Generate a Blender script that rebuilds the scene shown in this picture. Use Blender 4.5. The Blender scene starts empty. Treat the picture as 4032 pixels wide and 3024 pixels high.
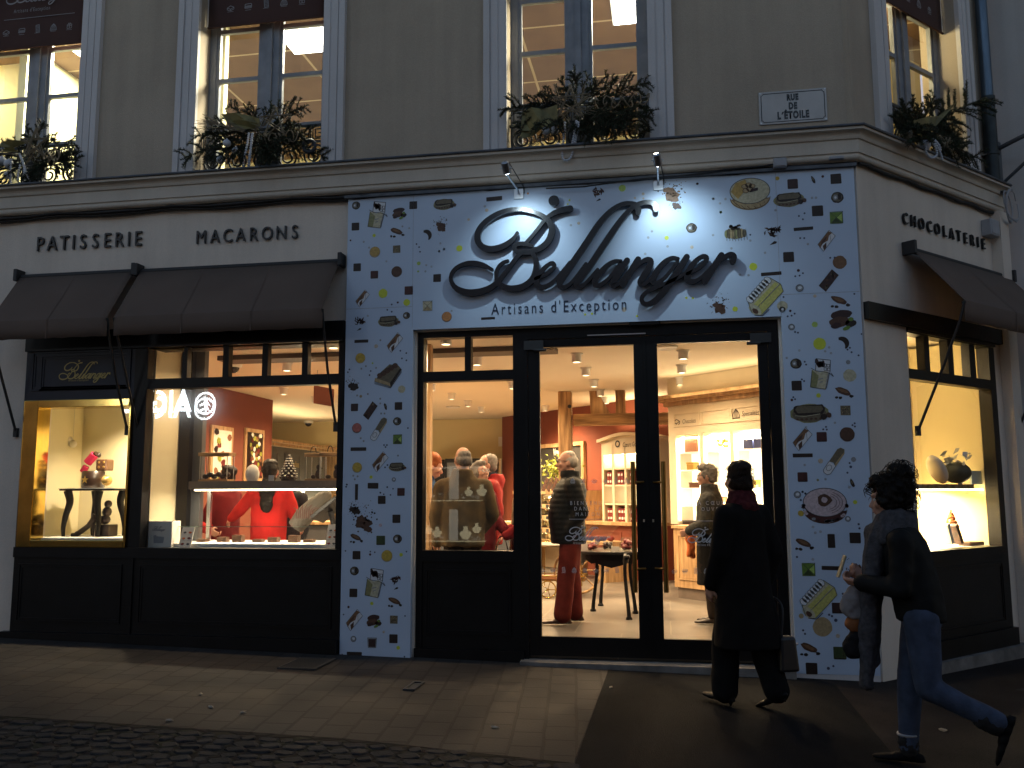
import bpy, bmesh, math, random
import numpy as np
from mathutils import Vector, Matrix, Euler, noise
R = math.radians
random.seed(7)
S = bpy.context.scene
COL = S.collection

# ------------------------------------------------------------------ camera
CAM = np.array([0.0, -7.9, 1.481])
FPX, PCX, PCY = 3486.0, 2016.0, 1512.0
_y, _p, _r = R(9.913), R(7.069), R(-0.231)
_fw = np.array([-math.sin(_y)*math.cos(_p), math.cos(_y)*math.cos(_p), math.sin(_p)])
_r0 = np.array([math.cos(_y), math.sin(_y), 0.0]); _u0 = np.cross(_r0, _fw)
_ri = math.cos(_r)*_r0 + math.sin(_r)*_u0
_up = -math.sin(_r)*_r0 + math.cos(_r)*_u0
cam = bpy.data.cameras.new('camera'); cam.sensor_width = 36.0; cam.lens = 36.0*FPX/4032.0
cam.clip_end = 400; cam.clip_start = 0.05
camo = bpy.data.objects.new('camera', cam); COL.objects.link(camo)
M = Matrix(((_ri[0], _up[0], -_fw[0], CAM[0]), (_ri[1], _up[1], -_fw[1], CAM[1]), (_ri[2], _up[2], -_fw[2], CAM[2]), (0, 0, 0, 1)))
camo.matrix_world = M
S.camera = camo

# ------------------------------------------------------------------ world, sun, exposure
S.view_settings.view_transform = 'Standard'; S.view_settings.look = 'None'
S.view_settings.exposure = 1.0; S.view_settings.gamma = 1.0
W = bpy.data.worlds.new("World"); S.world = W; W.use_nodes = True
nt = W.node_tree; nt.nodes.clear()
sky = nt.nodes.new('ShaderNodeTexSky'); sky.sky_type = 'NISHITA'; sky.sun_disc = False
sky.sun_elevation = R(4); sky.sun_rotation = R(0); sky.air_density = 1.0; sky.dust_density = 0.6; sky.ozone_density = 2.0
bg = nt.nodes.new('ShaderNodeBackground'); bg.inputs[1].default_value = 0.15
wo = nt.nodes.new('ShaderNodeOutputWorld')
tint = nt.nodes.new('ShaderNodeMixRGB'); tint.blend_type = 'MULTIPLY'; tint.inputs[0].default_value = 1.0; tint.inputs[2].default_value = (1.42, 1.08, 1.0, 1)
nt.links.new(sky.outputs[0], tint.inputs[1]); nt.links.new(tint.outputs[0], bg.inputs[0]); nt.links.new(bg.outputs[0], wo.inputs[0])
sun = bpy.data.lights.new('sun', 'SUN'); sun.energy = 0.02; sun.angle = R(20); sun.color = (1.0, 0.86, 0.72)
suno = bpy.data.objects.new('sun', sun); COL.objects.link(suno)
suno.rotation_euler = (R(86), 0, R(180)); suno.location = (0, -10, 20)
S.cycles.use_denoising = True
S.cycles.max_bounces = 8; S.cycles.diffuse_bounces = 4; S.cycles.transparent_max_bounces = 16
S.cycles.sample_clamp_indirect = 4.0
S.cycles.caustics_reflective = False; S.cycles.caustics_refractive = False

# ------------------------------------------------------------------ pixel -> place helpers (photo pixels, 4032 x 3024)
def ray(x, y): return _fw*FPX + _ri*(x-PCX) - _up*(y-PCY)
def atY(x, y, Y):
    d = ray(x, y); return CAM + d*((Y-CAM[1])/d[1])
def atZ(x, y, Z):
    d = ray(x, y); return CAM + d*((Z-CAM[2])/d[2])
def gz(X, Y): return -0.03 - 0.0216*X + 0.012*min(Y, 0.0)
def gp(x, y):
    d = ray(x, y); t = (-0.03 - CAM[2] - 0.0216*CAM[0] + 0.012*CAM[1])/(d[2] + 0.0216*d[0] - 0.012*d[1])
    return CAM + d*t
class Plane:
    """a vertical plane; u runs along it, d goes inward (away from the viewer), z up"""
    def __init__(s, p0, p1):
        s.o = np.array([p0[0], p0[1], 0.0]); v = np.array([p1[0]-p0[0], p1[1]-p0[1], 0.0]); s.len = np.linalg.norm(v)
        s.t = v/s.len; s.n = np.array([-s.t[1], s.t[0], 0.0])
    def at(s, u, d, z): return Vector(s.o + s.t*u + s.n*d + np.array([0, 0, z]))
    def hit(s, x, y, d=0.0):
        r = ray(x, y); o = s.o + s.n*d
        p = CAM + r*(np.dot(o-CAM, s.n)/np.dot(r, s.n))
        return float(np.dot(p-s.o, s.t)), float(p[2])
    def ang(s): return math.atan2(s.t[1], s.t[0])
FR = Plane((0, 0), (1, 0))
CA = R(46)
CH = Plane((1.68, 0), (1.68+math.cos(CA), math.sin(CA)))

# ------------------------------------------------------------------ materials
def nodes_of(m): return m.node_tree.nodes, m.node_tree.links
def mat(name, col, rough=0.6, metal=0.0, var=0.0, scale=8.0, bump=0.0, bscale=40.0, spec=0.5, col2=None, emit=None, es=0.0, sheen=0.0, stretch=None, coat=0.0):
    m = bpy.data.materials.new(name); m.use_nodes = True
    n, l = nodes_of(m); b = n['Principled BSDF']
    b.inputs['Base Color'].default_value = (*col, 1); b.inputs['Roughness'].default_value = rough
    b.inputs['Metallic'].default_value = metal; b.inputs['Specular IOR Level'].default_value = spec
    if sheen: b.inputs['Sheen Weight'].default_value = sheen
    if coat: b.inputs['Coat Weight'].default_value = coat; b.inputs['Coat Roughness'].default_value = 0.08
    if emit: b.inputs['Emission Color'].default_value = (*emit, 1); b.inputs['Emission Strength'].default_value = es
    if var or bump:
        tc = n.new('ShaderNodeTexCoord'); src = tc.outputs['Object']
        if stretch:
            mp = n.new('ShaderNodeMapping'); mp.inputs['Scale'].default_value = stretch; l.new(src, mp.inputs[0]); src = mp.outputs[0]
    if var:
        t = n.new('ShaderNodeTexNoise'); t.inputs['Scale'].default_value = scale; t.inputs['Detail'].default_value = 5
        l.new(src, t.inputs['Vector'])
        cr = n.new('ShaderNodeValToRGB'); c2 = col2 or tuple(c*(1-var) for c in col)
        cr.color_ramp.elements[0].position = 0.35; cr.color_ramp.elements[1].position = 0.68
        cr.color_ramp.elements[0].color = (*c2, 1); cr.color_ramp.elements[1].color = (*[min(1, c*(1+0.3*var)) for c in col], 1)
        l.new(t.outputs[0], cr.inputs[0]); l.new(cr.outputs[0], b.inputs['Base Color'])
    if bump:
        t2 = n.new('ShaderNodeTexNoise'); t2.inputs['Scale'].default_value = bscale; t2.inputs['Detail'].default_value = 4
        l.new(src, t2.inputs['Vector'])
        bp = n.new('ShaderNodeBump'); bp.inputs['Strength'].default_value = bump; bp.inputs['Distance'].default_value = 0.01
        l.new(t2.outputs[0], bp.inputs['Height']); l.new(bp.outputs[0], b.inputs['Normal'])
    return m
def glass_mat(name, tint=(0.97, 0.98, 0.97), k=1.5):
    m = bpy.data.materials.new(name); m.use_nodes = True; n, l = nodes_of(m); n.clear()
    o = n.new('ShaderNodeOutputMaterial'); mx = n.new('ShaderNodeMixShader'); t = n.new('ShaderNodeBsdfTransparent')
    g = n.new('ShaderNodeBsdfGlossy'); g.inputs['Roughness'].default_value = 0.0
    lw = n.new('ShaderNodeLayerWeight'); lw.inputs[0].default_value = 0.22
    mu = n.new('ShaderNodeMath'); mu.operation = 'MULTIPLY_ADD'; mu.inputs[1].default_value = 0.75; mu.inputs[2].default_value = 0.045*k
    mu.use_clamp = True
    t.inputs[0].default_value = (*tint, 1)
    l.new(lw.outputs['Fresnel'], mu.inputs[0]); mu.inputs[1].default_value = 0.12*k
    l.new(mu.outputs[0], mx.inputs[0]); l.new(t.outputs[0], mx.inputs[1]); l.new(g.outputs[0], mx.inputs[2]); l.new(mx.outputs[0], o.inputs[0])
    return m
def emis(name, col, s):
    m = bpy.data.materials.new(name); m.use_nodes = True; n, l = nodes_of(m); n.clear()
    o = n.new('ShaderNodeOutputMaterial'); e = n.new('ShaderNodeEmission'); e.inputs[0].default_value = (*col, 1); e.inputs[1].default_value = s
    l.new(e.outputs[0], o.inputs[0]); return m
def wood_mat(name, c1, c2, rough=0.5, stretch=(3, 3, 0.4), scale=6):
    m = mat(name, c1, rough, var=0.4, scale=scale, col2=c2, bump=0.25, bscale=14, stretch=stretch); return m
def stucco(name, col, stain=0.3):
    """plaster with fine grain, broad blotches and a few downward streaks"""
    m = mat(name, col, 0.92, bump=0.35, bscale=160, spec=0.2)
    n, l = nodes_of(m); b = n['Principled BSDF']
    tc = n.new('ShaderNodeTexCoord')
    a = n.new('ShaderNodeTexNoise'); a.inputs['Scale'].default_value = 0.9; a.inputs['Detail'].default_value = 6; l.new(tc.outputs['Object'], a.inputs['Vector'])
    mp = n.new('ShaderNodeMapping'); mp.inputs['Scale'].default_value = (6, 6, 0.35); l.new(tc.outputs['Object'], mp.inputs[0])
    s2 = n.new('ShaderNodeTexNoise'); s2.inputs['Scale'].default_value = 1.4; s2.inputs['Detail'].default_value = 5; l.new(mp.outputs[0], s2.inputs['Vector'])
    g = n.new('ShaderNodeTexNoise'); g.inputs['Scale'].default_value = 90; g.inputs['Detail'].default_value = 2; l.new(tc.outputs['Object'], g.inputs['Vector'])
    ad = n.new('ShaderNodeMath'); ad.operation = 'MULTIPLY_ADD'; ad.inputs[1].default_value = 0.3; l.new(s2.outputs[0], ad.inputs[0])
    m2 = n.new('ShaderNodeMath'); m2.operation = 'MULTIPLY_ADD'; m2.inputs[1].default_value = 0.6; m2.inputs[2].default_value = 0.05
    l.new(a.outputs[0], m2.inputs[0]); l.new(m2.outputs[0], ad.inputs[2])
    m3 = n.new('ShaderNodeMath'); m3.operation = 'MULTIPLY_ADD'; m3.inputs[1].default_value = 0.25; l.new(g.outputs[0], m3.inputs[0]); l.new(ad.outputs[0], m3.inputs[2])
    cr = n.new('ShaderNodeValToRGB'); cr.color_ramp.elements[0].position = 0.38; cr.color_ramp.elements[1].position = 0.72
    cr.color_ramp.elements[0].color = (*[c*(1-stain) for c in col], 1); cr.color_ramp.elements[1].color = (*[c*1.06 for c in col], 1)
    l.new(m3.outputs[0], cr.inputs[0]); l.new(cr.outputs[0], b.inputs['Base Color'])
    return m

MT = {}
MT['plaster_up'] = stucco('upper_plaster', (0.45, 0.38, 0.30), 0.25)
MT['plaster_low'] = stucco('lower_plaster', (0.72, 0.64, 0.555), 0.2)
MT['trim'] = stucco('painted_stone_trim', (0.62, 0.60, 0.60), 0.16)
MT['cornice'] = stucco('cornice_paint', (0.60, 0.54, 0.46), 0.2)
MT['zinc'] = mat('zinc_flashing', (0.10, 0.11, 0.125), 0.5, 0.4, var=0.3, scale=9)
MT['black'] = mat('black_shopfront_paint', (0.006, 0.006, 0.007), 0.42, spec=0.25, var=0.35, scale=5, bump=0.06, bscale=60)
MT['navy'] = mat('dark_blue_paint', (0.010, 0.016, 0.034), 0.42, spec=0.3, var=0.3, scale=5, bump=0.06, bscale=60)
MT['glass'] = glass_mat('window_glass')
MT['glass_thin'] = glass_mat('display_glass', k=0.9)
MT['winframe'] = mat('grey_blue_window_paint', (0.23, 0.25, 0.29), 0.45, var=0.2, scale=7)
MT['brass'] = mat('polished_brass', (0.70, 0.48, 0.13), 0.12, 1.0, var=0.25, scale=6)
MT['bronze'] = mat('aged_bronze', (0.30, 0.20, 0.07), 0.28, 1.0, var=0.3, scale=6)
MT['steel'] = mat('brushed_steel', (0.55, 0.56, 0.58), 0.3, 1.0)
MT['white'] = mat('white_paint', (0.78, 0.78, 0.76), 0.5)
MT['panel'] = mat('white_printed_board', (0.52, 0.63, 0.79), 0.42, var=0.05, scale=2)
MT['cream'] = mat('cream_wall_paint', (0.74, 0.66, 0.44), 0.85, var=0.06, scale=1.2)
MT['yellowwall'] = mat('pale_yellow_wall', (0.70, 0.60, 0.35), 0.9, var=0.06, scale=1.3)
MT['ceil'] = mat('ceiling_paint', (0.80, 0.72, 0.58), 0.9, var=0.03, scale=0.8)
MT['redwall'] = mat('terracotta_wall_paint', (0.185, 0.043, 0.019), 0.8, var=0.12, scale=2)
MT['rail'] = mat('wrought_iron', (0.035, 0.04, 0.048), 0.5, 0.3)
MT['oak'] = wood_mat('oak_wood', (0.50, 0.33, 0.17), (0.30, 0.18, 0.08))
MT['timber'] = wood_mat('old_timber', (0.48, 0.30, 0.14), (0.20, 0.11, 0.045), 0.75, (5, 5, 0.5), 5)
MT['timber_h'] = wood_mat('old_timber_lengthwise', (0.48, 0.30, 0.14), (0.20, 0.11, 0.045), 0.75, (0.5, 5, 5), 5)
MT['creamwood'] = mat('cream_lacquered_wood', (0.66, 0.58, 0.43), 0.5, var=0.08, scale=4)
MT['greywood'] = mat('grey_blue_cabinet_paint', (0.07, 0.075, 0.085), 0.5, var=0.15, scale=4)
MT['choc'] = mat('dark_chocolate', (0.022, 0.009, 0.005), 0.35, var=0.4, scale=20)
MT['milkchoc'] = mat('milk_chocolate', (0.10, 0.042, 0.018), 0.4, var=0.3, scale=20)
MT['counter'] = mat('grey_stone_counter', (0.16, 0.13, 0.11), 0.4, var=0.2, scale=10)
MT['letter'] = mat('satin_black_letter', (0.006, 0.006, 0.009), 0.26, bump=0.05, bscale=120)
MT['decal'] = mat('white_glass_vinyl', (0.62, 0.60, 0.60), 0.7)
MT['gold_print'] = mat('gold_lettering', (0.40, 0.32, 0.12), 0.5, 0.3)
MT['cloth_awning'] = mat('taupe_awning_canvas', (0.130, 0.092, 0.072), 0.9, var=0.12, scale=1.6, bump=0.15, bscale=300)
MT['cable'] = mat('black_cable', (0.02, 0.02, 0.022), 0.6)
MT['plasticgrey'] = mat('pale_grey_plastic', (0.36, 0.37, 0.40), 0.5, var=0.12, scale=10)
MT['paper'] = mat('white_card', (0.8, 0.78, 0.72), 0.7)
# ------------------------------------------------------------------ mesh builder
class MB:
    def __init__(s): s.v = []; s.f = []; s.mi = []; s.sm = []
    def add(s, verts, faces, mi=0, smooth=False):
        o = len(s.v); s.v += [tuple(v) for v in verts]
        for f in faces: s.f.append(tuple(i+o for i in f)); s.mi.append(mi); s.sm.append(smooth)
    def hexa(s, p, mi=0):   # 8 points: bottom 4 ccw then top 4
        s.add(p, [(0, 3, 2, 1), (4, 5, 6, 7), (0, 1, 5, 4), (1, 2, 6, 5), (2, 3, 7, 6), (3, 0, 4, 7)], mi)
    def box(s, x0, x1, y0, y1, z0, z1, mi=0):
        s.hexa([(x0, y0, z0), (x1, y0, z0), (x1, y1, z0), (x0, y1, z0), (x0, y0, z1), (x1, y0, z1), (x1, y1, z1), (x0, y1, z1)], mi)
    def pbox(s, P, u0, u1, d0, d1, z0, z1, mi=0):
        s.hexa([P.at(u0, d0, z0), P.at(u1, d0, z0), P.at(u1, d1, z0), P.at(u0, d1, z0), P.at(u0, d0, z1), P.at(u1, d0, z1), P.at(u1, d1, z1), P.at(u0, d1, z1)], mi)
    def quad(s, a, b, c, d, mi=0): s.add([a, b, c, d], [(0, 1, 2, 3)], mi)
    def poly(s, pts, mi=0): s.add(pts, [tuple(range(len(pts)))], mi)
    def tube(s, pts, r, n=10, mi=0, caps=True, smooth=True):
        pts = [Vector(p) for p in pts]; k = len(pts); rr = r if isinstance(r, (list, tuple)) else [r]*k
        vs = []; prev = None
        for i, p in enumerate(pts):
            t = (pts[min(i+1, k-1)] - pts[max(i-1, 0)]).normalized()
            if prev is None:
                a = Vector((0, 0, 1)) if abs(t.z) < 0.9 else Vector((1, 0, 0)); nn = t.cross(a).normalized()
            else:
                nn = (prev - t*prev.dot(t)); nn = nn.normalized() if nn.length > 1e-6 else t.orthogonal().normalized()
            prev = nn; bb = t.cross(nn)
            for j in range(n):
                a = 2*math.pi*j/n; vs.append(p + (nn*math.cos(a) + bb*math.sin(a))*rr[i])
        fs = []
        for i in range(k-1):
            for j in range(n): fs.append((i*n+j, i*n+(j+1) % n, (i+1)*n+(j+1) % n, (i+1)*n+j))
        s.add(vs, fs, mi, smooth)
        if caps:
            s.add(vs[:n], [tuple(range(n-1, -1, -1))], mi); s.add(vs[-n:], [tuple(range(n))], mi)
    def lathe(s, c, prof, n=24, mi=0, smooth=True):   # prof: (r, z)
        vs = []; k = len(prof)
        for (r, z) in prof:
            for j in range(n):
                a = 2*math.pi*j/n; vs.append((c[0]+r*math.cos(a), c[1]+r*math.sin(a), c[2]+z))
        fs = [(i*n+j, i*n+(j+1) % n, (i+1)*n+(j+1) % n, (i+1)*n+j) for i in range(k-1) for j in range(n)]
        fs.append(tuple(range(n-1, -1, -1))); fs.append(tuple((k-1)*n+j for j in range(n)))
        s.add(vs, fs, mi, smooth)
    def ball(s, c, r, n=14, mi=0, rot=None):
        rx, ry, rz = r if isinstance(r, (tuple, list)) else (r, r, r); m = max(6, n//2); vs = []; 
        for i in range(m+1):
            th = math.pi*i/m
            for j in range(n):
                a = 2*math.pi*j/n; p = Vector((rx*math.sin(th)*math.cos(a), ry*math.sin(th)*math.sin(a), rz*math.cos(th)))
                if rot is not None: p = rot @ p
                vs.append((c[0]+p.x, c[1]+p.y, c[2]+p.z))
        fs = [(i*n+j, (i+1)*n+j, (i+1)*n+(j+1) % n, i*n+(j+1) % n) for i in range(m) for j in range(n)]
        s.add(vs, fs, mi, True)
    def prism(s, pts2, z0, z1, mi=0):
        k = len(pts2); a = [(x, y, z0) for x, y in pts2]; b = [(x, y, z1) for x, y in pts2]
        s.add(a+b, [tuple(range(k-1, -1, -1)), tuple(range(k, 2*k))] + [(i, (i+1) % k, k+(i+1) % k, k+i) for i in range(k)], mi)
    def mesh(s, name):
        me = bpy.data.meshes.new(name); me.from_pydata(s.v, [], s.f)
        me.polygons.foreach_set('material_index', s.mi); me.polygons.foreach_set('use_smooth', s.sm); me.update(); return me
    def build(s, name, mats, parent=None, label=None, bevel=0.0, weld=False):
        me = s.mesh(name)
        return link(name, me, mats, parent, label, bevel, weld)
def link(name, me, mats, parent=None, label=None, bevel=0.0, weld=False):
    bm = bmesh.new(); bm.from_mesh(me)
    bmesh.ops.remove_doubles(bm, verts=bm.verts, dist=1e-5) if weld else None
    bmesh.ops.recalc_face_normals(bm, faces=bm.faces); bm.to_mesh(me); bm.free()
    o = bpy.data.objects.new(name, me); COL.objects.link(o)
    for m in (mats if isinstance(mats, (list, tuple)) else [mats]): me.materials.append(MT[m] if isinstance(m, str) else m)
    if parent is not None:
        o.parent = parent
        if parent.type == 'EMPTY': o.location = -Vector(parent.location)
    if label: o['label'] = label
    if bevel:
        b = o.modifiers.new('bevel', 'BEVEL'); b.width = bevel; b.segments = 2; b.limit_method = 'ANGLE'; b.angle_limit = R(50)
    return o
def thing(name, label, cat, loc=(0, 0, 0), group=None):
    o = bpy.data.objects.new(name, None); COL.objects.link(o); o.location = loc; o.empty_display_size = 0.1
    o['label'] = label; o['category'] = cat
    if group: o['group'] = group
    return o
def tag(o, label, cat, group=None):
    o['label'] = label; o['category'] = cat
    if group: o['group'] = group
    return o
def stru(o): o['kind'] = 'structure'; return o
def copy_tree(o, parent=None):
    c = o.copy(); COL.objects.link(c)
    if parent is not None: c.parent = parent
    for ch in list(o.children): copy_tree(ch, c)
    return c
def wall_mesh(P, u0, u1, z0, z1, holes, d0, d1):
    """slab between depths d0 (front) and d1 with rectangular holes"""
    us = sorted({u0, u1} | {h[0] for h in holes} | {h[1] for h in holes}); zs = sorted({z0, z1} | {h[2] for h in holes} | {h[3] for h in holes})
    us = [u for u in us if u0 <= u <= u1]; zs = [z for z in zs if z0 <= z <= z1]
    b = MB(); inh = lambda u, z: any(h[0] < u < h[1] and h[2] < z < h[3] for h in holes)
    for i in range(len(us)-1):
        for j in range(len(zs)-1):
            a, c, e, f = us[i], us[i+1], zs[j], zs[j+1]
            if inh((a+c)/2, (e+f)/2): continue
            b.quad(P.at(a, d0, e), P.at(c, d0, e), P.at(c, d0, f), P.at(a, d0, f)); b.quad(P.at(c, d1, e), P.at(a, d1, e), P.at(a, d1, f), P.at(c, d1, f))
    for (a, c, e, f) in list(holes) + [(u0, u1, z0, z1)]:
        if (a, c, e, f) == (u0, u1, z0, z1):
            pass
        else:
            e2 = max(e, z0); f2 = min(f, z1)
        e2, f2 = max(e, z0), min(f, z1); a2, c2 = max(a, u0), min(c, u1)
        b.quad(P.at(a2, d0, e2), P.at(a2, d1, e2), P.at(a2, d1, f2), P.at(a2, d0, f2)); b.quad(P.at(c2, d0, e2), P.at(c2, d1, e2), P.at(c2, d1, f2), P.at(c2, d0, f2))
        if e >= z0 or (a, c) == (u0, u1): b.quad(P.at(a2, d0, e2), P.at(c2, d0, e2), P.at(c2, d1, e2), P.at(a2, d1, e2))
        if f <= z1 or (a, c) == (u0, u1): b.quad(P.at(a2, d0, f2), P.at(c2, d0, f2), P.at(c2, d1, f2), P.at(a2, d1, f2))
    return b
def catmull(pts, n=8):
    pts = [np.array(p, float) for p in pts]; P = [2*pts[0]-pts[1]] + pts + [2*pts[-1]-pts[-2]]; out = []
    for i in range(1, len(P)-2):
        for k in range(n):
            t = k/n; a, b, c, d = P[i-1], P[i], P[i+1], P[i+2]
            out.append(0.5*((2*b) + (-a+c)*t + (2*a-5*b+4*c-d)*t*t + (-a+3*b-3*c+d)*t**3))
    out.append(pts[-1]); return out
def text_mesh(body, size=1.0, sx=1.0, extrude=0.0, spacing=1.0, align='CENTER', shear=0.0, bold=0.0):
    c = bpy.data.curves.new('writing', 'FONT'); c.body = body; c.size = size; c.extrude = extrude; c.space_character = spacing; c.align_x = align; c.shear = shear
    c.offset = bold; c.resolution_u = 3
    o = bpy.data.objects.new('writing', c); COL.objects.link(o); dg = bpy.context.evaluated_depsgraph_get()
    me = bpy.data.meshes.new_from_object(o.evaluated_get(dg)); bpy.data.objects.remove(o); bpy.data.curves.remove(c)
    for v in me.vertices: v.co.x *= sx
    me.materials.clear(); return me
def text_on(P, body, u, z, d, h, m, name, parent, sx=1.0, depth=0.0, spacing=1.0, align='CENTER', mirror=False, label=None, shear=0.0, bold=0.0):
    me = text_mesh(body, h/0.7, sx, depth/2, spacing, align, shear, bold)
    for v in me.vertices:
        x, y, zz = v.co; v.co = P.at(u + (-x if mirror else x), d - zz - depth/2, z + y)
    return link(name, me, m, parent, label)
# ------------------------------------------------------------------ ground
def brick_mat(name, c1, c2, mortar, scale, w, h, rough=0.85, rot=0.0, bump=0.5):
    m = bpy.data.materials.new(name); m.use_nodes = True; n, l = nodes_of(m); b = n['Principled BSDF']
    tc = n.new('ShaderNodeTexCoord'); mp = n.new('ShaderNodeMapping'); mp.inputs['Rotation'].default_value = (0, 0, rot)
    l.new(tc.outputs['Object'], mp.inputs[0])
    nz = n.new('ShaderNodeTexNoise'); nz.inputs['Scale'].default_value = 3; l.new(tc.outputs['Object'], nz.inputs['Vector'])
    mv = n.new('ShaderNodeMixRGB'); mv.inputs[0].default_value = 0.02; l.new(mp.outputs[0], mv.inputs[1]); l.new(nz.outputs['Color'], mv.inputs[2])
    br = n.new('ShaderNodeTexBrick'); br.inputs['Scale'].default_value = scale; br.inputs['Brick Width'].default_value = w; br.inputs['Row Height'].default_value = h
    br.inputs['Mortar Size'].default_value = 0.012; br.inputs['Mortar Smooth'].default_value = 0.3; br.inputs['Bias'].default_value = 0.0
    br.inputs['Color1'].default_value = (*c1, 1); br.inputs['Color2'].default_value = (*c2, 1); br.inputs['Mortar'].default_value = (*mortar, 1)
    l.new(mv.outputs[0], br.inputs['Vector'])
    n2 = n.new('ShaderNodeTexNoise'); n2.inputs['Scale'].default_value = 1.1; n2.inputs['Detail'].default_value = 8; l.new(tc.outputs['Object'], n2.inputs['Vector'])
    cr = n.new('ShaderNodeValToRGB'); cr.color_ramp.elements[0].position = 0.3; cr.color_ramp.elements[1].position = 0.7
    cr.color_ramp.elements[0].color = (0.55, 0.55, 0.56, 1); cr.color_ramp.elements[1].color = (1.15, 1.12, 1.08, 1); l.new(n2.outputs[0], cr.inputs[0])
    mm = n.new('ShaderNodeMixRGB'); mm.blend_type = 'MULTIPLY'; mm.inputs[0].default_value = 1; l.new(br.outputs[0], mm.inputs[1]); l.new(cr.outputs[0], mm.inputs[2])
    l.new(mm.outputs[0], b.inputs['Base Color']); b.inputs['Roughness'].default_value = rough; b.inputs['Specular IOR Level'].default_value = 0.3
    n3 = n.new('ShaderNodeTexNoise'); n3.inputs['Scale'].default_value = 55; n3.inputs['Detail'].default_value = 4; l.new(tc.outputs['Object'], n3.inputs['Vector'])
    hh = n.new('ShaderNodeMath'); hh.operation = 'MULTIPLY_ADD'; hh.inputs[1].default_value = -1.0; l.new(br.outputs['Fac'], hh.inputs[0])
    h3 = n.new('ShaderNodeMath'); h3.operation = 'MULTIPLY'; h3.inputs[1].default_value = 0.5; l.new(n3.outputs[0], h3.inputs[0]); l.new(h3.outputs[0], hh.inputs[2])
    bp = n.new('ShaderNodeBump'); bp.inputs['Strength'].default_value = bump; bp.inputs['Distance'].default_value = 0.008
    l.new(hh.outputs[0], bp.inputs['Height']); l.new(bp.outputs[0], b.inputs['Normal'])
    return m
def cobble_mat():
    m = bpy.data.materials.new('worn_cobbles'); m.use_nodes = True; n, l = nodes_of(m); b = n['Principled BSDF']
    tc = n.new('ShaderNodeTexCoord'); mp = n.new('ShaderNodeMapping'); mp.inputs['Scale'].default_value = (7, 11, 7); l.new(tc.outputs['Object'], mp.inputs[0])
    v = n.new('ShaderNodeTexVoronoi'); v.feature = 'DISTANCE_TO_EDGE'; v.inputs['Scale'].default_value = 1.0; v.inputs['Randomness'].default_value = 0.75; l.new(mp.outputs[0], v.inputs['Vector'])
    v2 = n.new('ShaderNodeTexVoronoi'); v2.inputs['Scale'].default_value = 1.0; v2.inputs['Randomness'].default_value = 0.75; l.new(mp.outputs[0], v2.inputs['Vector'])
    cr = n.new('ShaderNodeValToRGB'); cr.color_ramp.elements[0].position = 0.02; cr.color_ramp.elements[1].position = 0.16
    cr.color_ramp.elements[0].color = (0.010, 0.010, 0.011, 1); cr.color_ramp.elements[1].color = (0.022, 0.021, 0.020, 1); l.new(v.outputs['Distance'], cr.inputs[0])
    hs = n.new('ShaderNodeMixRGB'); hs.blend_type = 'MULTIPLY'; hs.inputs[0].default_value = 0.3; l.new(cr.outputs[0], hs.inputs[1]); l.new(v2.outputs['Color'], hs.inputs[2])
    l.new(hs.outputs[0], b.inputs['Base Color']); b.inputs['Roughness'].default_value = 0.9; b.inputs['Specular IOR Level'].default_value = 0.1
    mn = n.new('ShaderNodeMath'); mn.operation = 'MINIMUM'; mn.inputs[1].default_value = 0.25; l.new(v.outputs['Distance'], mn.inputs[0])
    bp = n.new('ShaderNodeBump'); bp.inputs['Strength'].default_value = 0.8; bp.inputs['Distance'].default_value = 0.03
    l.new(mn.outputs[0], bp.inputs['Height']); l.new(bp.outputs[0], b.inputs['Normal']); return m
MT['paver'] = brick_mat('concrete_pavers', (0.042, 0.038, 0.036), (0.032, 0.030, 0.029), (0.022, 0.020, 0.019), 1.0, 0.30, 0.20, rot=R(84))
MT['cobble'] = cobble_mat()
def asphalt(name, col):
    m = mat(name, col, 0.88, var=0.35, scale=1.6, bump=0.9, bscale=140, spec=0.08)
    n, l = nodes_of(m); b = n['Principled BSDF']
    tc = n.new('ShaderNodeTexCoord'); t = n.new('ShaderNodeTexNoise'); t.inputs['Scale'].default_value = 220; t.inputs['Detail'].default_value = 2; l.new(tc.outputs['Object'], t.inputs['Vector'])
    cr = n.new('ShaderNodeValToRGB'); cr.color_ramp.elements[0].position = 0.4; cr.color_ramp.elements[1].position = 0.72
    cr.color_ramp.elements[0].color = (0.75, 0.75, 0.75, 1); cr.color_ramp.elements[1].color = (1.9, 1.9, 1.9, 1); l.new(t.outputs[0], cr.inputs[0])
    mm = n.new('ShaderNodeMixRGB'); mm.blend_type = 'MULTIPLY'; mm.inputs[0].default_value = 1.0
    src = b.inputs['Base Color'].links[0].from_socket; l.new(src, mm.inputs[1]); l.new(cr.outputs[0], mm.inputs[2]); l.new(mm.outputs[0], b.inputs['Base Color'])
    return m
MT['asphalt'] = asphalt('fresh_asphalt', (0.008, 0.009, 0.011))
MT['asphalt_old'] = asphalt('old_asphalt', (0.026, 0.023, 0.022))
MT['asphalt_road'] = asphalt('road_asphalt', (0.045, 0.045, 0.048))
def sheet(name, pts, m, lift, kind='structure'):
    b = MB(); b.poly([(x, y, gz(x, y)+lift) for x, y in pts], 0); o = b.build(name, m); o['kind'] = kind; return o
g2 = lambda x, y: tuple(gp(x, y)[:2])
b = MB(); NX = [-200, -9, 6, 200]
b.quad((-200, -200, gz(-200, -200)), (200, -200, gz(200, -200)), (200, 0, gz(200, 0)), (-200, 0, gz(-200, 0)))
b.quad((-200, 0, gz(-200, 0)), (200, 0, gz(200, 0)), (200, 120, gz(200, 0)), (-200, 120, gz(-200, 0)))
stru(b.build('road', 'asphalt_road'))
pa, pb = g2(2390, 2655), g2(2240, 3060)
ka, kb, kc = g2(-900, 2745), g2(0, 2822), g2(1350, 2912)
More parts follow.
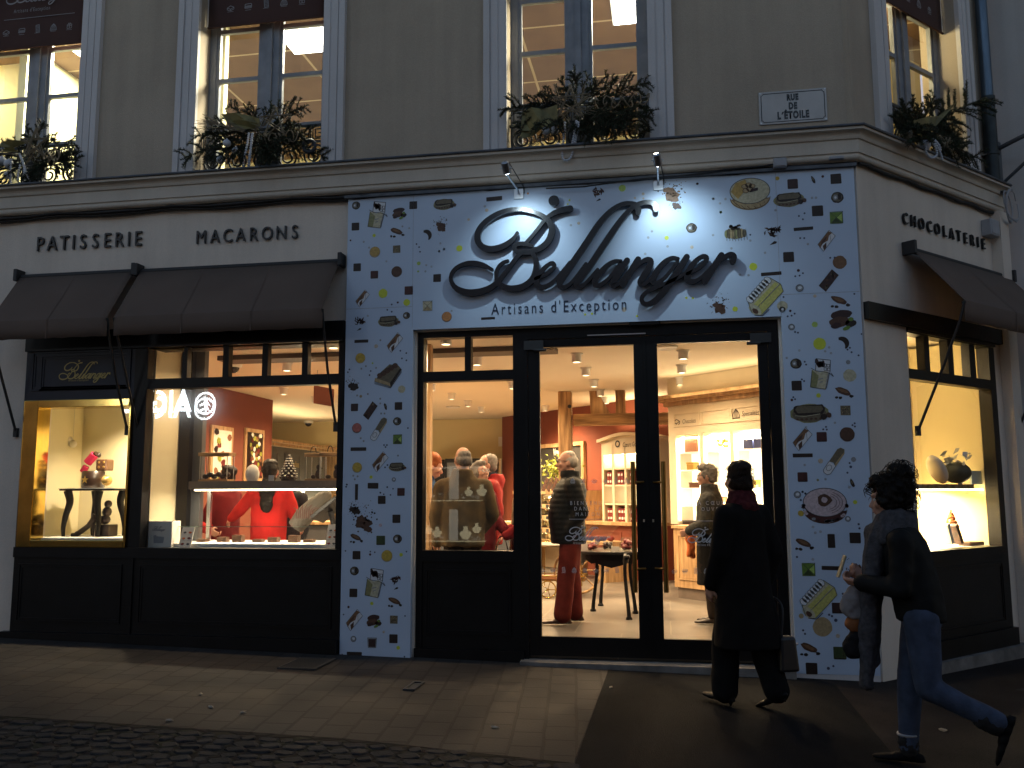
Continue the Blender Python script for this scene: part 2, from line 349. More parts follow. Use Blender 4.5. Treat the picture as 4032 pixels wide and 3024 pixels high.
kd = g2(2260, 3010)
sheet('pavement', [(-14, 0.04), (-14, ka[1]), kb, kc, kd, pb, pa, (pa[0], 0.04)], 'paver', 0.004)
sheet('cobbled_gutter', [(-14, ka[1]-1.3), (pb[0]+0.02, kd[1]-1.3), kd, kc, kb, (-14, ka[1])], 'cobble', 0.008)
MT['stone'] = mat('worn_granite_setts', (0.030, 0.031, 0.034), 0.85, var=0.4, scale=5, bump=0.5, bscale=50, spec=0.12)
b = MB(); rs = random.Random(4); yy = kc[1]+0.02; row = 0
while yy > kd[1]-1.25:
    hh_ = rs.uniform(0.095, 0.125); xx = -6.2+rs.uniform(0, .1)
    while xx < pb[0]-0.02:
        ww = rs.uniform(0.09, 0.17); cx, cy = xx+ww/2, yy-hh_/2+rs.uniform(-.008, .008)
        lim = kb[1]+(kc[1]-kb[1])*(cx-kb[0])/(kc[0]-kb[0]) if cx < kc[0] else kc[1]+(kd[1]-kc[1])*(cx-kc[0])/(kd[0]-kc[0])
        if cy+hh_/2 < lim+0.01:
            z0 = gz(cx, cy); top = z0+0.013+rs.uniform(-.003, .004); n_ = 8; vs = []
            for (k_, z_) in ((1.0, z0), (0.98, top-.006), (0.86, top)):
                for j in range(n_): a = 2*math.pi*(j+.5)/n_; ca, sa = math.cos(a), math.sin(a); q_ = max(abs(ca), abs(sa)); jr = 1+.0*j; vs.append((cx+(ww/2-.004)*k_*ca/q_**.8, cy+(hh_/2-.004)*k_*sa/q_**.8, z_+.004*math.sin(j*2.3+cx*30)))
            fs = [(i*n_+j, i*n_+(j+1) % n_, (i+1)*n_+(j+1) % n_, (i+1)*n_+j) for i in range(2) for j in range(n_)]+[tuple(2*n_+j for j in range(n_))]; b.add(vs, fs, 0, False)
        xx += ww
    yy -= hh_
o = b.build('granite_setts', 'stone'); o['kind'] = 'stuff'
q1, q2 = g2(3290, 2700), g2(3620, 3100)
sheet('asphalt_patch', [pa, (pb[0], pb[1]-1.2), (q2[0], q2[1]-1.2), q2, q1, (q1[0]-0.15, 0.03), (pa[0], 0.03)], 'asphalt', 0.006)
sheet('side_pavement', [q1, q2, (q2[0], q2[1]-1.2), (9, -4.5), (9, 6.5), (2.1, 0.52), (1.6, 0.03), (q1[0]-0.15, 0.03)], 'asphalt_old', 0.005)
# drain plates and litter on the pavement
def plate(x0, y0, x1, y1, label, cat, name, bars=9):
    a, c = gp(x0, y0), gp(x1, y1); t = thing(name, label, cat, ((a[0]+c[0])/2, (a[1]+c[1])/2, gz(a[0], a[1])))
    X0, X1 = sorted((a[0], c[0])); Y0, Y1 = sorted((a[1], c[1])); z = gz((X0+X1)/2, (Y0+Y1)/2)+0.005
    fb = MB(); w = 0.018
    for (u0, u1, v0, v1) in ((X0, X1, Y0, Y0+w), (X0, X1, Y1-w, Y1), (X0, X0+w, Y0+w, Y1-w), (X1-w, X1, Y0+w, Y1-w)): fb.box(u0, u1, v0, v1, z, z+0.012)
    fb.build('frame', 'rail', t)
    pb_ = MB(); pb_.box(X0+w, X1-w, Y0+w, Y1-w, z-0.02, z+0.004)
    for i in range(bars):
        xx = X0+w+(X1-X0-2*w)*(i+0.5)/bars; pb_.box(xx-0.006, xx+0.006, Y0+w, Y1-w, z+0.004, z+0.010)
    pb_.build('cover', 'rail', t)
plate(1090, 2636, 1325, 2600, 'dark ribbed metal drain grate in the pavement against the black shopfront base', 'drain grate', 'drain_grate', 14)
plate(1585, 2722, 1672, 2692, 'small square dark access cover set in the pavers before the printed pillar', 'access cover', 'access_cover', 0)
MT['leaf'] = mat('pale_dry_leaf', (0.34, 0.31, 0.25), 0.8, var=0.3, scale=40)
LEAVES = [(790, 2738, 'palest dry leaf lying on the pavers in front of the left shopfront'), (830, 2790, 'dry leaf on the pavers, left of the smaller leaf near the gutter'), (668, 2843, 'dry leaf on the pavement edge nearest the cobbled gutter'),
          (955, 2812, 'tiny dry leaf on the pavers furthest from the window base'), (1948, 2870, 'white crumpled scrap lying on pavers left of the asphalt patch'), (3712, 2880, 'light leaf on dark asphalt between the runner\'s legs'), (2405, 2712, 'pale scrap on dark asphalt close to its paver edge')]
for i, (x, y, lb) in enumerate(LEAVES):
    p = gp(x, y); b = MB(); a = random.random()*6; L = 0.035 if i != 5 else 0.06
    pts = []
    for k in range(8):
        th = k*math.pi/4; rr = L*(0.5 if k % 4 else 1.0)*random.uniform(0.7, 1.1); pts.append((p[0]+rr*math.cos(th+a), p[1]+rr*math.sin(th+a)*0.8))
    zc = gz(p[0], p[1])+0.013
    b.add([(p[0], p[1], zc+0.008)]+[(x_, y_, zc+random.uniform(-0.003, 0.006)) for x_, y_ in pts], [(0, 1+k, 1+(k+1) % 8) for k in range(8)])
    b.add([(p[0], p[1], zc+0.006)]+[(x_, y_, zc-0.004) for x_, y_ in pts], [(0, 1+(k+1) % 8, 1+k) for k in range(8)])
    tag(b.build('fallen_leaf', 'leaf'), lb, 'leaf', 'litter on the pavement')

# ------------------------------------------------------------------ the shop building
FLOOR, CEILZ = 0.14, 3.05
BLD = thing('shop_building', 'corner shop building in beige plaster with a chamfered corner and lit windows', 'building', (0, 0, 0))
WD = 0.06       # depth of the wall face behind the printed panel's face
UPW = {'w1': (FR, -7.35, -5.985), 'w2': (FR, -4.645, -3.285), 'w3': (FR, -1.425, -0.085), 'w4': (CH, 0.60, 1.97)}
WZ0, WZ1 = 4.665, 7.1
h_up = [(a, c, WZ0, WZ1) for k, (P, a, c) in UPW.items() if P is FR]
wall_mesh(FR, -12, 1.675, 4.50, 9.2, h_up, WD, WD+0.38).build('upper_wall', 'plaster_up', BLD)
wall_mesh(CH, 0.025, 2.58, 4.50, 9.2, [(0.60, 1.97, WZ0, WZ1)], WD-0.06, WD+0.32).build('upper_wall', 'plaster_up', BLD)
# lower wall
SL = FR.hit(96, 1700, 0.05)[0]        # left edge of the left shopfront
SBOT = 0.0
BEAM = 3.13
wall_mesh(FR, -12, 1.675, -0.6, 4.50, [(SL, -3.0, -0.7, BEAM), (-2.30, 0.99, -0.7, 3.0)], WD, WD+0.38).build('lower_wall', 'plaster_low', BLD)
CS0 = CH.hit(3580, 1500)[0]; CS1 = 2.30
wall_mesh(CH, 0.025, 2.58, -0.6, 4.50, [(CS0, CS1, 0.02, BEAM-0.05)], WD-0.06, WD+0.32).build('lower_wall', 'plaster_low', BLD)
# cornice swept round the corner
def sweep(prof, z_is_abs=True, ends=(-12, 2.6)):
    n1 = np.array([0, -1, 0]); n2 = -CH.n; mit = (n1+n2)/(1+np.dot(n1, n2)); c0 = np.array([1.68, 0.0, 0])
    rows = []
    for base, dr in ((np.array([ends[0], 0, 0]), n1), (c0, mit), (c0+CH.t*ends[1], n2)):
        rows.append([tuple(base + dr*o + np.array([0, 0, z])) for o, z in prof])
    return rows
def sweep_build(name, prof, m, parent, ends=(-12, 2.6)):
    rows = sweep(prof, ends=ends); b = MB(); k = len(prof)
    for i in range(2): b.add(rows[i]+rows[i+1], [(j, j+1, k+j+1, k+j) for j in range(k-1)])
    b.poly(rows[0]); b.poly(rows[2][::-1])
    for i in range(2): b.add([rows[i][0], rows[i][-1], rows[i+1][-1], rows[i+1][0]], [(0, 1, 2, 3)])
    return b.build(name, m, parent)
arc = lambda cx, cz, r, a0, a1, n: [(cx+r*math.cos(R(a0+(a1-a0)*i/n)), cz+r*math.sin(R(a0+(a1-a0)*i/n))) for i in range(n+1)]
prof = [(-0.05, 4.365), (0.03, 4.365)] + arc(0.035, 4.40, 0.03, -90, 30, 5) + [(0.062, 4.425), (0.075, 4.43), (0.075, 4.545), (0.09, 4.55)] + arc(0.14, 4.565, 0.045, 180, 90, 5) + [(0.15, 4.612), (0.15, 4.635), (-0.05, 4.635)]
sweep_build('cornice', prof, 'cornice', BLD)
sweep_build('cornice_flashing', [(-0.05, 4.637), (0.165, 4.637), (0.168, 4.645), (0.165, 4.656), (-0.05, 4.668)], 'zinc', BLD)
# window surrounds (architraves) - three fluted bands per jamb
def surround(P, a, c, df):
    b = MB(); w = 0.225
    for (u0, u1, s) in ((a-w, a, 1), (c, c+w, -1)):
        e = [(0.0, 0.07, 0.045), (0.07, 0.085, 0.038), (0.085, 0.15, 0.045), (0.15, 0.165, 0.036), (0.165, 0.225, 0.055)]
        for (q0, q1, d) in e:
            x0, x1 = (a-q1, a-q0) if s == 1 else (c+q0, c+q1); b.pbox(P, x0, x1, df-d, df+0.0, WZ0-0.01, WZ1+0.0)
    b.pbox(P, a-w, c+w, df-0.055, df, WZ1, WZ1+0.22)
    return b.build('window_surround', 'trim', BLD)
MT['upwall'] = mat('office_cream_wall', (0.80, 0.77, 0.50), 0.9)
MT['upwall_y'] = mat('office_yellow_wall', (0.72, 0.60, 0.26), 0.9)
MT['ledpanel'] = emis('led_ceiling_panel', (1.0, 0.97, 0.86), 9.0)
MT['pot'] = mat('glazed_pot', (0.4, 0.38, 0.3), 0.4)
def upper_window(P, a, c, df, key):
    """casement pair with grey-blue frames, glazing bars, panes and a greek-key iron guard"""
    dz = df+0.20; m_ = (a+c)/2; zb = WZ0+0.06
    f = MB()
    f.pbox(P, a, a+0.075, dz, dz+0.07, WZ0, WZ1); f.pbox(P, c-0.075, c, dz, dz+0.07, WZ0, WZ1)
    f.pbox(P, a+0.075, c-0.075, dz, dz+0.07, WZ0, zb); f.pbox(P, a+0.075, c-0.075, dz, dz+0.07, WZ1-0.08, WZ1)
    f.pbox(P, m_-0.10, m_+0.10, dz-0.005, dz+0.065, zb, WZ1-0.08); f.pbox(P, m_-0.028, m_+0.028, dz-0.03, dz-0.005, zb, WZ1-0.08)
    rows = [zb, 5.245, 5.79, 6.335, WZ1-0.08]
    for (x0, x1) in ((a+0.075, m_-0.10), (m_+0.10, c-0.075)):
        f.pbox(P, x0, x0+0.035, dz+0.01, dz+0.055, zb, WZ1-0.08); f.pbox(P, x1-0.035, x1, dz+0.01, dz+0.055, zb, WZ1-0.08)
        for z in rows[1:-1]: f.pbox(P, x0+0.035, x1-0.035, dz+0.012, dz+0.052, z-0.022, z+0.022)
        f.pbox(P, x0+0.035, x1-0.035, dz+0.01, dz+0.055, zb, zb+0.05)
    fo = f.build('casement_window', 'winframe', BLD)
    for (x0, x1) in ((a+0.11, m_-0.135), (m_+0.135, c-0.11)):
        g = MB(); g.quad(P.at(x0, dz+0.03, zb+0.05), P.at(x1, dz+0.03, zb+0.05), P.at(x1, dz+0.03, WZ1-0.09), P.at(x0, dz+0.03, WZ1-0.09)); g.build('pane', 'glass', fo)
    s = MB(); s.pbox(P, a, c, df-0.02, dz, WZ0-0.035, WZ0+0.0); s.build('sill', 'trim', fo)
    # guard: two rails with a greek-key band and scrolls below
    k = MB(); dk = df+0.11; z0, z1 = 5.02, 5.165
    k.pbox(P, a, c, dk, dk+0.02, z1, z1+0.028); k.pbox(P, a, c, dk, dk+0.02, z0-0.022, z0)
    n = 9; pw = (c-a-0.02)/n; t = 0.009
    for i in range(n):
        u = a+0.01+i*pw; h = z1-z0
        k.pbox(P, u, u+t, dk, dk+0.012, z0, z1)
        for (q0, q1, r0, r1) in ((.18, .92, .78, .86), (.18, .26, .2, .78), (.26, .78, .2, .28), (.70, .78, .28, .58), (.42, .70, .5, .58), (.84, .92, 0.0, .78)):
            k.pbox(P, u+pw*q0, u+pw*q1, dk+0.001, dk+0.011, z0+h*r0, z0+h*r1)
    for i in range(5):
        uc = a + (c-a)*(i+0.5)/5; pts = []
        for j in range(40):
            th = j*0.36; rr = 0.125*(1-j/52); pts.append(P.at(uc+rr*math.cos(th), dk+0.008, 4.86+rr*math.sin(th)))
        k.tube(pts, 0.010, 6)
    k.build('iron_guard', 'rail', fo)
    return fo
for kk, (P, a, c) in UPW.items():
    df = WD if P is FR else 0.0
    surround(P, a, c, df); upper_window(P, a, c, df, kk)
# office floor behind the upper windows
UC = 6.55
def grid_ceil():
    m = mat('brown_ceiling_tiles', (0.19, 0.115, 0.07), 0.8, var=0.12, scale=3)
    n, l = nodes_of(m); b = n['Principled BSDF']; tc = n.new('ShaderNodeTexCoord'); sp = n.new('ShaderNodeSeparateXYZ'); l.new(tc.outputs['Object'], sp.inputs[0])
    outs = []
    for ax, off, per in ((0, 0.38, 1.28), (1, 0.30, 0.64)):
        ad = n.new('ShaderNodeMath'); ad.operation = 'ADD'; ad.inputs[1].default_value = off+60; l.new(sp.outputs[ax], ad.inputs[0])
        mo = n.new('ShaderNodeMath'); mo.operation = 'MODULO'; mo.inputs[1].default_value = per; l.new(ad.outputs[0], mo.inputs[0])
        lt = n.new('ShaderNodeMath'); lt.operation = 'LESS_THAN'; lt.inputs[1].default_value = 0.03; l.new(mo.outputs[0], lt.inputs[0]); outs.append(lt)
    mx = n.new('ShaderNodeMath'); mx.operation = 'MAXIMUM'; l.new(outs[0].outputs[0], mx.inputs[0]); l.new(outs[1].outputs[0], mx.inputs[1])
    mix = n.new('ShaderNodeMixRGB'); l.new(mx.outputs[0], mix.inputs[0]); src = b.inputs['Base Color'].links[0].from_socket
    l.new(src, mix.inputs[1]); mix.inputs[2].default_value = (0.55, 0.45, 0.32, 1); l.new(mix.outputs[0], b.inputs['Base Color']); return m
MT['ceil_tile'] = grid_ceil()
chi = lambda s, d: tuple(CH.at(s, d, 0))[:2]
room_up = [(-11.9, 0.45), (1.45, 0.45), chi(0.15, 0.36), chi(2.5, 0.36), (3.2, 6.5), (-11.9, 6.5)]
b = MB(); b.prism(room_up, 3.60, 3.66); b.build('office_floor', 'counter', BLD)
b = MB(); b.prism(room_up, UC, UC+0.06); b.build('office_ceiling', 'ceil_tile', BLD)
b = MB(); b.box(-11.9, 3.2, 4.3, 4.4, 3.66, UC); b.build('office_wall', 'upwall', BLD)
b = MB(); b.box(-12, -11.9, 0.45, 6.5, 3.66, UC); b.build('office_wall', 'upwall', BLD)
b = MB(); b.box(-11.9, 1.45, 0.445, 0.475, UC+0.06, 9); b.pbox(CH, 0.1, 2.5, 0.335, 0.36, UC+0.06, 9); b.build('office_bulkhead', 'upwall', BLD)
# partition left of the second window, its front end shows through the glass
x_ = atY(898, 250, 0.55)[0]
b = MB(); b.box(x_-0.35, x_, 0.48, 0.56, 3.66, UC-0.002); b.build('office_partition', 'upwall', BLD)
p1, p2 = atZ(434+0, 235, UC), atZ(300, 292, UC)      # wall / ceiling join seen through the left window
wa, wb_ = atZ(200, 237, UC), atZ(282, 292, UC)
dv = np.array([wb_[0]-wa[0], wb_[1]-wa[1]]); dv /= np.linalg.norm(dv); k_ = (wa[1]-0.5)/dv[1] if abs(dv[1]) > 0.2 else 1.0; PW = Plane(wa[:2]-dv*max(0.0, k_), wa[:2]+dv*2.2)
b = MB(); b.pbox(PW, 0, PW.len, 0.0, 0.1, 3.66, UC-0.003); b.build('office_partition', 'upwall', BLD)
b = MB(); b.pbox(CH, 0.2, 3.0, 0.95, 1.03, 3.66, UC-0.003); b.build('office_wall', 'upwall_y', BLD)
b = MB(); b.box(0.75, 0.83, 0.46, 1.15, 3.66, UC-0.004); b.build('office_partition', 'upwall_y', BLD)
pe = wa[:2]-dv*max(0.0, (wa[1]-1.5)/dv[1]) if dv[1] > .2 else wa[:2]
b = MB(); b.box(-11.9, pe[0], pe[1], pe[1]+.1, 3.66, UC-0.004); b.build('office_partition', 'upwall', BLD)
def led(pts, label, name='ceiling_panel_light'):
    c = [atZ(x, y, UC-0.012) for x, y in pts]; cc = sum(c)/4
    t = thing(name, label, 'ceiling light', tuple(cc), 'office ceiling lights')
    x0 = min(p[0] for p in c); x1 = max(p[0] for p in c); y0 = min(p[1] for p in c); y1 = max(p[1] for p in c)
    f = MB(); f.box(x0-0.02, x1+0.02, y0-0.02, y1+0.02, UC-0.012, UC-0.003); f.build('housing', 'white', t)
    g = MB(); g.box(x0, x1, y0, y1, UC-0.020, UC-0.0125); g.build('diffuser', 'ledpanel', t)
    l = bpy.data.lights.new('office_lamp', 'AREA'); l.shape = 'RECTANGLE'; l.size = x1-x0; l.size_y = y1-y0; l.energy = 95; l.color = (1.0, .92, .66); o = bpy.data.objects.new('office_lamp', l); COL.objects.link(o); o.location = ((x0+x1)/2, (y0+y1)/2, UC-0.024)
led([(1099, 124), (1420, 95), (1420, 187), (1160, 208)], 'large square ceiling light glowing behind the second upper window')
led([(2407, -60), (2640, -60), (2640, 76), (2419, 92)], 'square ceiling light at the top of the window over the sign')
led([(300, 195), (400, 188), (400, 212), (318, 222)], 'small ceiling light seen through the leftmost upper window')
led([(-330, 262), (-150, 250), (-150, 290), (-330, 300)], 'unseen ceiling light added to brighten the left upper room')  # out of view, added to brighten the walls of the left room
def glow(name, loc, col, e, r=0.05):
    l = bpy.data.lights.new(name, 'POINT'); l.energy = e; l.color = col; l.shadow_soft_size = r
    o = bpy.data.objects.new(name, l); COL.objects.link(o); o.location = loc; return o
glow('corner_office_fill', CH.at(1.1, 0.55, UC-0.35), (1.0, .84, .48), 22, .1)  # added point light without a fixture, brightens the corner room
# pendant shade seen bottom right of the third window
p = atY(2535, 262, 3.2); t = thing('pendant_lamp', 'pale round pendant lamp hanging inside the upper window over the sign', 'lamp', tuple(p))
b = MB(); b.lathe(tuple(p), [(0.02, 0.12), (0.10, 0.10), (0.19, 0.02), (0.20, -0.03), (0.17, -0.03), (0.17, -0.02)], 24); b.build('lamp_shade', 'paper', t)
b = MB(); b.tube([(p[0], p[1], p[2]+0.12), (p[0], p[1], UC)], 0.006, 6); b.build('flex', 'cable', t)
# ------------------------------------------------------------------ shopfronts (black and dark blue joinery)
def rect(P, x0, y0, x1, y1, d):
    a = P.hit(x0, y0, d); c = P.hit(x1, y1, d); return a[0], c[0], c[1], a[1]      # u0,u1,zbottom,ztop
def dado(b, P, u0, u1, z0, z1, d):
    """raised moulded panel on a joinery face at depth d"""
    for k, (m_, pr) in enumerate(((0.0, 0.012), (0.022, 0.006))):
        b.pbox(P, u0+m_, u1-m_, d-pr, d, z1-m_-0.018, z1-m_); b.pbox(P, u0+m_, u1-m_, d-pr, d, z0+m_, z0+m_+0.018)
        b.pbox(P, u0+m_, u0+m_+0.018, d-pr, d, z0+m_+0.018, z1-m_-0.018); b.pbox(P, u1-m_-0.018, u1-m_, d-pr, d, z0+m_+0.018, z1-m_-0.018)
def pane(P, u0, u1, z0, z1, d, parent, m='glass'):
    g = MB(); g.quad(P.at(u0, d, z0), P.at(u1, d, z0), P.at(u1, d, z1), P.at(u0, d, z1)); return g.build('pane', m, parent)
MT['kerb'] = mat('worn_kerb_stone', (0.20, 0.19, 0.18), 0.85, var=0.4, scale=6, bump=0.4, bscale=60)
FD = 0.02                     # face of the joinery
SILL = FR.hit(1000, 2160, FD)[1]
SR = -3.0
# --- left shopfront
sf = thing('shopfront', 'wide black and dark blue shopfront under the two awnings with a big lit window', 'shopfront', (-4.7, 0.0, 0.0))
b = MB()
# vertical members
u_v0 = FR.hit(104, 1580, FD)[0]; u_v1 = FR.hit(525, 1580, FD)[0]
w0 = FR.hit(578, 1529, FD)[0]; w1 = FR.hit(1332, 1512, FD)[0]
zt0 = FR.hit(592, 1366, FD)[1]; zt1 = FR.hit(592, 1492, FD)[1]; zm = FR.hit(586, 1531, FD)[1]
b.pbox(FR, SL, SR-0.002, FD-0.035, FD+0.30, 2.93, BEAM-0.003)                       # head beam
b.pbox(FR, u_v1, w0, FD, FD+0.12, SILL, 2.93)                                     # stile between
b.pbox(FR, w1, SR-0.002, FD, FD+0.12, SILL, 2.93)                                 # right stile
b.pbox(FR, w0, w1, FD, FD+0.10, zt0, 2.93); b.pbox(FR, w0, w1, FD, FD+0.10, zm, zt1)
for x0, x1 in ((720, 735), (875, 898), (1030, 1052), (1187, 1210)):
    a, c = FR.hit(x0, 1430, FD)[0], FR.hit(x1, 1430, FD)[0]; b.pbox(FR, a, c, FD+0.01, FD+0.09, zt1, zt0)
b.pbox(FR, SL, SR-0.002, FD-0.02, FD+0.30, SILL-0.10, SILL)                         # sill rail
b.build('frame', 'black', sf)
b = MB(); b.pbox(FR, SL, SR-0.002, FD, FD+0.25, -0.3, SILL-0.10)
ub = (u_v1+w0)/2
dado(b, FR, SL+0.06, ub-0.10, 0.26, SILL-0.16, FD); dado(b, FR, ub+0.08, SR-0.08, 0.26, SILL-0.16, FD)
b.pbox(FR, ub-0.03, ub+0.02, FD-0.015, FD, 0.02, SILL-0.10)
b.build('panelled_dado', 'black', sf)
b = MB(); b.pbox(FR, SL-0.06, SR-0.002, FD-0.07, FD-0.0, -0.3, 0.17); b.build('plinth', 'black', sf)
# dark blue header over the small vitrine
hz0 = FR.hit(110, 1571, FD)[1]
b = MB(); b.pbox(FR, SL, u_v1, FD, FD+0.28, hz0-0.02, 2.93)
hu0, hu1, hz, hz1 = rect(FR, 132, 1388, 512, 1530, FD); dado(b, FR, hu0, hu1, hz, hz1, FD)
hu0b, hu1b, hzb, hz1b = rect(FR, 165, 1400, 505, 1530, FD); dado(b, FR, hu0b, hu1b, hzb, hz1b, FD)
b.pbox(FR, SL, u_v0, FD, FD+0.12, SILL, hz0-0.02)
b.build('header_panel', 'navy', sf)
pane(FR, w0, w1, SILL, zm, FD+0.06, sf); g = MB(); g.quad(FR.at(w0, FD+0.075, SILL), FR.at(w1, FD+0.0765, SILL), FR.at(w1, FD+0.0835, zm), FR.at(w0, FD+0.082, zm)); g.build('inner_pane', 'glass', sf); pane(FR, w0, w1, zt1, zt0, FD+0.06, sf)
# gold framed display window
gz1 = FR.hit(104, 1585, FD)[1]
b = MB(); go = 0.03
i0, i1, iz0, iz1 = rect(FR, 150, 1606, 482, 2136, FD-go)
iz0 = SILL+0.07
b.pbox(FR, u_v0, i0, FD-go, FD+0.16, SILL, hz0-0.02); b.pbox(FR, i1, u_v1, FD-go, FD+0.16, SILL, hz0-0.02)
b.pbox(FR, i0, i1, FD-go, FD+0.16, iz1, hz0-0.02); b.pbox(FR, i0, i1, FD-go, FD+0.16, SILL, iz0)
gf = b.build('gilded_frame', 'brass', sf, bevel=0.006)
pane(FR, i0, i1, iz0, iz1, FD+0.02, sf)
VIT = (i0, i1, iz0, iz1)
# --- middle shopfront (window beside the doors)
mf = thing('side_window', 'black framed side window with two small upper panes between the printed pillar and the doors', 'shopfront', (-1.7, 0.1, 0))
MD = 0.09
m0 = -2.298; m1 = FR.hit(2062, 1800, MD)[0]; HD = 3.0
e0 = FR.hit(1665, 1800, MD)[0]; e1 = FR.hit(2021, 1800, MD)[0]
t1_, t0_ = FR.hit(1840, 1326, MD)[1], FR.hit(1840, 1460, MD)[1]; mm_ = FR.hit(1840, 1499, MD)[1]; MS = FR.hit(1840, 2169, MD)[1]
tm0, tm1 = FR.hit(1829, 1400, MD)[0], FR.hit(1853, 1400, MD)[0]
b = MB()
b.pbox(FR, m0, e0, MD, MD+0.12, 0.0, HD); b.pbox(FR, e1, m1, MD, MD+0.12, 0.0, HD)
b.pbox(FR, e0, e1, MD, MD+0.12, t1_, HD); b.pbox(FR, e0, e1, MD, MD+0.11, mm_, t0_); b.pbox(FR, tm0, tm1, MD+0.01, MD+0.10, t0_, t1_)
b.pbox(FR, e0, e1, MD, MD+0.12, MS-0.10, MS); b.build('frame', 'black', mf)
b = MB(); b.pbox(FR, e0, e1, MD+0.015, MD+0.12, 0.10, MS-0.10); dado(b, FR, e0+0.03, e1-0.03, 0.22, MS-0.17, MD+0.015)
b.pbox(FR, m0, m1, MD-0.05, MD-0.001, -0.1, 0.10); b.build('panelled_dado', 'black', mf)
pane(FR, e0, e1, MS, mm_, MD+0.06, mf); pane(FR, e0, e1, t0_, t1_, MD+0.06, mf)
# --- double doors
DD = 0.09
d0 = m1; d1 = 0.985
df_ = thing('door_frame', 'black frame and header around the glazed double doors', 'door frame', (-0.4, 0.1, 0))
L0 = FR.hit(2080, 1800, DD)[0]; LM = FR.hit(2546, 1800, DD)[0]; L1 = FR.hit(3040, 1800, DD)[0]; DT = FR.hit(2300, 1330, DD)[1]
b = MB(); b.pbox(FR, d0+0.001, L0, DD-0.01, DD+0.13, 0.03, DT); b.pbox(FR, L1, d1, DD-0.01, DD+0.13, 0.03, DT); b.pbox(FR, d0+0.001, d1, DD-0.01, DD+0.13, DT, HD)
b.build('frame', 'black', df_)
b = MB(); sx0, sx1, sz0, sz1 = rect(FR, 2478, 1283, 2600, 1262, DD-0.05); b.pbox(FR, sx0, sx1, DD-0.07, DD-0.011, min(sz0, sz1), max(sz0, sz1)+0.02); b.build('motion_sensor', 'cable', df_, bevel=0.01)
b = MB(); q = rect(FR, 2312, 1318, 2542, 1311, DD-0.02); b.pbox(FR, q[0], q[1], DD-0.018, DD-0.0105, q[3]-0.01, q[3]); b.build('metal_strip', 'steel', df_)
def door(u0, u1, gx, label, closer):
    t = thing('glazed_door', label, 'door', ((u0+u1)/2, DD, 0.05), 'double shop doors')
    g0, g1, gz0, gz1 = gx
    b = MB(); z0 = 0.06
    b.pbox(FR, u0, g0, DD, DD+0.05, z0, DT-0.004); b.pbox(FR, g1, u1, DD, DD+0.05, z0, DT-0.004); b.pbox(FR, g0, g1, DD, DD+0.05, z0, gz0); b.pbox(FR, g0, g1, DD, DD+0.05, gz1, DT-0.004)
    b.build('door_leaf', 'black', t)
    pane(FR, g0, g1, gz0, gz1, DD+0.025, t)
    return t
gL = rect(FR, 2126, 2510, 2501, 1362, DD); gR = rect(FR, 2590, 2522, 3002, 1345, DD)
gzb = gL[3] if gL[3] < gL[2] else gL[2]; gzt = max(gL[2], gL[3])
gb = FR.hit(2330, 2510, DD)[1]; gt = FR.hit(2310, 1362, DD)[1]
hL0, hL1 = FR.hit(2128, 1900, DD)[0], FR.hit(2505, 1900, DD)[0]; hR0, hR1 = FR.hit(2600, 1900, DD)[0], FR.hit(3004, 1900, DD)[0]
dL = door(L0+0.003, LM-0.002, (hL0, hL1, gb, gt), 'left leaf of the black glazed doors, the man in red trousers behind it', True)
dR = door(LM+0.002, L1-0.003, (hR0, hR1, gb, gt), 'right leaf of the black glazed doors, behind the woman in the long coat', False)
for (t, xa) in ((dL, 2496), (dR, 2617)):
    ua = FR.hit(xa, 2050, DD-0.07)[0]; za, zb_ = FR.hit(xa, 1817, DD-0.07)[1], FR.hit(xa, 2333, DD-0.07)[1]
    b = MB(); b.tube([FR.at(ua, DD-0.07, zb_), FR.at(ua, DD-0.07, za)], 0.021, 14)
    h = b.build('handle', 'bronze', t)
    b = MB()
    for zz in (za-0.18, zb_+0.20):
        uo = ua + (0.09 if t is dL else -0.09)
        b.tube([FR.at(ua, DD-0.07, zz), FR.at(uo, DD-0.0005, zz)], 0.010, 8)
    b.build('handle_bracket', 'bronze', h)
b = MB(); b.pbox(FR, LM-.012, LM+.012, DD-.007, DD-.0005, .062, DT-.006); b.build('meeting_strip', 'black', dL)
b = MB()
for zz in (1.24,): b.tube([FR.at(LM-0.035, DD-0.004, zz-0.012), FR.at(LM-0.035, DD-0.004, zz+0.012)], 0.008, 8); b.tube([FR.at(LM+0.045, DD-0.004, zz-0.012), FR.at(LM+0.045, DD-0.004, zz+0.012)], 0.008, 8)
b.build('lock_cylinder', 'steel', dL)
b = MB()      # hinge closers with rounded lower edge
for (uc, s) in ((L0+0.06, 1), (L1-0.06, -1)):
    b.pbox(FR, uc-0.09, uc+0.09, DD-0.03, DD-0.0105, DT-0.10, DT-0.015); b.tube([FR.at(uc-0.06+0.06*s, DD-0.021, DT-0.105), FR.at(uc+0.06+0.06*s, DD-0.021, DT-0.105)], 0.014, 8)
b.build('door_closer', 'cable', df_)
b = MB(); b.box(d0-0.02, d1+0.02, -0.07, DD+0.3, -0.2, 0.03); b.build('stone_step', 'kerb', df_)
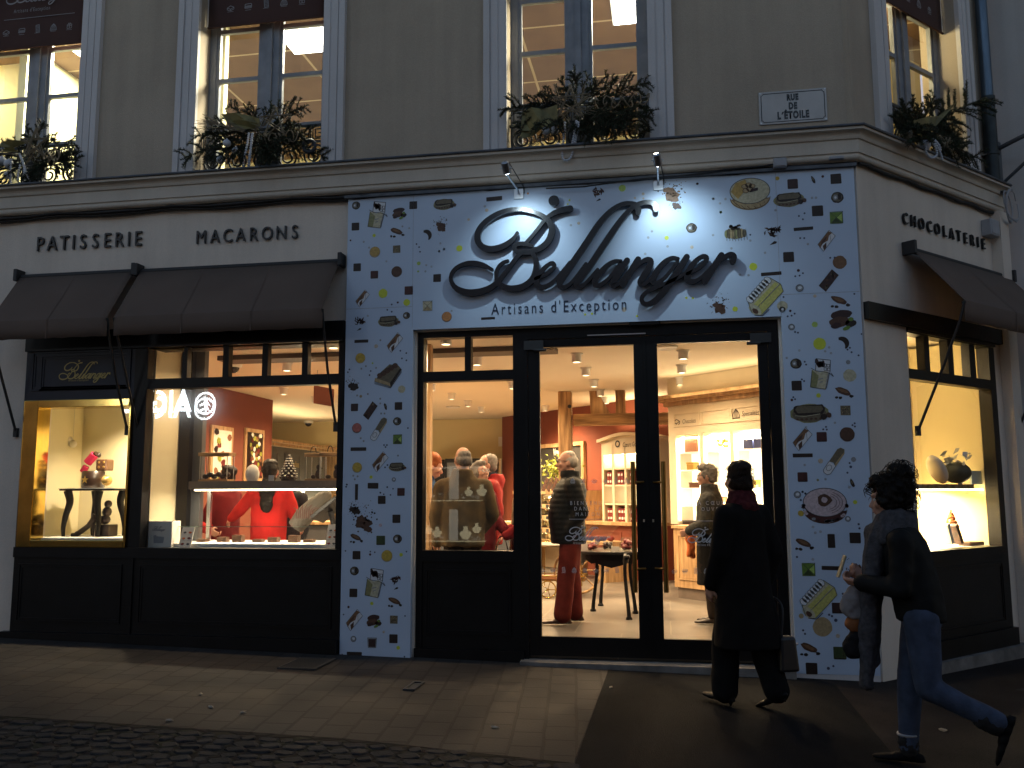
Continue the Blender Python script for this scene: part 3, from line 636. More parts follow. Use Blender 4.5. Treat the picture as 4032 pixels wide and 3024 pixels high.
# --- chamfer shopfront
cf = thing('corner_window', 'black framed corner window with four small upper panes on the chamfered side', 'shopfront', tuple(CH.at(1.3, 0, 0)))
C0 = CS0; C1 = CS1
zbm0, zbm1 = 2.90, 3.115
b = MB(); b.pbox(CH, 0.03, 2.40, -0.05, 0.0, 2.965, 3.115); b.pbox(CH, C0, C1, -0.02, 0.14, 2.93, 3.075)
gl0 = CH.hit(3570, 1305)[0]; gl1 = CH.hit(3900, 1500)[0]; cz0 = CH.hit(3595, 2176)[1]; cz1 = CH.hit(3580, 1490)[1]; ct0 = CH.hit(3580, 1450)[1]; ct1 = CH.hit(3575, 1309)[1]
b.pbox(CH, C0, gl0, 0.0, 0.12, 0.05, 2.93); b.pbox(CH, gl1, C1, 0.0, 0.12, 0.05, 2.93)
b.pbox(CH, gl0, gl1, 0.0, 0.12, ct1, 2.93); b.pbox(CH, gl0, gl1, 0.0, 0.10, cz1, ct0); b.pbox(CH, gl0, gl1, -0.02, 0.12, cz0-0.09, cz0)
for x0, x1 in ((3645, 3664), (3736, 3757), (3820, 3843)):
    a, c = CH.hit(x0, 1390)[0], CH.hit(x1, 1390)[0]; b.pbox(CH, a, c, 0.01, 0.09, ct0, ct1)
b.build('frame', 'black', cf)
b = MB(); b.pbox(CH, gl0, gl1, 0.0, 0.12, 0.05, cz0-0.09); dado(b, CH, gl0+0.03, gl1-0.03, 0.24, cz0-0.15, 0.0); b.pbox(CH, C0-0.02, C1, -0.05, -0.001, -0.2, 0.18); b.build('panelled_dado', 'black', cf)
pane(CH, gl0, gl1, cz0, cz1, 0.06, cf); pane(CH, gl0, gl1, ct0, ct1, 0.06, cf)
b = MB(); b.pbox(CH, 0.4, 2.42, -0.10, -0.002, -0.25, 0.02); b.build('kerb_stone', 'kerb', cf)
# pilaster at the end of the chamfer
b = MB(); b.pbox(CH, 2.42, 2.60, -0.10, -0.001, -0.4, 4.36); b.build('pilaster', 'plaster_low', BLD)

# ------------------------------------------------------------------ awnings
def awning(P, u0, u1, zt, zf, pr, dw, label, arms):
    t = thing('awning', label, 'awning', tuple(P.at((u0+u1)/2, 0, zt)), 'brown canvas awnings')
    top0, top1, fo0, fo1 = P.at(u0, dw-0.06, zt), P.at(u1, dw-0.06, zt), P.at(u0, dw-pr, zf), P.at(u1, dw-pr, zf)
    b = MB(); n = 16; vs = []
    for i in range(n+1):
        k = i/n; u = u0+(u1-u0)*k
        for (d, z, sag) in ((dw-0.06, zt, 0), (dw-0.06-(pr-0.06)*0.5, zt-(zt-zf)*0.5, 0.012), (dw-pr, zf, 0), (dw-pr-0.004, zf-0.005, 0), (dw-pr+0.002, zf-0.09, 0.004), (dw-pr+0.004, zf-0.185+0.004*math.sin(k*37), 0)):
            vs.append(P.at(u, d, z-sag*math.sin(math.pi*k)))
    q = 6; fs = [(i*q+j, (i+1)*q+j, (i+1)*q+j+1, i*q+j+1) for i in range(n) for j in range(q-1)]
    b.add(vs, fs, 0, True)
    o = b.build('canvas', 'cloth_awning', t); sd = o.modifiers.new('cloth', 'SOLIDIFY'); sd.thickness = 0.004
    ns = max(1, int((u1-u0)/0.62)); b = MB()
    for i in range(1, ns):
        u = u0+(u1-u0)*i/ns; sg_ = 0.012*math.sin(math.pi*i/ns); pts = [(dw-0.058, zt+0.003, 0), (dw-0.06-(pr-0.06)*0.5-.003, zt-(zt-zf)*0.5+.003, sg_), (dw-pr-.004, zf+.003, 0), (dw-pr-.009, zf-0.006, 0), (dw-pr-.004, zf-0.09, 0), (dw-pr-.003, zf-0.185, 0)]
        for (d0_, z0_, s0), (d1_, z1_, s1) in zip(pts[:-1], pts[1:]): b.quad(P.at(u-.006, d0_, z0_-s0), P.at(u+.006, d0_, z0_-s0), P.at(u+.006, d1_, z1_-s1), P.at(u-.006, d1_, z1_-s1))
    if ns > 1: b.build('seam', 'cloth_awning', t)
    b = MB()
    b.tube([P.at(u0+0.01, dw-0.055, zt-0.02), P.at(u1-0.01, dw-0.055, zt-0.02)], 0.03, 12)
    b.tube([P.at(u0+0.005, dw-pr+0.016, zf-0.02), P.at(u1-0.005, dw-pr+0.016, zf-0.02)], 0.014, 10); b.build('roller', 'cable', t)
    for u in (u0, u1):
        k = MB(); s = -1 if u == u0 else 1
        k.pbox(P, u-0.02+0.022*s, u+0.02+0.022*s, dw-0.13, dw, zt-0.07, zt+0.055); k.build('wall_bracket', 'cable', t, bevel=0.006)
    for (u, s) in ((u0, 0.02), (u1, -0.02)):
        k = MB(); k.tube([P.at(u, dw-pr-0.0, zf-0.01), P.at(u+s*0.3, dw-pr+0.05, zf-0.16), P.at(u+s, dw-pr*0.55, zf-0.55), P.at(u+s, dw-0.02, zf-arms)], [0.012, 0.012, 0.013, 0.013], 8)
        k.pbox(P, u+s-0.02, u+s+0.02, dw-0.035, dw, zf-arms-0.05, zf-arms+0.04); k.build('folding_arm', 'cable', t)
    return t
AW = 0.05
a0 = -6.50; a1 = FR.hit(545, 1068, AW)[0]-0.01
awning(FR, a0, a1, 3.73, 3.17, 0.46, WD, 'brown canvas awning over the gilded display window, at the left end', 1.05)
awning(FR, -5.15, -3.06, 3.725, 3.17, 0.46, WD, 'long brown canvas awning over the big window left of the sign', 1.05)
ca = awning(CH, CH.hit(3560, 990)[0], CH.hit(3945, 1090)[0], 3.70, 3.13, 0.52, 0.0, 'brown canvas awning over the corner window, glowing orange underneath', 1.10)

# ------------------------------------------------------------------ raised wall lettering
def lettering(P, word, x0, y0, x1, y1, hpx, d, label):
    """individual raised letters, one part each, spread evenly between two photo points on the wall (baseline ends)"""
    ua, za = P.hit(x0, y0, d); ub_, zb_ = P.hit(x1, y1, d); z = (za+zb_)/2; h = P.hit(x0, y0-hpx, d)[1]-P.hit(x0, y0, d)[1]
    t = thing('wall_lettering', label, 'lettering', tuple(P.at((ua+ub_)/2, d, z)))
    wid = {'I': 0.3, 'M': 1.05, 'N': 0.9, 'O': 0.95, 'E': 0.75, 'L': 0.7}; ws = [wid.get(c, 0.82) for c in word]; tot = sum(ws)
    gap = ((ub_-ua) - tot*h*0.78)/(len(word)-1); u = ua
    for c, w in zip(word, ws):
        text_on(P, c, u+w*h*0.39, z, d-0.004, h, 'letter', 'letter', t, sx=0.80, depth=0.022, bold=0.0); u += w*h*0.78+gap
    return t
lettering(FR, 'PATISSERIE', 145, 991, 563, 968, 56, WD, 'raised black letters reading PATISSERIE on the wall above the left awning')
lettering(FR, 'MACARONS', 775, 960, 1180, 942, 52, WD, 'raised black letters reading MACARONS on the wall above the long awning')
lettering(CH, 'CHOCOLATERIE', 3551, 882, 3873, 984, 45, 0.0, 'raised black letters reading CHOCOLATERIE on the chamfered corner wall')

# ------------------------------------------------------------------ script logo as strokes (traced on the board, then kept in metres)
CR1 = lambda x, y: (1700+x*0.5696, 720+y*0.5696)
LOGO = [
 ([(598,358),(572,396),(530,432),(470,460),(410,468),(358,452),(328,415),(326,365),(350,315),(400,265),(470,224),(540,202),(620,195),(690,207),(745,226),(792,255),(822,290),(836,330),(828,378),(802,425),(762,458),(715,478),(668,484),(622,478)],
  [5,13,17,19,19,19,19,19,18,17,16,15,13,13,13,15,18,20,20,19,18,16,13,10]),
 ([(962,190),(925,196),(880,208),(838,228),(800,255),(768,292),(735,335),(700,378),(668,415),(648,440)], [19,18,16,14,12,11,11,11,11,10]),
 ([(700,448),(660,434),(618,432),(586,442),(578,462),(596,482),(640,492),(690,488),(722,470)], [10,13,13,14,14,13,14,17,15]),
 ([(640,485),(604,515),(572,555),(532,610),(492,660),(455,703),(400,740),(330,763),(260,768),(200,751),(157,715),(141,665),(158,618),(205,582),(265,566),(330,570),(385,588),(424,609)],
  [12,13,13,13,14,16,18,20,21,19,14,11,11,12,15,16,13,6]),
 ([(690,488),(716,518),(729,570),(722,630),(698,680),(650,719),(590,738),(530,736),(482,714),(458,680),(453,632),(470,590),(500,562),(532,550)],
  [12,14,17,19,19,19,19,18,16,13,11,10,9,7]),
 ([(722,672),(790,645),(836,612),(852,582),(838,566),(806,578),(764,622),(734,672),(734,712),(764,730),(808,718),(856,682),(905,628),(960,560)],
  [6,8,10,13,13,11,14,17,17,15,12,10,9,8]),
 ([(1428,222),(1428,196),(1412,168),(1376,156),(1326,160),(1268,186),(1206,240),(1145,315),(1080,415),(1008,520),(940,620),(894,688),(890,718),(914,732),(956,712),(1004,660),(1070,570)],
  [15,18,17,14,14,14,16,18,19,19,19,19,17,14,11,9,8]),
 ([(1549,200),(1544,168),(1516,150),(1470,150),(1420,165),(1370,203),(1312,268),(1246,362),(1180,460),(1112,562),(1050,645),(1008,700),(1010,726),(1042,722),(1092,678),(1150,610)],
  [15,17,15,14,14,15,17,19,19,19,19,19,16,12,9,8]),
 ([(1310,552),(1268,553),(1218,580),(1168,632),(1134,684),(1134,712),(1164,716),(1212,684),(1262,628),(1306,566)], [10,12,14,17,18,17,13,11,10,9]),
 ([(1352,548),(1318,600),(1278,662),(1252,706),(1266,720),(1300,700),(1342,650),(1392,590)], [18,19,19,18,14,10,8,7]),
 ([(1428,540),(1392,600),(1352,662),(1322,712)], [18,19,19,19]),
 ([(1352,664),(1400,604),(1450,560),(1492,542),(1514,556),(1504,596),(1470,650),(1444,694),(1456,712),(1492,694),(1532,650)], [8,9,12,16,19,19,19,18,15,10,8]),
 ([(1702,536),(1662,532),(1614,556),(1566,608),(1534,664),(1530,696),(1558,702),(1606,670),(1654,616),(1700,552)], [10,13,15,17,18,17,13,11,10,9]),
 ([(1762,524),(1722,588),(1676,660),(1622,738),(1570,800),(1524,838),(1482,848),(1456,832),(1456,798),(1488,764),(1550,732),(1630,700),(1710,662),(1790,606)],
  [18,19,19,19,18,16,14,13,12,12,12,11,10,8]),
 ([(1766,640),(1836,606),(1884,566),(1898,534),(1880,520),(1846,532),(1802,576),(1772,630),(1766,672),(1790,692),(1832,684),(1880,648),(1936,588)], [7,9,12,15,14,13,16,18,18,16,12,10,8]),
 ([(2000,512),(1960,574),(1918,640),(1888,690)], [18,19,19,19]),
 ([(1918,632),(1968,572),(2020,526),(2062,510),(2082,524),(2078,556)], [8,9,13,18,20,17]),
]
LOGO_DOT = ((849, 136), 38)
def logo_world():
    out = []
    for pts, ws in LOGO:
        c = catmull(pts, 6); w = [max(v[0]*1.16, 12) for v in catmull([(x, 0) for x in ws], 6)]
        q = [FR.hit(*CR1(*p)) for p in c]
        out.append(([np.array(a) for a in q], [x*0.5696/437 for x in w]))
    return out
LW = logo_world(); LDOT = (np.array(FR.hit(*CR1(*LOGO_DOT[0]))), LOGO_DOT[1]*0.5696/437)
LC = np.array([(FR.hit(*CR1(130, 700))[0]+FR.hit(*CR1(2100, 520))[0])/2, FR.hit(*CR1(1000, 480))[1]])
LWID = FR.hit(*CR1(2100, 520))[0]-FR.hit(*CR1(130, 700))[0]
def stroke_mesh(b, P, pts, w, d, th, mi=0, min_w=0.0):
    n = len(pts); L_, R_ = [], []
    for i in range(n):
        t = pts[min(i+1, n-1)]-pts[max(i-1, 0)]; t = t/(np.linalg.norm(t)+1e-9); nn = np.array([-t[1], t[0]]); ww = max(w[i], min_w)
        L_.append(pts[i]+nn*ww); R_.append(pts[i]-nn*ww)
    def cap(c, t, ww):
        a0 = math.atan2(t[1], t[0]); return [c+ww*np.array([math.cos(a0+a), math.sin(a0+a)]) for a in np.linspace(-math.pi/2, math.pi/2, 7)[1:-1]]
    t0 = pts[0]-pts[1]; t1 = pts[-1]-pts[-2]
    c1 = cap(pts[-1], t1, max(w[-1], min_w)); c0 = cap(pts[0], t0, max(w[0], min_w))
    dep = (d,) if th == 0 else (d, d+th)
    for k, dd in enumerate(dep):
        vs = [P.at(p[0], dd, p[1]) for p in L_+R_]
        fs = [(i, n+i, n+i+1, i+1) for i in range(n-1)]
        b.add(vs, fs, mi)
        b.poly([P.at(*(lambda p: (p[0], dd, p[1]))(p)) for p in [R_[-1]]+c1+[L_[-1]]], mi); b.poly([P.at(*(lambda p: (p[0], dd, p[1]))(p)) for p in [L_[0]]+c0+[R_[0]]], mi)
    if th:
        loop = R_ + c1 + L_[::-1] + c0; k = len(loop)
        b.add([P.at(p[0], d, p[1]) for p in loop]+[P.at(p[0], d+th, p[1]) for p in loop], [(i, (i+1) % k, k+(i+1) % k, k+i) for i in range(k)], mi)
def draw_logo(P, u, z, width, d, th, m, parent, name='script_logo', min_w=0.0, label=None):
    s = width/LWID; b = MB()
    f = lambda p: np.array([u, z])+(p-LC)*s
    for k, (pts, w) in enumerate(LW):
        step = 1 if s > 0.5 else 2
        idx = list(range(0, len(pts), step)); idx = idx if idx[-1] == len(pts)-1 else idx+[len(pts)-1]
        stroke_mesh(b, P, [f(pts[i]) for i in idx], [w[i]*s for i in idx], d-0.0004*k*(1 if th else 0.5), th, min_w=min_w)
    c, r = f(LDOT[0]), LDOT[1]*s
    n = 24; ring = [c+r*np.array([math.cos(2*math.pi*i/n), math.sin(2*math.pi*i/n)]) for i in range(n)]
    b.poly([P.at(p[0], d, p[1]) for p in ring])
    if th:
        b.poly([P.at(p[0], d+th, p[1]) for p in ring[::-1]])
        b.add([P.at(p[0], d, p[1]) for p in ring]+[P.at(p[0], d+th, p[1]) for p in ring], [(i, (i+1) % n, n+(i+1) % n, n+i) for i in range(n)])
    return b.build(name, m, parent, label)
sg = thing('shop_sign', 'large raised black script sign reading Bellanger on the printed white board above the doors', 'sign', tuple(FR.at(LC[0], -0.06, LC[1])))
draw_logo(FR, LC[0], LC[1], LWID, -0.060, 0.035, 'letter', sg, 'script_letters')
b = MB()
for p in ((420, 460), (650, 730), (1130, 330), (1000, 560), (1250, 560), (1600, 760), (1900, 640), (2050, 515), (300, 765), (815, 275), (850, 135)):
    u, z = FR.hit(*CR1(*p)); b.tube([FR.at(u, -0.03, z), FR.at(u, -0.0005, z)], 0.006, 8)
b.build('spacer_pin', 'steel', sg)
# ------------------------------------------------------------------ printed white board (pillars and header) with its drawn sweets
PX0, PX1, PZT = -2.984, 1.676, 4.319
PB = [(-2.984, 0.004), (-2.32, 0.018), (-2.32, 3.014), (1.012, 3.012), (1.012, -0.012), (1.676, -0.012), (1.676, PZT), (-2.984, PZT)]
pnl = thing('printed_board', 'white printed board framing the doors, covered in drawn chocolates, macarons and cakes', 'shop front board', (-0.65, 0, 0))
PAL = {'dk': (0.024, 0.013, 0.009), 'dk2': (0.045, 0.018, 0.016), 'mr': (0.075, 0.020, 0.018), 'br': (0.10, 0.045, 0.025), 'lb': (0.22, 0.11, 0.05), 'tan': (0.45, 0.33, 0.17), 'or': (0.62, 0.26, 0.08),
       'ye': (0.62, 0.42, 0.06), 'go': (0.55, 0.36, 0.10), 'gy': (0.62, 0.68, 0.05), 'lg': (0.45, 0.62, 0.14), 'gr': (0.16, 0.27, 0.04), 'dg': (0.045, 0.07, 0.02), 'pk': (0.55, 0.16, 0.13), 'ln': (0.055, 0.055, 0.06),
       'gy2': (0.30, 0.31, 0.33), 'pl': (0.60, 0.50, 0.38), 'cr': (0.58, 0.53, 0.36), 'pp': (0.62, 0.50, 0.52), 'wh': (0.72, 0.74, 0.77), 'ol': (0.28, 0.27, 0.12), 'bl': (0.06, 0.07, 0.13), 'gb': (0.16, 0.13, 0.08), 'yl': (0.60, 0.56, 0.16), 'seam': (0.40, 0.43, 0.48)}
PMATS = ['panel']; PIDX = {}
for k, c in PAL.items():
    PIDX[k] = len(PMATS); PMATS.append(mat('printed_ink', c, 0.5, var=0.25 if k not in ('wh', 'gy', 'ln') else 0.08, scale=45))
board = MB()
kq = len(PB); board.add([(x, 0, z) for x, z in PB]+[(x, 0.055, z) for x, z in PB], [(i, (i+1) % kq, kq+(i+1) % kq, kq+i) for i in range(kq)], 0)
for (x0, x1, z0, z1) in ((-2.984, -2.32, 0.011, 3.012), (1.012, 1.676, -0.012, 3.012), (-2.984, 1.676, 3.012, PZT)):
    board.quad((x0, 0, z0), (x1, 0, z0), (x1, 0, z1), (x0, 0, z1), 0); board.quad((x1, 0.055, z0), (x0, 0.055, z0), (x0, 0.055, z1), (x1, 0.055, z1), 0)
rng = random.Random(11)
LAY = [0]
class Ink:
    def __init__(s, u, z, rot=0.0, k=1.0): s.u, s.z, s.k = u, z, k; s.c, s.s_ = math.cos(rot), math.sin(rot)
    def pt(s, x, y): return (s.u+s.k*(x*s.c-y*s.s_), s.z+s.k*(x*s.s_+y*s.c))
    def poly(s, pts, col, lay=1):
        q = [s.pt(*p) for p in pts]; q = [(min(max(a, PX0+0.002), PX1-0.002), min(c, PZT-0.002)) for a, c in q]
        if abs(sum(q[i][0]*q[(i+1) % len(q)][1]-q[(i+1) % len(q)][0]*q[i][1] for i in range(len(q)))) < 1e-7: return
        board.poly([(a, -0.0009*lay, c) for a, c in q], PIDX[col])
    def blob(s, x, y, rx, ry, col, n=16, jit=0.0, lay=1, rot=0.0):
        pts = []
        for i in range(n):
            a = 2*math.pi*i/n; r = 1+rng.uniform(-jit, jit); px, py = rx*r*math.cos(a), ry*r*math.sin(a)
            pts.append((x+px*math.cos(rot)-py*math.sin(rot), y+px*math.sin(rot)+py*math.cos(rot)))
        s.poly(pts, col, lay)
    def line(s, pts, w, col='ln', lay=3):
        for (a, c) in zip(pts[:-1], pts[1:]):
            dx, dy = c[0]-a[0], c[1]-a[1]; L = math.hypot(dx, dy)+1e-9; nx, ny = -dy/L*w/2, dx/L*w/2
            s.poly([(a[0]+nx, a[1]+ny), (a[0]-nx, a[1]-ny), (c[0]-nx, c[1]-ny), (c[0]+nx, c[1]+ny)], col, lay)
def rr(w, h, r=0.15, j=0.0):
    pts = []
    for (cx, cy, a0) in ((w-r, h-r, 0), (-w+r, h-r, 90), (-w+r, -h+r, 180), (w-r, -h+r, 270)):
        for k in range(4): a = R(a0+30*k); pts.append((cx+r*math.cos(a)+rng.uniform(-j, j), cy+r*math.sin(a)+rng.uniform(-j, j)))
    return pts
def dot(I, s, col): I.blob(0, 0, s, s, col, 18, 0.04)
def square(I, s, col):
    I.poly(rr(s, s, s*0.16, s*0.02), col, 1); I.line([(s*0.55, -s*0.9), (s*0.55, s*0.9)], s*0.06, 'dk2' if col == 'dk' else 'dk', 2)
    I.poly([(-s*0.9, -s*0.98), (s*0.9, -s*0.98), (s*0.9, -s*0.8), (-s*0.9, -s*0.8)], 'dk', 2)
def texsq(I, s, col='gb'):
    I.poly(rr(s, s, s*0.06, s*0.03), col, 1)
    for _ in range(26): I.blob(rng.uniform(-.85, .85)*s, rng.uniform(-.85, .85)*s, s*.1, s*.1, rng.choice(['tan', 'dk', 'ol']), 5, .3, 2)
def bar(I, s, col='dk', asp=0.16): I.poly(rr(s, s*asp, s*0.05, s*0.012), col, 1); I.line([(-s*.95, -s*asp*.7), (s*.95, -s*asp*.7)], s*.03, 'dk2', 2)
def vbar(I, s): I.poly(rr(s*0.2, s, s*0.05, s*0.015), 'dk', 1)
def brick(I, s): I.poly(rr(s, s*0.52, s*0.1, s*0.02), 'dk', 1)
def brickv(I, s): I.poly(rr(s*0.52, s, s*0.1, s*0.02), 'dk', 1)
def macaron(I, s, col):
    I.blob(0, -s*0.06, s*1.03, s*1.03, 'gy2', 28, 0.02, 1); I.blob(0, 0, s, s, {'go': 'tan', 'ye': 'go', 'or': 'lb', 'pk': 'mr', 'br': 'dk2', 'mc': 'dk2', 'tan': 'tan'}.get(col, 'tan'), 28, 0.02, 2); I.blob(s*0.02, s*0.05, s*0.93, s*0.92, 'br' if col == 'mc' else col, 28, 0.01, 3)
def truffle(I, s):
    I.blob(0, 0, s, s*0.95, 'dk', 22, 0.03, 1); I.blob(-s*0.05, s*0.02, s*0.8, s*0.75, 'gb', 16, 0.06, 2); I.blob(-s*0.25, s*0.02, s*0.42, s*0.45, 'gy2', 12, 0.1, 3); I.blob(-s*0.3, 0, s*0.18, s*0.2, 'wh', 10, 0.1, 4)
    I.blob(s*.35, s*.1, s*.3, s*.6, 'dk', 10, .1, 3)
def slice_(I, s):
    I.poly([(-s*1.0, -s*0.42), (s*0.9, -s*0.42), (s*1.02, s*0.4), (-s*0.75, s*0.42)], 'wh', 1)
    I.poly([(-s*0.95, s*0.02), (-s*0.7, s*0.40), (s*0.9, s*0.38), (s*0.98, s*0.0), (s*0.6, s*0.08), (s*0.1, -s*0.12), (-s*0.4, s*0.1)], 'lb', 2)
    I.poly([(-s*0.9, -s*0.4), (-s*0.5, -s*0.4), (-s*0.1, -s*0.1), (-s*0.6, -s*0.05)], 'br', 2); I.poly([(-s*0.7, s*0.1), (-s*0.2, s*0.32), (s*0.4, s*0.2), (0, s*0.05)], 'br', 3)
    I.line([(-s*1.0, -s*0.42), (s*0.9, -s*0.42), (s*1.02, s*0.4), (-s*0.75, s*0.42), (-s*1.0, -s*0.42)], s*0.035)
    I.line([(s*0.2, -s*0.42), (s*0.75, s*0.1), (s*1.0, 0)], s*0.03)
def choctab(I, s):
    I.poly([(-s*0.35, s*0.25), (-s*0.22, s*0.98), (s*0.62, s*0.80), (s*0.5, s*0.05)], 'wh', 1)
    for i in range(5): I.blob(-s*0.2+i*s*0.09, s*(0.72-0.04*i)+rng.uniform(-.1, .1)*s, s*0.11, s*0.22, 'dk2', 8, 0.3, 2)
    for i in range(2):
        for j in range(2): x, y = s*(0.18+0.2*i), s*(0.62-0.25*j-0.05*i); I.line([(x, y), (x+s*.16, y-s*.03), (x+s*.14, y-s*.2), (x-s*.02, y-s*.17), (x, y)], s*.03)
    I.poly([(-s*0.55, s*0.30), (-s*0.78, -s*0.78), (s*0.12, -s*1.0), (s*0.48, s*0.02), (s*0.2, s*0.16), (-s*0.1, s*0.1)], 'cr', 2)
    I.poly([(-s*0.55, s*0.28), (-s*0.78, -s*0.78), (-s*0.42, -s*0.84), (-s*0.2, -s*0.1)], 'ol', 3)
    I.poly([(s*0.1, -s*0.9), (s*0.2, -s*.95), (s*0.48, s*0.0), (s*0.38, s*0.03)], 'gy2', 3)
    I.line([(-s*0.35, s*0.25), (-s*0.22, s*0.98), (s*0.62, s*0.80), (s*0.5, s*0.05)], s*0.035); I.line([(-s*0.55, s*0.30), (-s*0.78, -s*0.78), (s*0.12, -s*1.0), (s*0.48, s*0.02)], s*0.035)
    I.line([(-s*0.62, s*0.42), (-s*0.3, s*0.2), (s*0.1, s*0.12), (s*0.45, s*0.0), (s*0.68, -s*0.25), (s*.58, -.02*s)], s*0.035)
    I.line([(-s*.25, -s*.35), (s*.05, -s*.3)], s*.06, 'gy2'); I.line([(-s*.2, -s*.55), (s*.0, -s*.5)], s*.06, 'gy2')
def bean(I, s):
    I.blob(-s*0.05, s*0.15, s*0.85, s*0.34, 'br', 16, 0.08, 1, rot=-0.42); I.blob(-s*0.05, s*0.2, s*0.6, s*0.16, 'lb', 10, 0.15, 2, rot=-0.42)
    for (x, y, r) in ((-.75, -.5, .17), (-.35, -.55, .2), (.8, -.4, .22)): I.blob(x*s, y*s, r*s, r*s*0.8, 'dk', 8, 0.2, 1)
def cocoa(I, s):
    I.blob(-s*.1, s*0.42, s*0.8, s*0.36, 'dk2', 16, 0.05, 1, 0.12); I.blob(-s*.25, -s*0.12, s*0.75, s*0.4, 'br', 16, 0.06, 2, 0.1); I.blob(s*.55, -s*.25, s*.42, s*.3, 'dk', 12, 0.1, 2); I.blob(-s*.5, -s*.4, s*.4, s*.22, 'dk2', 12, .1, 3, .3)
    I.blob(s*0.25, -s*0.62, s*0.3, s*0.15, 'gr', 10, 0.05, 3, 0.4); I.blob(s*.6, s*.05, s*.2, s*.16, 'gr', 8, .1, 3)
def splat(I, s, col='br'):
    I.blob(0, -s*0.2, s*0.42, s*0.38, col, 14, 0.28, 1); I.blob(-s*0.25, s*0.1, s*0.26, s*0.2, col, 10, 0.3, 2); I.blob(s*.22, -s*.5, s*.22, s*.18, col, 9, .3, 2)
    for _ in range(60):
        a = rng.uniform(0, 6.28); r = abs(rng.gauss(0.55, 0.28)); q = s*rng.uniform(0.012, 0.075)*(1.3-r*0.6); 
        if q > 0: I.blob(s*r*math.cos(a)*1.0, s*r*math.sin(a)+s*.1, q, q*.85, rng.choice([col, 'dk', 'dk2']), 6, .3, 1)
def shav(I, s):
    for _ in range(24):
        a = rng.uniform(0, 6.28); r = rng.uniform(0, .6); t = rng.uniform(0, 6.28); L = s*rng.uniform(.16, .36)
        x, y = s*r*math.cos(a), s*r*math.sin(a)*.75+s*.1
        I.poly([(x+L*math.cos(t), y+L*math.sin(t)), (x+.3*L*math.cos(t+1.6), y+.3*L*math.sin(t+1.6)), (x-L*math.cos(t+.3), y-L*math.sin(t+.3)), (x+.35*L*math.cos(t-1.7), y+.35*L*math.sin(t-1.7))], rng.choice(['dk', 'dk2', 'dk2', 'br', 'mr']), rng.choice([1, 2, 3]))
    I.poly([(-s*.25, -s*.95), (s*.1, -s*.65), (s*.3, -s*.72), (s*.2, -s*.85)], 'dk', 1); I.blob(s*.05, s*.05, s*.07, s*.05, 'wh', 6, .2, 4); I.blob(-s*.18, s*.12, s*.05, s*.05, 'wh', 6, .2, 4)
def eclair(I, s):
    I.blob(-s*.05, -s*.06, s*.98, s*.50, 'ol', 20, .05, 1); I.blob(-s*.05, -s*.10, s*.9, s*.42, 'gb', 20, .05, 2); I.poly([(p[0]-s*.05, p[1]+s*.14) for p in rr(s*.8, s*.27, s*.22, s*.03)], 'dk', 3); I.poly([(p[0]-s*.05, p[1]+s*.16) for p in rr(s*.70, s*.18, s*.15, s*.03)], 'gb', 4)
    I.blob(s*.68, -s*.28, s*.17, s*.17, 'dk', 10, .1, 4); I.blob(s*.93, -s*.2, s*.15, s*.15, 'br', 10, .1, 4)
    I.line([(-s*.8, -s*.15), (-s*.3, -s*.22), (s*.5, -s*.12)], s*.03, 'cr', 5)
    for i in range(6): I.blob(-s*.7+i*s*.24, -s*.36, s*.08, s*.06, 'br', 7, .2, 4)
def moon(I, s):
    o = [(s*math.cos(R(a)), s*math.sin(R(a))) for a in range(120, -75, -15)]; q = [(-s*.55+s*.95*math.cos(R(a)), -s*.45+s*.95*math.sin(R(a))) for a in range(-20, 86, 15)]
    I.poly(o+q, 'dk', 1)
def greensq(I, s, col='gr'):
    I.poly(rr(s, s, s*.05, s*.05), col, 1); I.poly([(-s*.8, -s*.9), (-s*.1, 0), (s*.8, -s*.9)], 'dg' if col == 'gr' else 'tan', 2); I.poly([(s*.9, s*.7), (s*.1, s*.05), (s*.85, -s*.7)], 'lg' if col == 'gr' else 'cr', 2)
    for p in (((-s, -s), (s, s)), ((-s, s), (s, -s)), ((-s, s), (s*1.1, s*1.05)), ((s, s), (s, -s)), ((-s*.8, -s), (s*.9, -s))): I.line(p, s*.06)
def log_yellow(I, s):
    I.poly([(-s*.95, -s*.30), (-s*.75, -s*.62), (s*.85, -s*.62), (s*1.05, -s*.28), (s*.95, s*.35), (-s*.7, s*.35)], 'cr', 1); I.poly([(-s*.75, -s*.62), (s*.85, -s*.62), (s*1.05, -s*.28), (-s*.6, -s*.22)], 'yl', 2); I.poly([(-s*.6, s*.05), (s*.95, s*.0), (s*.98, -s*.2), (-s*.6, -s*.18)], 'yl', 2)
    I.blob(-s*.78, -s*.2, s*.22, s*.38, 'cr', 14, .03, 3); I.blob(-s*.82, -s*.25, s*.12, s*.17, 'br', 10, .1, 4)
    for i in range(8):
        x = -s*.55+i*s*.19; I.blob(x, s*.34, s*.15, s*.2, 'wh', 12, .08, 3); pts = [(x+s*.15*math.cos(a*.7), s*.34+s*.2*math.sin(a*.7)) for a in range(10)]; I.line(pts, s*.02, 'ln', 4)
    I.line([(-s*.75, -s*.62), (s*.85, -s*.62), (s*1.05, -s*.28), (s*.95, s*.35)], s*.025); I.line([(-s*.6, -s*.2), (s*1.0, -s*.26)], s*.02); I.line([(-s*1.0, -s*.2), (-s*.72, s*.3)], s*.03)
    I.line([(-s*1.0, -s*.35), (-s*.75, -s*.68), (-s*.3, -s*.7)], s*.04)
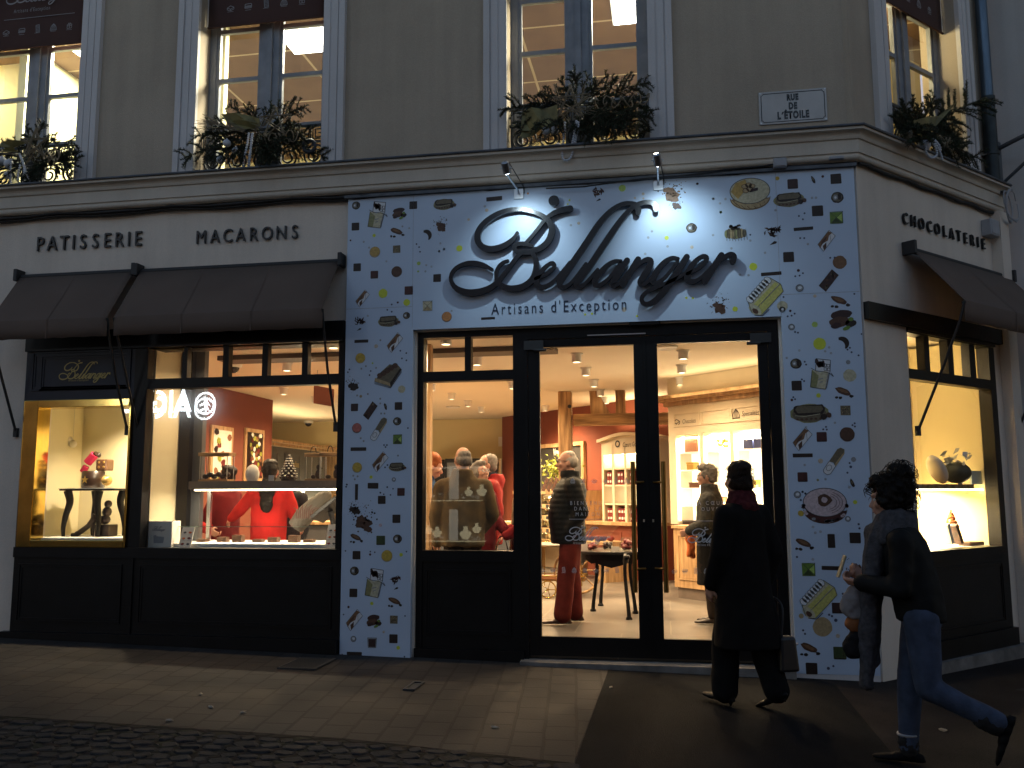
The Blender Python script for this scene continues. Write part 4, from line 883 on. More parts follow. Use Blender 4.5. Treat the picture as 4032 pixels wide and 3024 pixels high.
def tart(I, s, a='yl', c='go'):
    I.poly([(s*math.cos(t), -s*.3+s*.62*math.sin(t)) for t in np.linspace(math.pi, 2*math.pi, 14)], 'tan' if a == 'yl' else 'mr', 1); I.blob(0, s*.1, s, s*.68, 'cr' if a == 'yl' else 'pp', 28, .02, 2)
    I.poly([(-s*.95, s*.1), (-s*.7, s*.55), (-s*.2, s*.72), (-s*.1, s*.3), (-s*.6, -s*.3)], c if a == 'yl' else 'pp', 3)
    pts = [(s*math.cos(t), s*.1+s*.68*math.sin(t)) for t in np.linspace(0, 6.29, 40)]; I.line(pts, s*.03, 'ln', 4); I.line([(s*math.cos(t), -s*.25+s*.62*math.sin(t)) for t in np.linspace(math.pi, 2*math.pi, 16)], s*.03, 'br', 4)
    for i in range(9): t = math.pi+i*math.pi/9; I.line([(s*math.cos(t)*.96, -s*.12+s*.6*math.sin(t)), (s*math.cos(t+.2)*.8, -s*.28+s*.6*math.sin(t+.2))], s*.025, 'br', 4)
    if a == 'yl':
        for (x, y) in ((-.25, .35), (-.05, .42), (.12, .35), (-.2, .12), (.0, .2)): I.blob(x*s, y*s, s*.16, s*.12, 'tan', 10, .1, 4); I.line([((x+.16*math.cos(q*.7))*s, (y+.12*math.sin(q*.7))*s) for q in range(10)], s*.025, 'br', 5)
        I.poly([(s*.0, s*.02), (s*.4, s*.1), (s*.42, s*.25), (s*.05, s*.2)], 'dk2', 5)
    else:
        I.blob(0, s*.2, s*.32, s*.28, 'br', 12, .15, 4); I.blob(-s*.02, s*.22, s*.15, s*.14, 'pp', 10, .1, 5)
        for q in (.55, .68, .82): I.line([(q*s*math.cos(t), s*.1+q*s*.66*math.sin(t)) for t in np.linspace(-1.2, 1.1, 10)], s*.018, 'mr', 4)
        for _ in range(22): t = rng.uniform(math.pi*.95, math.pi*2.05); I.blob(s*math.cos(t), -s*.12+s*.68*math.sin(t), s*.09, s*.07, rng.choice(['mr', 'pp', 'dk2', 'gy2']), 8, .2, 5)
def brioche(I, s):
    for i in range(8):
        x = -.75+i*.215; hh = .95-abs(x)*.5; I.blob(x*s*.95, -s*.15+(.2-abs(x)*.1)*s, s*.17, s*hh*.62, ['ol', 'gb', 'tan', 'gb'][i % 4], 14, .06, 1+i % 3); I.line([(x*s+.1*s, s*.35), (x*s*1.1+.12*s, -s*.7*(1-abs(x)*.2))], s*.03, 'dk', 5)
    for _ in range(9): I.blob(rng.uniform(-.35, .3)*s, rng.uniform(.35, .7)*s, s*.16, s*.1, 'dk', 7, .35, 6)
def esquimau(I, s):
    I.poly([(-s*.22, -s*.2), (-s*.22, s*.75), (-s*.1, s*.95), (s*.15, s*.98), (s*.3, s*.75), (s*.3, -s*.28), (s*.05, -s*.12)], 'gb', 1); I.poly([(s*.22, s*.85), (s*.3, s*.75), (s*.3, -s*.28), (s*.16, -s*.1)], 'tan', 2)
    I.poly([(-s*.22, -s*.2), (-s*.22, -s*.85), (-s*.1, -s*.98), (s*.15, -s*.98), (s*.28, -s*.82), (s*.28, -s*.2)], 'wh', 1); I.line([(-s*.22, -s*.2), (-s*.22, -s*.85), (-s*.1, -s*.98), (s*.15, -s*.98), (s*.28, -s*.82), (s*.28, -s*.2)], s*.03); I.line([(s*.0+s*.15*math.cos(t), -s*.55+s*.2*math.sin(t)) for t in np.linspace(0, 6.3, 16)], s*.025)
def gingerbar(I, s): I.poly([(-s, -s*.4), (s*.9, -s*.42), (s, s*.38), (-s*.9, s*.42)], 'dk2', 1); [I.blob(rng.uniform(-.8, .8)*s, rng.uniform(-.3, .3)*s, s*.14, s*.1, rng.choice(['gb', 'dk', 'br']), 7, .3, 2) for _ in range(9)]; I.line([(-s, -s*.4), (s*.9, -s*.42), (s, s*.38)], s*.03, 'dk', 3)
def pecanlog(I, s):
    I.poly([(-s, -s*.45), (s*.2, -s*.85), (s*1.0, s*.35), (s*.75, s*.65), (s*.1, s*.75), (-s*.6, s*.15)], 'gb', 1); I.poly([(-s, -s*.45), (s*.2, -s*.85), (s*.2, -s*.6), (-s*.95, -s*.2)], 'tan', 2)
    for i in range(5): I.blob(-s*.6+i*s*.28, -s*.05+i*s*.17, s*.2, s*.18, 'br', 12, .1, 3); I.line([(-s*.6+i*s*.28+s*.2*math.cos(t), -s*.05+i*s*.17+s*.18*math.sin(t)) for t in np.linspace(.3, 3.2, 8)], s*.03, 'dk', 4)
    I.poly([(s*.2, -s*.85), (s*1.0, s*.35), (s*.85, s*.4), (s*.15, -s*.6)], 'dk', 3)
    for q in (0, .1, .2): I.line([(-s, -s*(.45+q*.8)), (s*.2, -s*(.85+q*.5)), (s*1.0, s*(.35-q*.9))], s*.03)
def bone(I, s): I.blob(0, 0, s*.35, s*.95, 'dk', 10, .15, 1, .35); I.blob(-s*.05, s*.2, s*.18, s*.4, 'gb', 8, .1, 2, .35); [I.blob(rng.uniform(-.8, -.3)*s, rng.uniform(-1, 0)*s, s*.06, s*.06, 'gy2', 5, .2, 1) for _ in range(4)]
def ringy(I, s): I.blob(0, 0, s, s, 'gy2', 14, .06, 1); I.blob(s*.05, s*.1, s*.5, s*.45, 'wh', 12, .1, 2); I.line([(s*.95*math.cos(t), s*.95*math.sin(t)) for t in np.linspace(0, 6.3, 18)], s*.14, 'ln', 3)
def pot_(I, s): I.poly([(-s, s), (s, s), (s*.85, -s), (-s*.85, -s)], 'gy2', 1); I.poly([(-s*.8, s*.75), (s*.8, s*.75), (s*.7, -s*.85), (-s*.7, -s*.85)], 'dk2', 2); I.line([(-s, s), (s, s), (s*.85, -s), (-s*.85, -s), (-s, s)], s*.05)
CROPS = {2: (1340, 640, .3979), 3: (2600, 640, .3979), 4: (1320, 1200, .4521), 5: (1320, 1880, .4582), 6: (3050, 1200, .4523), 7: (3050, 1880, .4945), 1: (1700, 720, .5696)}
def put(c, fn, x, y, s, rot=0.0, *a):
    ox, oy, k = CROPS[c]; u, z = FR.hit(ox+x*k, oy+y*k); I = Ink(u, z, R(rot)); fn(I, s*k/437.0, *a)
    LAY[0] += 1
P_ = put
# left pillar and header, left
P_(2, truffle, 156, 425, 46); P_(2, choctab, 372, 515, 150, 4); P_(2, cocoa, 585, 505, 80); P_(2, square, 722, 422, 42, 0, 'dk'); P_(2, eclair, 1030, 408, 118, 2); P_(2, square, 150, 634, 42, 0, 'dk'); P_(2, bean, 560, 690, 82); P_(2, moon, 850, 720, 60); P_(2, splat, 1000, 620, 105)
P_(2, dot, 335, 722, 18, 0, 'gy'); P_(2, dot, 101, 771, 10, 0, 'mr'); P_(2, macaron, 342, 884, 57, 0, 'go'); P_(2, texsq, 558, 857, 40); P_(2, square, 167, 1037, 42, 0, 'dk'); P_(2, square, 337, 1110, 41, 0, 'mr'); P_(2, macaron, 558, 1079, 57, 0, 'mc'); P_(2, dot, 776, 998, 20, 0, 'lg')
P_(2, slice_, 217, 1345, 88, 50); P_(2, dot, 423, 1295, 49, 0, 'gy'); P_(2, square, 677, 1266, 45, 0, 'mr'); P_(2, dot, 657, 1385, 36, 0, 'gy'); P_(2, dot, 569, 1385, 11, 0, 'mr'); P_(2, square, 958, 1143, 41, 0, 'dk'); P_(2, greensq, 862, 1420, 50, 0, 'cr'); P_(2, macaron, 1053, 1526, 52, 0, 'or'); P_(2, truffle, 655, 1514, 39); P_(2, eclair, 480, 1565, 115, 2); P_(2, shav, 185, 1580, 95)
P_(2, dot, 770, 1077, 11, 0, 'lg')
for x, y in ((754, 807), (780, 837), (789, 883), (509, 1405), (465, 1458), (509, 1476)): P_(2, dot, x, y, 9, 0, 'bl')
for x, y in ((615, 632), (456, 978), (285, 842), (990, 800), (1028, 858), (978, 878), (850, 1015), (902, 1030), (842, 1077), (232, 785), (1102, 1468), (272, 1517), (682, 650)): P_(2, dot, x, y, 11, 0, 'seam')
# header middle
P_(1, bar, 432, 110, 58, 2, 'dk', .27); P_(1, dot, 665, 73, 8, 0, 'or'); P_(1, dot, 380, 189, 13, 0, 'pl'); P_(1, dot, 255, 254, 10, 0, 'pl'); P_(1, dot, 191, 453, 23, 0, 'gy'); P_(1, shav, 1150, 68, 66); P_(1, dot, 1317, 37, 25, 0, 'lg'); P_(1, splat, 1655, 60, 115, 0, 'lb'); P_(1, dot, 1835, 7, 8, 0, 'mr'); P_(1, truffle, 1796, 312, 37); P_(1, brioche, 2098, 350, 82); P_(1, dot, 1624, 380, 15, 0, 'gy'); P_(1, dot, 1016, 279, 11, 0, 'pl'); P_(1, dot, 1798, 445, 12, 0, 'pl')
P_(1, dot, 1461, 77, 10, 0, 'pl'); P_(1, dot, 1404, 105, 8, 0, 'pl'); P_(1, dot, 1463, 108, 7, 0, 'pl'); P_(1, dot, 1998, 203, 9, 0, 'lg'); P_(1, dot, 952, 120, 7, 0, 'gy'); P_(1, dot, 940, 147, 6, 0, 'gy'); P_(1, dot, 1330, 876, 16, 0, 'pl')
for x, y in ((1060, 910), (1108, 905), (1419, 921), (1760, 795), (1805, 797)): P_(1, dot, x, y, 8, 0, 'gy')
for x, y in ((367, 162), (962, 293), (1522, 335), (1496, 378), (1476, 491), (1630, 440), (1132, 330), (84, 458), (52, 472), (1945, 110), (2030, 112)): P_(1, dot, x, y, 9, 0, 'seam')
P_(1, bar, 389, 937, 50, 1, 'dk', .18); P_(1, splat, 1990, 850, 88); P_(1, dot, 2097, 872, 18, 0, 'gy'); P_(1, splat, 1690, 150, 60, 20)
# header right
P_(3, tart, 886, 300, 190); P_(3, dot, 1158, 157, 20, 0, 'ye'); P_(3, square, 1310, 212, 49, 0, 'dk2'); P_(3, bone, 1513, 172, 42); P_(3, dot, 1607, 138, 13, 0, 'mr'); P_(3, square, 1737, 161, 50, 0, 'dk'); P_(3, eclair, 1280, 360, 145, 3); P_(3, truffle, 1751, 346, 58); P_(3, square, 1556, 478, 52, 0, 'dk'); P_(3, greensq, 1742, 546, 58); P_(3, shav, 1110, 690, 135); P_(3, bar, 1416, 655, 90, 2, 'dk', .18); P_(3, slice_, 1640, 775, 98, 52)
P_(3, square, 1270, 935, 50, 0, 'dk'); P_(3, dot, 1775, 987, 64, 0, 'lb'); P_(3, dot, 920, 1030, 38, 0, 'gy'); P_(3, bar, 1097, 1100, 96, 2, 'dk', .18); P_(3, gingerbar, 1665, 1167, 105, 52); P_(3, dot, 1366, 1068, 14, 0, 'mr'); P_(3, ringy, 1378, 1242, 36); P_(3, log_yellow, 1010, 1320, 190, 47); P_(3, bean, 1775, 1375, 90); P_(3, cocoa, 1805, 1560, 125); P_(3, dot, 1207, 1420, 50, 0, 'cr'); P_(3, ringy, 1207, 1455, 28); P_(3, dot, 1529, 1321, 16, 0, 'pl'); P_(3, dot, 1528, 1603, 27, 0, 'lg'); P_(3, ringy, 1298, 1628, 30); P_(3, dot, 367, 210, 12, 0, 'mr'); P_(3, dot, 598, 492, 12, 0, 'lg'); P_(3, dot, 1286, 1468, 12, 0, 'mr')
for x, y in ((1371, 529), (1427, 502), (1411, 562), (1384, 748), (1424, 748), (1335, 1125), (1378, 1119), (1411, 1095), (1681, 943), (1725, 940), (1260, 1522), (1299, 1515), (1329, 1495), (890, 715), (1219, 1331), (1920, 1300)): P_(3, dot, x, y, 9, 0, 'bl')
for x, y in ((527, 360), (590, 405), (1036, 893), (788, 1110), (873, 1115), (522, 718), (890, 772), (1502, 350), (1540, 348), (1460, 807), (1140, 472), (704, 850)): P_(3, dot, x, y, 12, 0, 'seam')
# left pillar
P_(4, bar, 227, 318, 66, 0, 'dk', .22); P_(4, slice_, 516, 330, 88, 50); P_(4, dot, 356, 361, 18, 0, 'pl'); P_(4, macaron, 219, 464, 46, 0, 'ye'); P_(4, pecanlog, 460, 610, 128); P_(4, splat, 150, 700, 85, 40, 'dk'); P_(4, dot, 579, 735, 34, 0, 'cr'); P_(4, dot, 223, 797, 13, 0, 'tan'); P_(4, square, 168, 894, 34, 0, 'dk2'); P_(4, gingerbar, 305, 922, 80, 56); P_(4, bone, 438, 888, 34); P_(4, square, 551, 882, 35, 0, 'dk'); P_(4, truffle, 540, 1015, 39); P_(4, macaron, 188, 1073, 44, 0, 'pk'); P_(4, esquimau, 378, 1080, 118, -32); P_(4, greensq, 542, 1172, 41); P_(4, bar, 202, 1257, 74, 0, 'dk', .22); P_(4, slice_, 388, 1368, 88, 50); P_(4, macaron, 191, 1416, 45, 0, 'ye'); P_(4, eclair, 540, 1408, 78, 2); P_(4, dot, 312, 1501, 15, 0, 'gy'); P_(4, ringy, 511, 1522, 18); P_(4, dot, 325, 509, 9, 0, 'lg')
for x, y in ((567, 401), (619, 421), (581, 467), (620, 484), (299, 613), (309, 577), (124, 563), (110, 588), (434, 1416), (455, 1396), (425, 1222), (450, 1222), (438, 1239), (633, 1074), (100, 1565), (95, 1585), (453, 1588), (393, 1637)): P_(4, dot, x, y, 8, 0, 'bl')
for x, y in ((394, 309), (228, 557), (267, 535), (356, 550), (284, 777), (191, 790), (392, 818), (392, 859), (430, 947), (400, 947), (247, 1187), (222, 1162), (547, 1314), (157, 1489), (195, 1495), (171, 1520)): P_(4, dot, x, y, 9, 0, 'gy2')
P_(5, vbar, 183, 125, 70); P_(5, brick, 325, 71, 49); P_(5, square, 400, 193, 35, 0, 'dk'); P_(5, square, 565, 124, 34, 0, 'mr'); P_(5, splat, 250, 370, 150); P_(5, splat, 165, 270, 90, 30, 'dk'); P_(5, square, 526, 355, 36, 0, 'dk'); P_(5, bean, 180, 522, 62); P_(5, square, 391, 540, 40, 0, 'dg'); P_(5, truffle, 535, 528, 40); P_(5, square, 183, 668, 36, 0, 'dk'); P_(5, macaron, 444, 673, 49, 0, 'ye'); P_(5, dot, 566, 664, 16, 0, 'gy'); P_(5, dot, 300, 662, 10, 0, 'mr'); P_(5, truffle, 165, 803, 40); P_(5, choctab, 345, 905, 128, 4); P_(5, shav, 522, 890, 78); P_(5, square, 156, 992, 36, 0, 'dk'); P_(5, bean, 510, 1070, 66); P_(5, dot, 314, 1083, 15, 0, 'gy'); P_(5, dot, 114, 1113, 10, 0, 'mr'); P_(5, slice_, 160, 1225, 88, 50); P_(5, cocoa, 335, 1235, 70); P_(5, texsq, 504, 1222, 34, 0, 'gb'); P_(5, ringy, 157, 1387, 25); P_(5, pot_, 317, 1420, 42); P_(5, square, 500, 1386, 37, 0, 'dk'); P_(5, dot, 541, 1463, 16, 0, 'gy'); P_(5, bar, 164, 1516, 68, 0, 'dk', .24); P_(5, dot, 416, 1328, 11, 0, 'pl'); P_(5, dot, 389, 410, 15, 0, 'pp')
for x, y in ((387, 130), (417, 144), (448, 83), (497, 97), (475, 150), (102, 62), (95, 80), (340, 643), (302, 637), (612, 637), (88, 631), (72, 1178), (600, 1190), (60, 1522), (595, 1540)): P_(5, dot, x, y, 7, 0, 'bl')
# right pillar
P_(6, dot, 391, 340, 52, 0, 'gy'); P_(6, moon, 588, 335, 56); P_(6, truffle, 186, 512, 46); P_(6, choctab, 410, 600, 132, 4); P_(6, dot, 654, 615, 52, 0, 'cr'); P_(6, square, 192, 704, 41, 0, 'dk'); P_(6, bean, 600, 765, 76); P_(6, dot, 382, 789, 18, 0, 'gy'); P_(6, dot, 150, 829, 11, 0, 'mr'); P_(6, eclair, 310, 935, 155, 2); P_(6, texsq, 617, 920, 40); P_(6, slice_, 238, 1170, 92, 50); P_(6, square, 410, 1150, 40, 0, 'mr'); P_(6, macaron, 632, 1127, 58, 0, 'mc'); P_(6, bar, 244, 1311, 79, 0, 'dk', .2); P_(6, esquimau, 515, 1358, 128, -35); P_(6, dot, 400, 1360, 20, 0, 'pl'); P_(6, dot, 687, 1347, 20, 0, 'gy2'); P_(6, square, 243, 1500, 39, 0, 'mr'); P_(6, bone, 676, 1555, 40); P_(6, dot, 376, 1526, 10, 0, 'ol'); P_(6, dot, 663, 1411, 11, 0, 'bl'); P_(6, dot, 640, 500, 18, 0, 'gy2')
for x, y in ((634, 390), (655, 375), (670, 413), (262, 496), (274, 521), (237, 650), (257, 664), (163, 805), (178, 822), (447, 1063), (423, 1085), (454, 1087), (678, 1048), (697, 1032), (699, 1060), (758, 255), (653, 1378), (634, 1462), (242, 1630), (268, 1643), (203, 243), (178, 237), (731, 441), (798, 1606)): P_(6, dot, x, y, 8, 0, 'bl')
for x, y in ((475, 371), (440, 405), (491, 422), (106, 463), (525, 1028), (273, 1066), (262, 1395), (443, 1518), (215, 398)): P_(6, dot, x, y, 10, 0, 'seam')
P_(7, tart, 400, 215, 155, 0, 'pp', 'pp'); P_(7, ringy, 181, 137, 26); P_(7, dot, 209, 286, 22, 0, 'ye'); P_(7, dot, 641, 196, 15, 0, 'gy'); P_(7, ringy, 583, 330, 20); P_(7, bean, 232, 530, 70); P_(7, brickv, 452, 506, 51); P_(7, square, 641, 481, 39, 0, 'dk'); P_(7, greensq, 270, 733, 46); P_(7, bar, 459, 722, 75, -1, 'dk', .2); P_(7, splat, 620, 745, 100, 90); P_(7, log_yellow, 330, 965, 145, 47); P_(7, square, 500, 1040, 39, 0, 'dk2'); P_(7, dot, 212, 1103, 18, 0, 'tan'); P_(7, dot, 382, 1190, 70, 0, 'tan'); P_(7, bone, 606, 1207, 40); P_(7, vbar, 697, 1205, 72, 3); P_(7, bean, 278, 1368, 74); P_(7, square, 519, 1398, 45, 0, 'dg'); P_(7, truffle, 678, 1390, 45); P_(7, square, 295, 1521, 41, 0, 'dk'); P_(7, dot, 428, 1520, 11, 0, 'bl'); P_(7, dot, 724, 1532, 18, 0, 'bl'); P_(7, dot, 768, 1330, 18, 0, 'lg'); P_(7, dot, 504, 1262, 15, 0, 'pl'); P_(7, dot, 487, 1137, 12, 0, 'bl')
for x, y in ((543, 926), (546, 950), (568, 950), (434, 1093), (457, 1104), (227, 1217), (242, 1245), (669, 372), (676, 405), (208, 180), (223, 114), (245, 128), (178, 633), (468, 1502), (730, 92)): P_(7, dot, x, y, 8, 0, 'bl')
for x, y in ((306, 395), (324, 440), (305, 652), (365, 432), (587, 1072), (615, 1074), (595, 78)): P_(7, dot, x, y, 10, 0, 'seam')
IK = Ink(0, 0)
zsm = FR.hit(1450, 1214)[1]; us = FR.hit(1627, 900)[0]; us2 = FR.hit(3062, 900)[0]; zs2 = FR.hit(3200, 1155)[1]
IK.line([(PX0+.003, zsm), (us, zsm)], .004, 'seam', 1); IK.line([(us, 3.02), (us, PZT-.003)], .003, 'seam', 1); IK.line([(us2, 3.02), (us2, PZT-.003)], .003, 'seam', 1); IK.line([(us2, zs2), (PX1-.003, zs2)], .004, 'seam', 1)
board.build('board', PMATS, pnl)
b = MB(); b.pbox(FR, PX0, -2.32, 0.002, 0.05, -0.06, 0.003); b.build('base_trim', 'trim', pnl); b = MB(); b.pbox(FR, 1.012, PX1+0.0, 0.002, 0.05, -0.12, -0.0135); b.build('base_trim', 'trim', pnl)
u, z = FR.hit(2205, 1232); u2, z2 = FR.hit(2467, 1222)
text_on(FR, "Artisans d'Exception", (FR.hit(1937, 1210)[0]+FR.hit(2467, 1200)[0])/2, FR.hit(2200, 1229)[1], -0.0050, 0.106, mat('dark_blue_lettering', (0.012, 0.025, 0.06), 0.4), 'tagline', pnl, sx=0.72, spacing=1.33)
# metal rail along the board's top edge
b = MB(); b.box(PX0-0.03, PX1+0.02, -0.035, 0.058, PZT+0.002, PZT+0.03); b.build('top_rail', 'zinc', pnl)
# ------------------------------------------------------------------ cables, spotlights, boxes, street sign
cb = MB(); pts = []
for i in range(60):
    x = -9+i*(1.7+9)/59; pts.append((x, -0.012-0.012*math.sin(i*1.7), 4.352+0.010*math.sin(i*0.9)))
cb.tube(pts, 0.016, 6); cb.tube([(p[0], p[1]+0.022, p[2]-0.022) for p in pts], 0.013, 6)
tag(cb.build('cable_run', 'cable'), 'black cables running under the cornice along the front wall', 'cables')
cb = MB(); pts = [CH.at(0.03+i*2.5/20, -0.03-0.006*math.sin(i*2.1), 4.352+0.008*math.sin(i*1.3)) for i in range(21)]; cb.tube(pts, 0.016, 6); tag(cb.build('cable_run', 'cable'), 'black cable under the cornice of the chamfered corner side', 'cables')
cb = MB(); q = [(2150, 742), (2300, 735), (2440, 715), (2560, 700), (2700, 690), (2850, 668), (3000, 655), (3050, 645)]
cb.tube([FR.at(FR.hit(*p, -0.05)[0], -0.05, FR.hit(*p, -0.05)[1]) for p in q], 0.007, 6); tag(cb.build('lamp_cable', 'cable'), 'thin black cable sagging between the sign spotlights and the junction box', 'cables')
def jbox(P, x, y, w, h, dp, d, label, m='plasticgrey', name='junction_box'):
    u, z = P.hit(x, y, d); b = MB(); b.pbox(P, u-w/2, u+w/2, d-dp, d, z-h/2, z+h/2); t = thing(name, label, 'electric box', tuple(P.at(u, d, z)))
    b.build('casing', m, t, bevel=0.008); b = MB(); b.pbox(P, u-w*.42, u+w*.42, d-dp-0.006, d-dp+0.001, z-h*.4, z+h*.4); b.build('lid', m, t, bevel=0.004); return t
jbox(FR, 3069, 648, 0.115, 0.085, 0.06, -0.02, 'grey junction box on the cornice above the right of the printed board')
jbox(FR, 3290, 628, 0.125, 0.03, 0.05, -0.03, 'flat pale box at the corner end of the rail over the printed board')
jbox(CH, 3880, 905, 0.18, 0.17, 0.10, 0.0, 'pale grey electric box beside the last letters of CHOCOLATERIE')
MT['lampglow'] = emis('cold_led', (0.80, 0.93, 1.0), 30.0)
def sign_lamp(xb, yb, xh, yh, label, aim):
    """bracket on the board's top, arm out towards the street, small barrel head aimed back at the sign"""
    ub_, zb_ = FR.hit(xb, yb, -0.02); base = FR.at(ub_, 0.0, zb_)
    yo = -0.61; uh, zh = FR.hit(xh, yh, yo); head = FR.at(uh, yo, zh)
    t = thing('sign_spotlight', label, 'spotlight', tuple(base), 'sign spotlights')
    b = MB(); b.pbox(FR, ub_-0.045, ub_+0.045, -0.014, -0.001, zb_-0.05, zb_+0.05); b.build('wall_plate', 'steel', t, bevel=0.004)
    b = MB(); b.tube([base+Vector((0, -0.014, 0)), base+Vector((0, -0.05, 0.02)), head+Vector((0, 0.02, -0.045))], 0.009, 8); b.build('arm', 'steel', t)
    dr = (Vector(aim)-head).normalized()
    b = MB(); b.tube([head-dr*0.05, head+dr*0.045], 0.036, 16); b.tube([head-dr*0.05, head-dr*0.06], [0.036, 0.02], 16); h = b.build('lamp_head', 'steel', t)
    b = MB(); b.tube([head+Vector((-0.052, 0, 0)), head+Vector((0.052, 0, 0))], 0.008, 8); b.build('pivot', 'steel', h)
    b = MB(); b.tube([head+dr*0.0455, head+dr*0.047], 0.031, 16); b.build('lens', 'lampglow', h)
    b = MB(); b.tube([head-dr*0.06, head-dr*0.06+Vector((0.02, 0.05, 0.02)), base+Vector((0.05, -0.02, 0.06)), base+Vector((0.05, -0.01, 0.0))], 0.005, 6); b.build('flex', 'cable', t)
    l = bpy.data.lights.new('sign_spotlight_lamp', 'SPOT'); l.energy = 27; l.color = (0.66, 0.88, 1.0); l.spot_size = R(112); l.spot_blend = 1.0; l.shadow_soft_size = 0.02
    o = bpy.data.objects.new('sign_spotlight_lamp', l); COL.objects.link(o); o.location = head+dr*0.055; o.rotation_euler = dr.to_track_quat('-Z', 'Y').to_euler()
for a in ((2042, 762, 1993, 662, 'steel spotlight on a slanted arm over the letter B of the script sign', (2075, 1060)), (2592, 727, 2588, 630, 'steel spotlight on an upright arm over the end of the script sign', (2655, 1010))):
    uu, zz = FR.hit(*a[5]); sign_lamp(a[0], a[1], a[2], a[3], a[4], FR.at(uu, 0, zz))
ssn = thing('street_name_sign', 'white enamel street name plate reading RUE DE L\'ETOILE on the upper wall', 'street sign', tuple(FR.at(0.9, WD, 5.0)))
qa, qb = FR.hit(2994, 365, WD), FR.hit(3250, 478, WD); uc, zc = (qa[0]+qb[0])/2, FR.hit(3122, 421, WD)[1]; hw, hh = 0.295, 0.155
b = MB(); b.pbox(FR, uc-hw, uc+hw, WD-0.012, WD-0.001, zc-hh, zc+hh); b.build('plate', mat('enamel_plate', (0.50, 0.49, 0.48), 0.4, var=0.12, scale=6), ssn, bevel=0.003)
b = MB(); m_ = 0.017
for (x0, x1, z0, z1) in ((-hw+m_+.02, hw-m_-.02, hh-m_-.007, hh-m_), (-hw+m_+.02, hw-m_-.02, -hh+m_, -hh+m_+.007), (-hw+m_, -hw+m_+.007, -hh+m_+.02, hh-m_-.02), (hw-m_-.007, hw-m_, -hh+m_+.02, hh-m_-.02)): b.pbox(FR, uc+x0, uc+x1, WD-0.0135, WD-0.0128, zc+z0, zc+z1)
for sx in (-1, 1):
    for sz in (-1, 1):
        c = (uc+sx*(hw-m_), zc+sz*(hh-m_)); ar = [(c[0]-sx*.022*math.cos(a), c[1]-sz*.022*math.sin(a)) for a in np.linspace(0, math.pi/2, 7)]
        for p, q in zip(ar[:-1], ar[1:]): b.tube([FR.at(p[0], WD-.0131, p[1]), FR.at(q[0], WD-.0131, q[1])], .0025, 5)
b.build('border', 'letter', ssn)
for k, (tx, dz, h) in enumerate((("RUE", .062, .054), ("DE", -.022, .058), ("L\u00b4\u00caTOILE", -.110, .064))): text_on(FR, tx, uc, zc+dz, WD-0.0132, h, 'letter', 'writing', ssn, sx=0.64, spacing=1.2, bold=0.006)
b = MB(); [b.tube([FR.at(uc+sx*(hw-.014), WD-.016, zc+sz*(hh-.014)), FR.at(uc+sx*(hw-.014), WD-.011, zc+sz*(hh-.014))], .006, 8) for sx in (-1, 1) for sz in (-1, 1)]; b.build('screw', 'steel', ssn)
# ------------------------------------------------------------------ banners in the upper windows
MT['banner'] = mat('dark_brown_banner_cloth', (0.062, 0.026, 0.020), 0.85, var=0.15, scale=3, bump=0.1, bscale=200)
MT['bannerprint'] = mat('pale_banner_print', (0.30, 0.29, 0.30), 0.8)
def icon(b, P, u, z, s, d, kind):
    I = lambda x, y: P.at(u+x*s, d, z+y*s)
    def ln(pts, w=.09):
        for a, c in zip(pts[:-1], pts[1:]):
            dx, dy = c[0]-a[0], c[1]-a[1]; L = math.hypot(dx, dy)+1e-9; nx, ny = -dy/L*w/2, dx/L*w/2; b.poly([I(a[0]+nx, a[1]+ny), I(a[0]-nx, a[1]-ny), I(c[0]-nx, c[1]-ny), I(c[0]+nx, c[1]+ny)])
    ln([(-.45, -.58), (.45, -.58)], .06)
    if kind == 0: ln([(-.5, .0), (0, .3), (.5, .05), (0, -.2), (-.5, 0)]); ln([(-.5, 0), (-.5, -.25), (0, -.45), (.5, -.2), (.5, .05)]); ln([(0, -.2), (0, -.45)])
    elif kind == 1: ln([(-.5, .0), (-.45, .3), (.45, .35), (.52, .05), (-.5, 0)]); ln([(-.5, -.05), (-.5, -.3), (.45, -.28), (.52, .0)]); ln([(-.5, -.15), (.5, -.1)], .12)
    elif kind == 2:
        ln([(-.3, .6), (.25, .68), (.38, -.4), (-.2, -.5), (-.3, .6)]); [ln([(-.28+.02*k, .4-.22*k), (.27+.02*k, .45-.22*k)], .05) for k in range(4)]; ln([(-.08, .6), (0, -.48)], .05); ln([(.1, .6), (.18, -.45)], .05)
    elif kind == 3: ln([(-.5, -.4), (-.4, .1), (-.15, .45), (.15, .45), (.4, .1), (.5, -.4), (-.5, -.4)]); [ln([(x, -.35), (x*.5, .4)], .07) for x in (-.3, -.1, .1, .3)]; ln([(-.1, .5), (.1, .55)], .12)
    else: ln([(-.35, .2), (-.35, -.4), (.35, -.35), (.38, .25), (-.35, .2)]); ln([(0, .2), (0, -.38)], .12); ln([(-.35, .0), (.37, .05)], .1); ln([(-.2, .3), (0, .22), (.2, .38), (.05, .45), (0, .25), (-.15, .45), (-.2, .3)], .07)
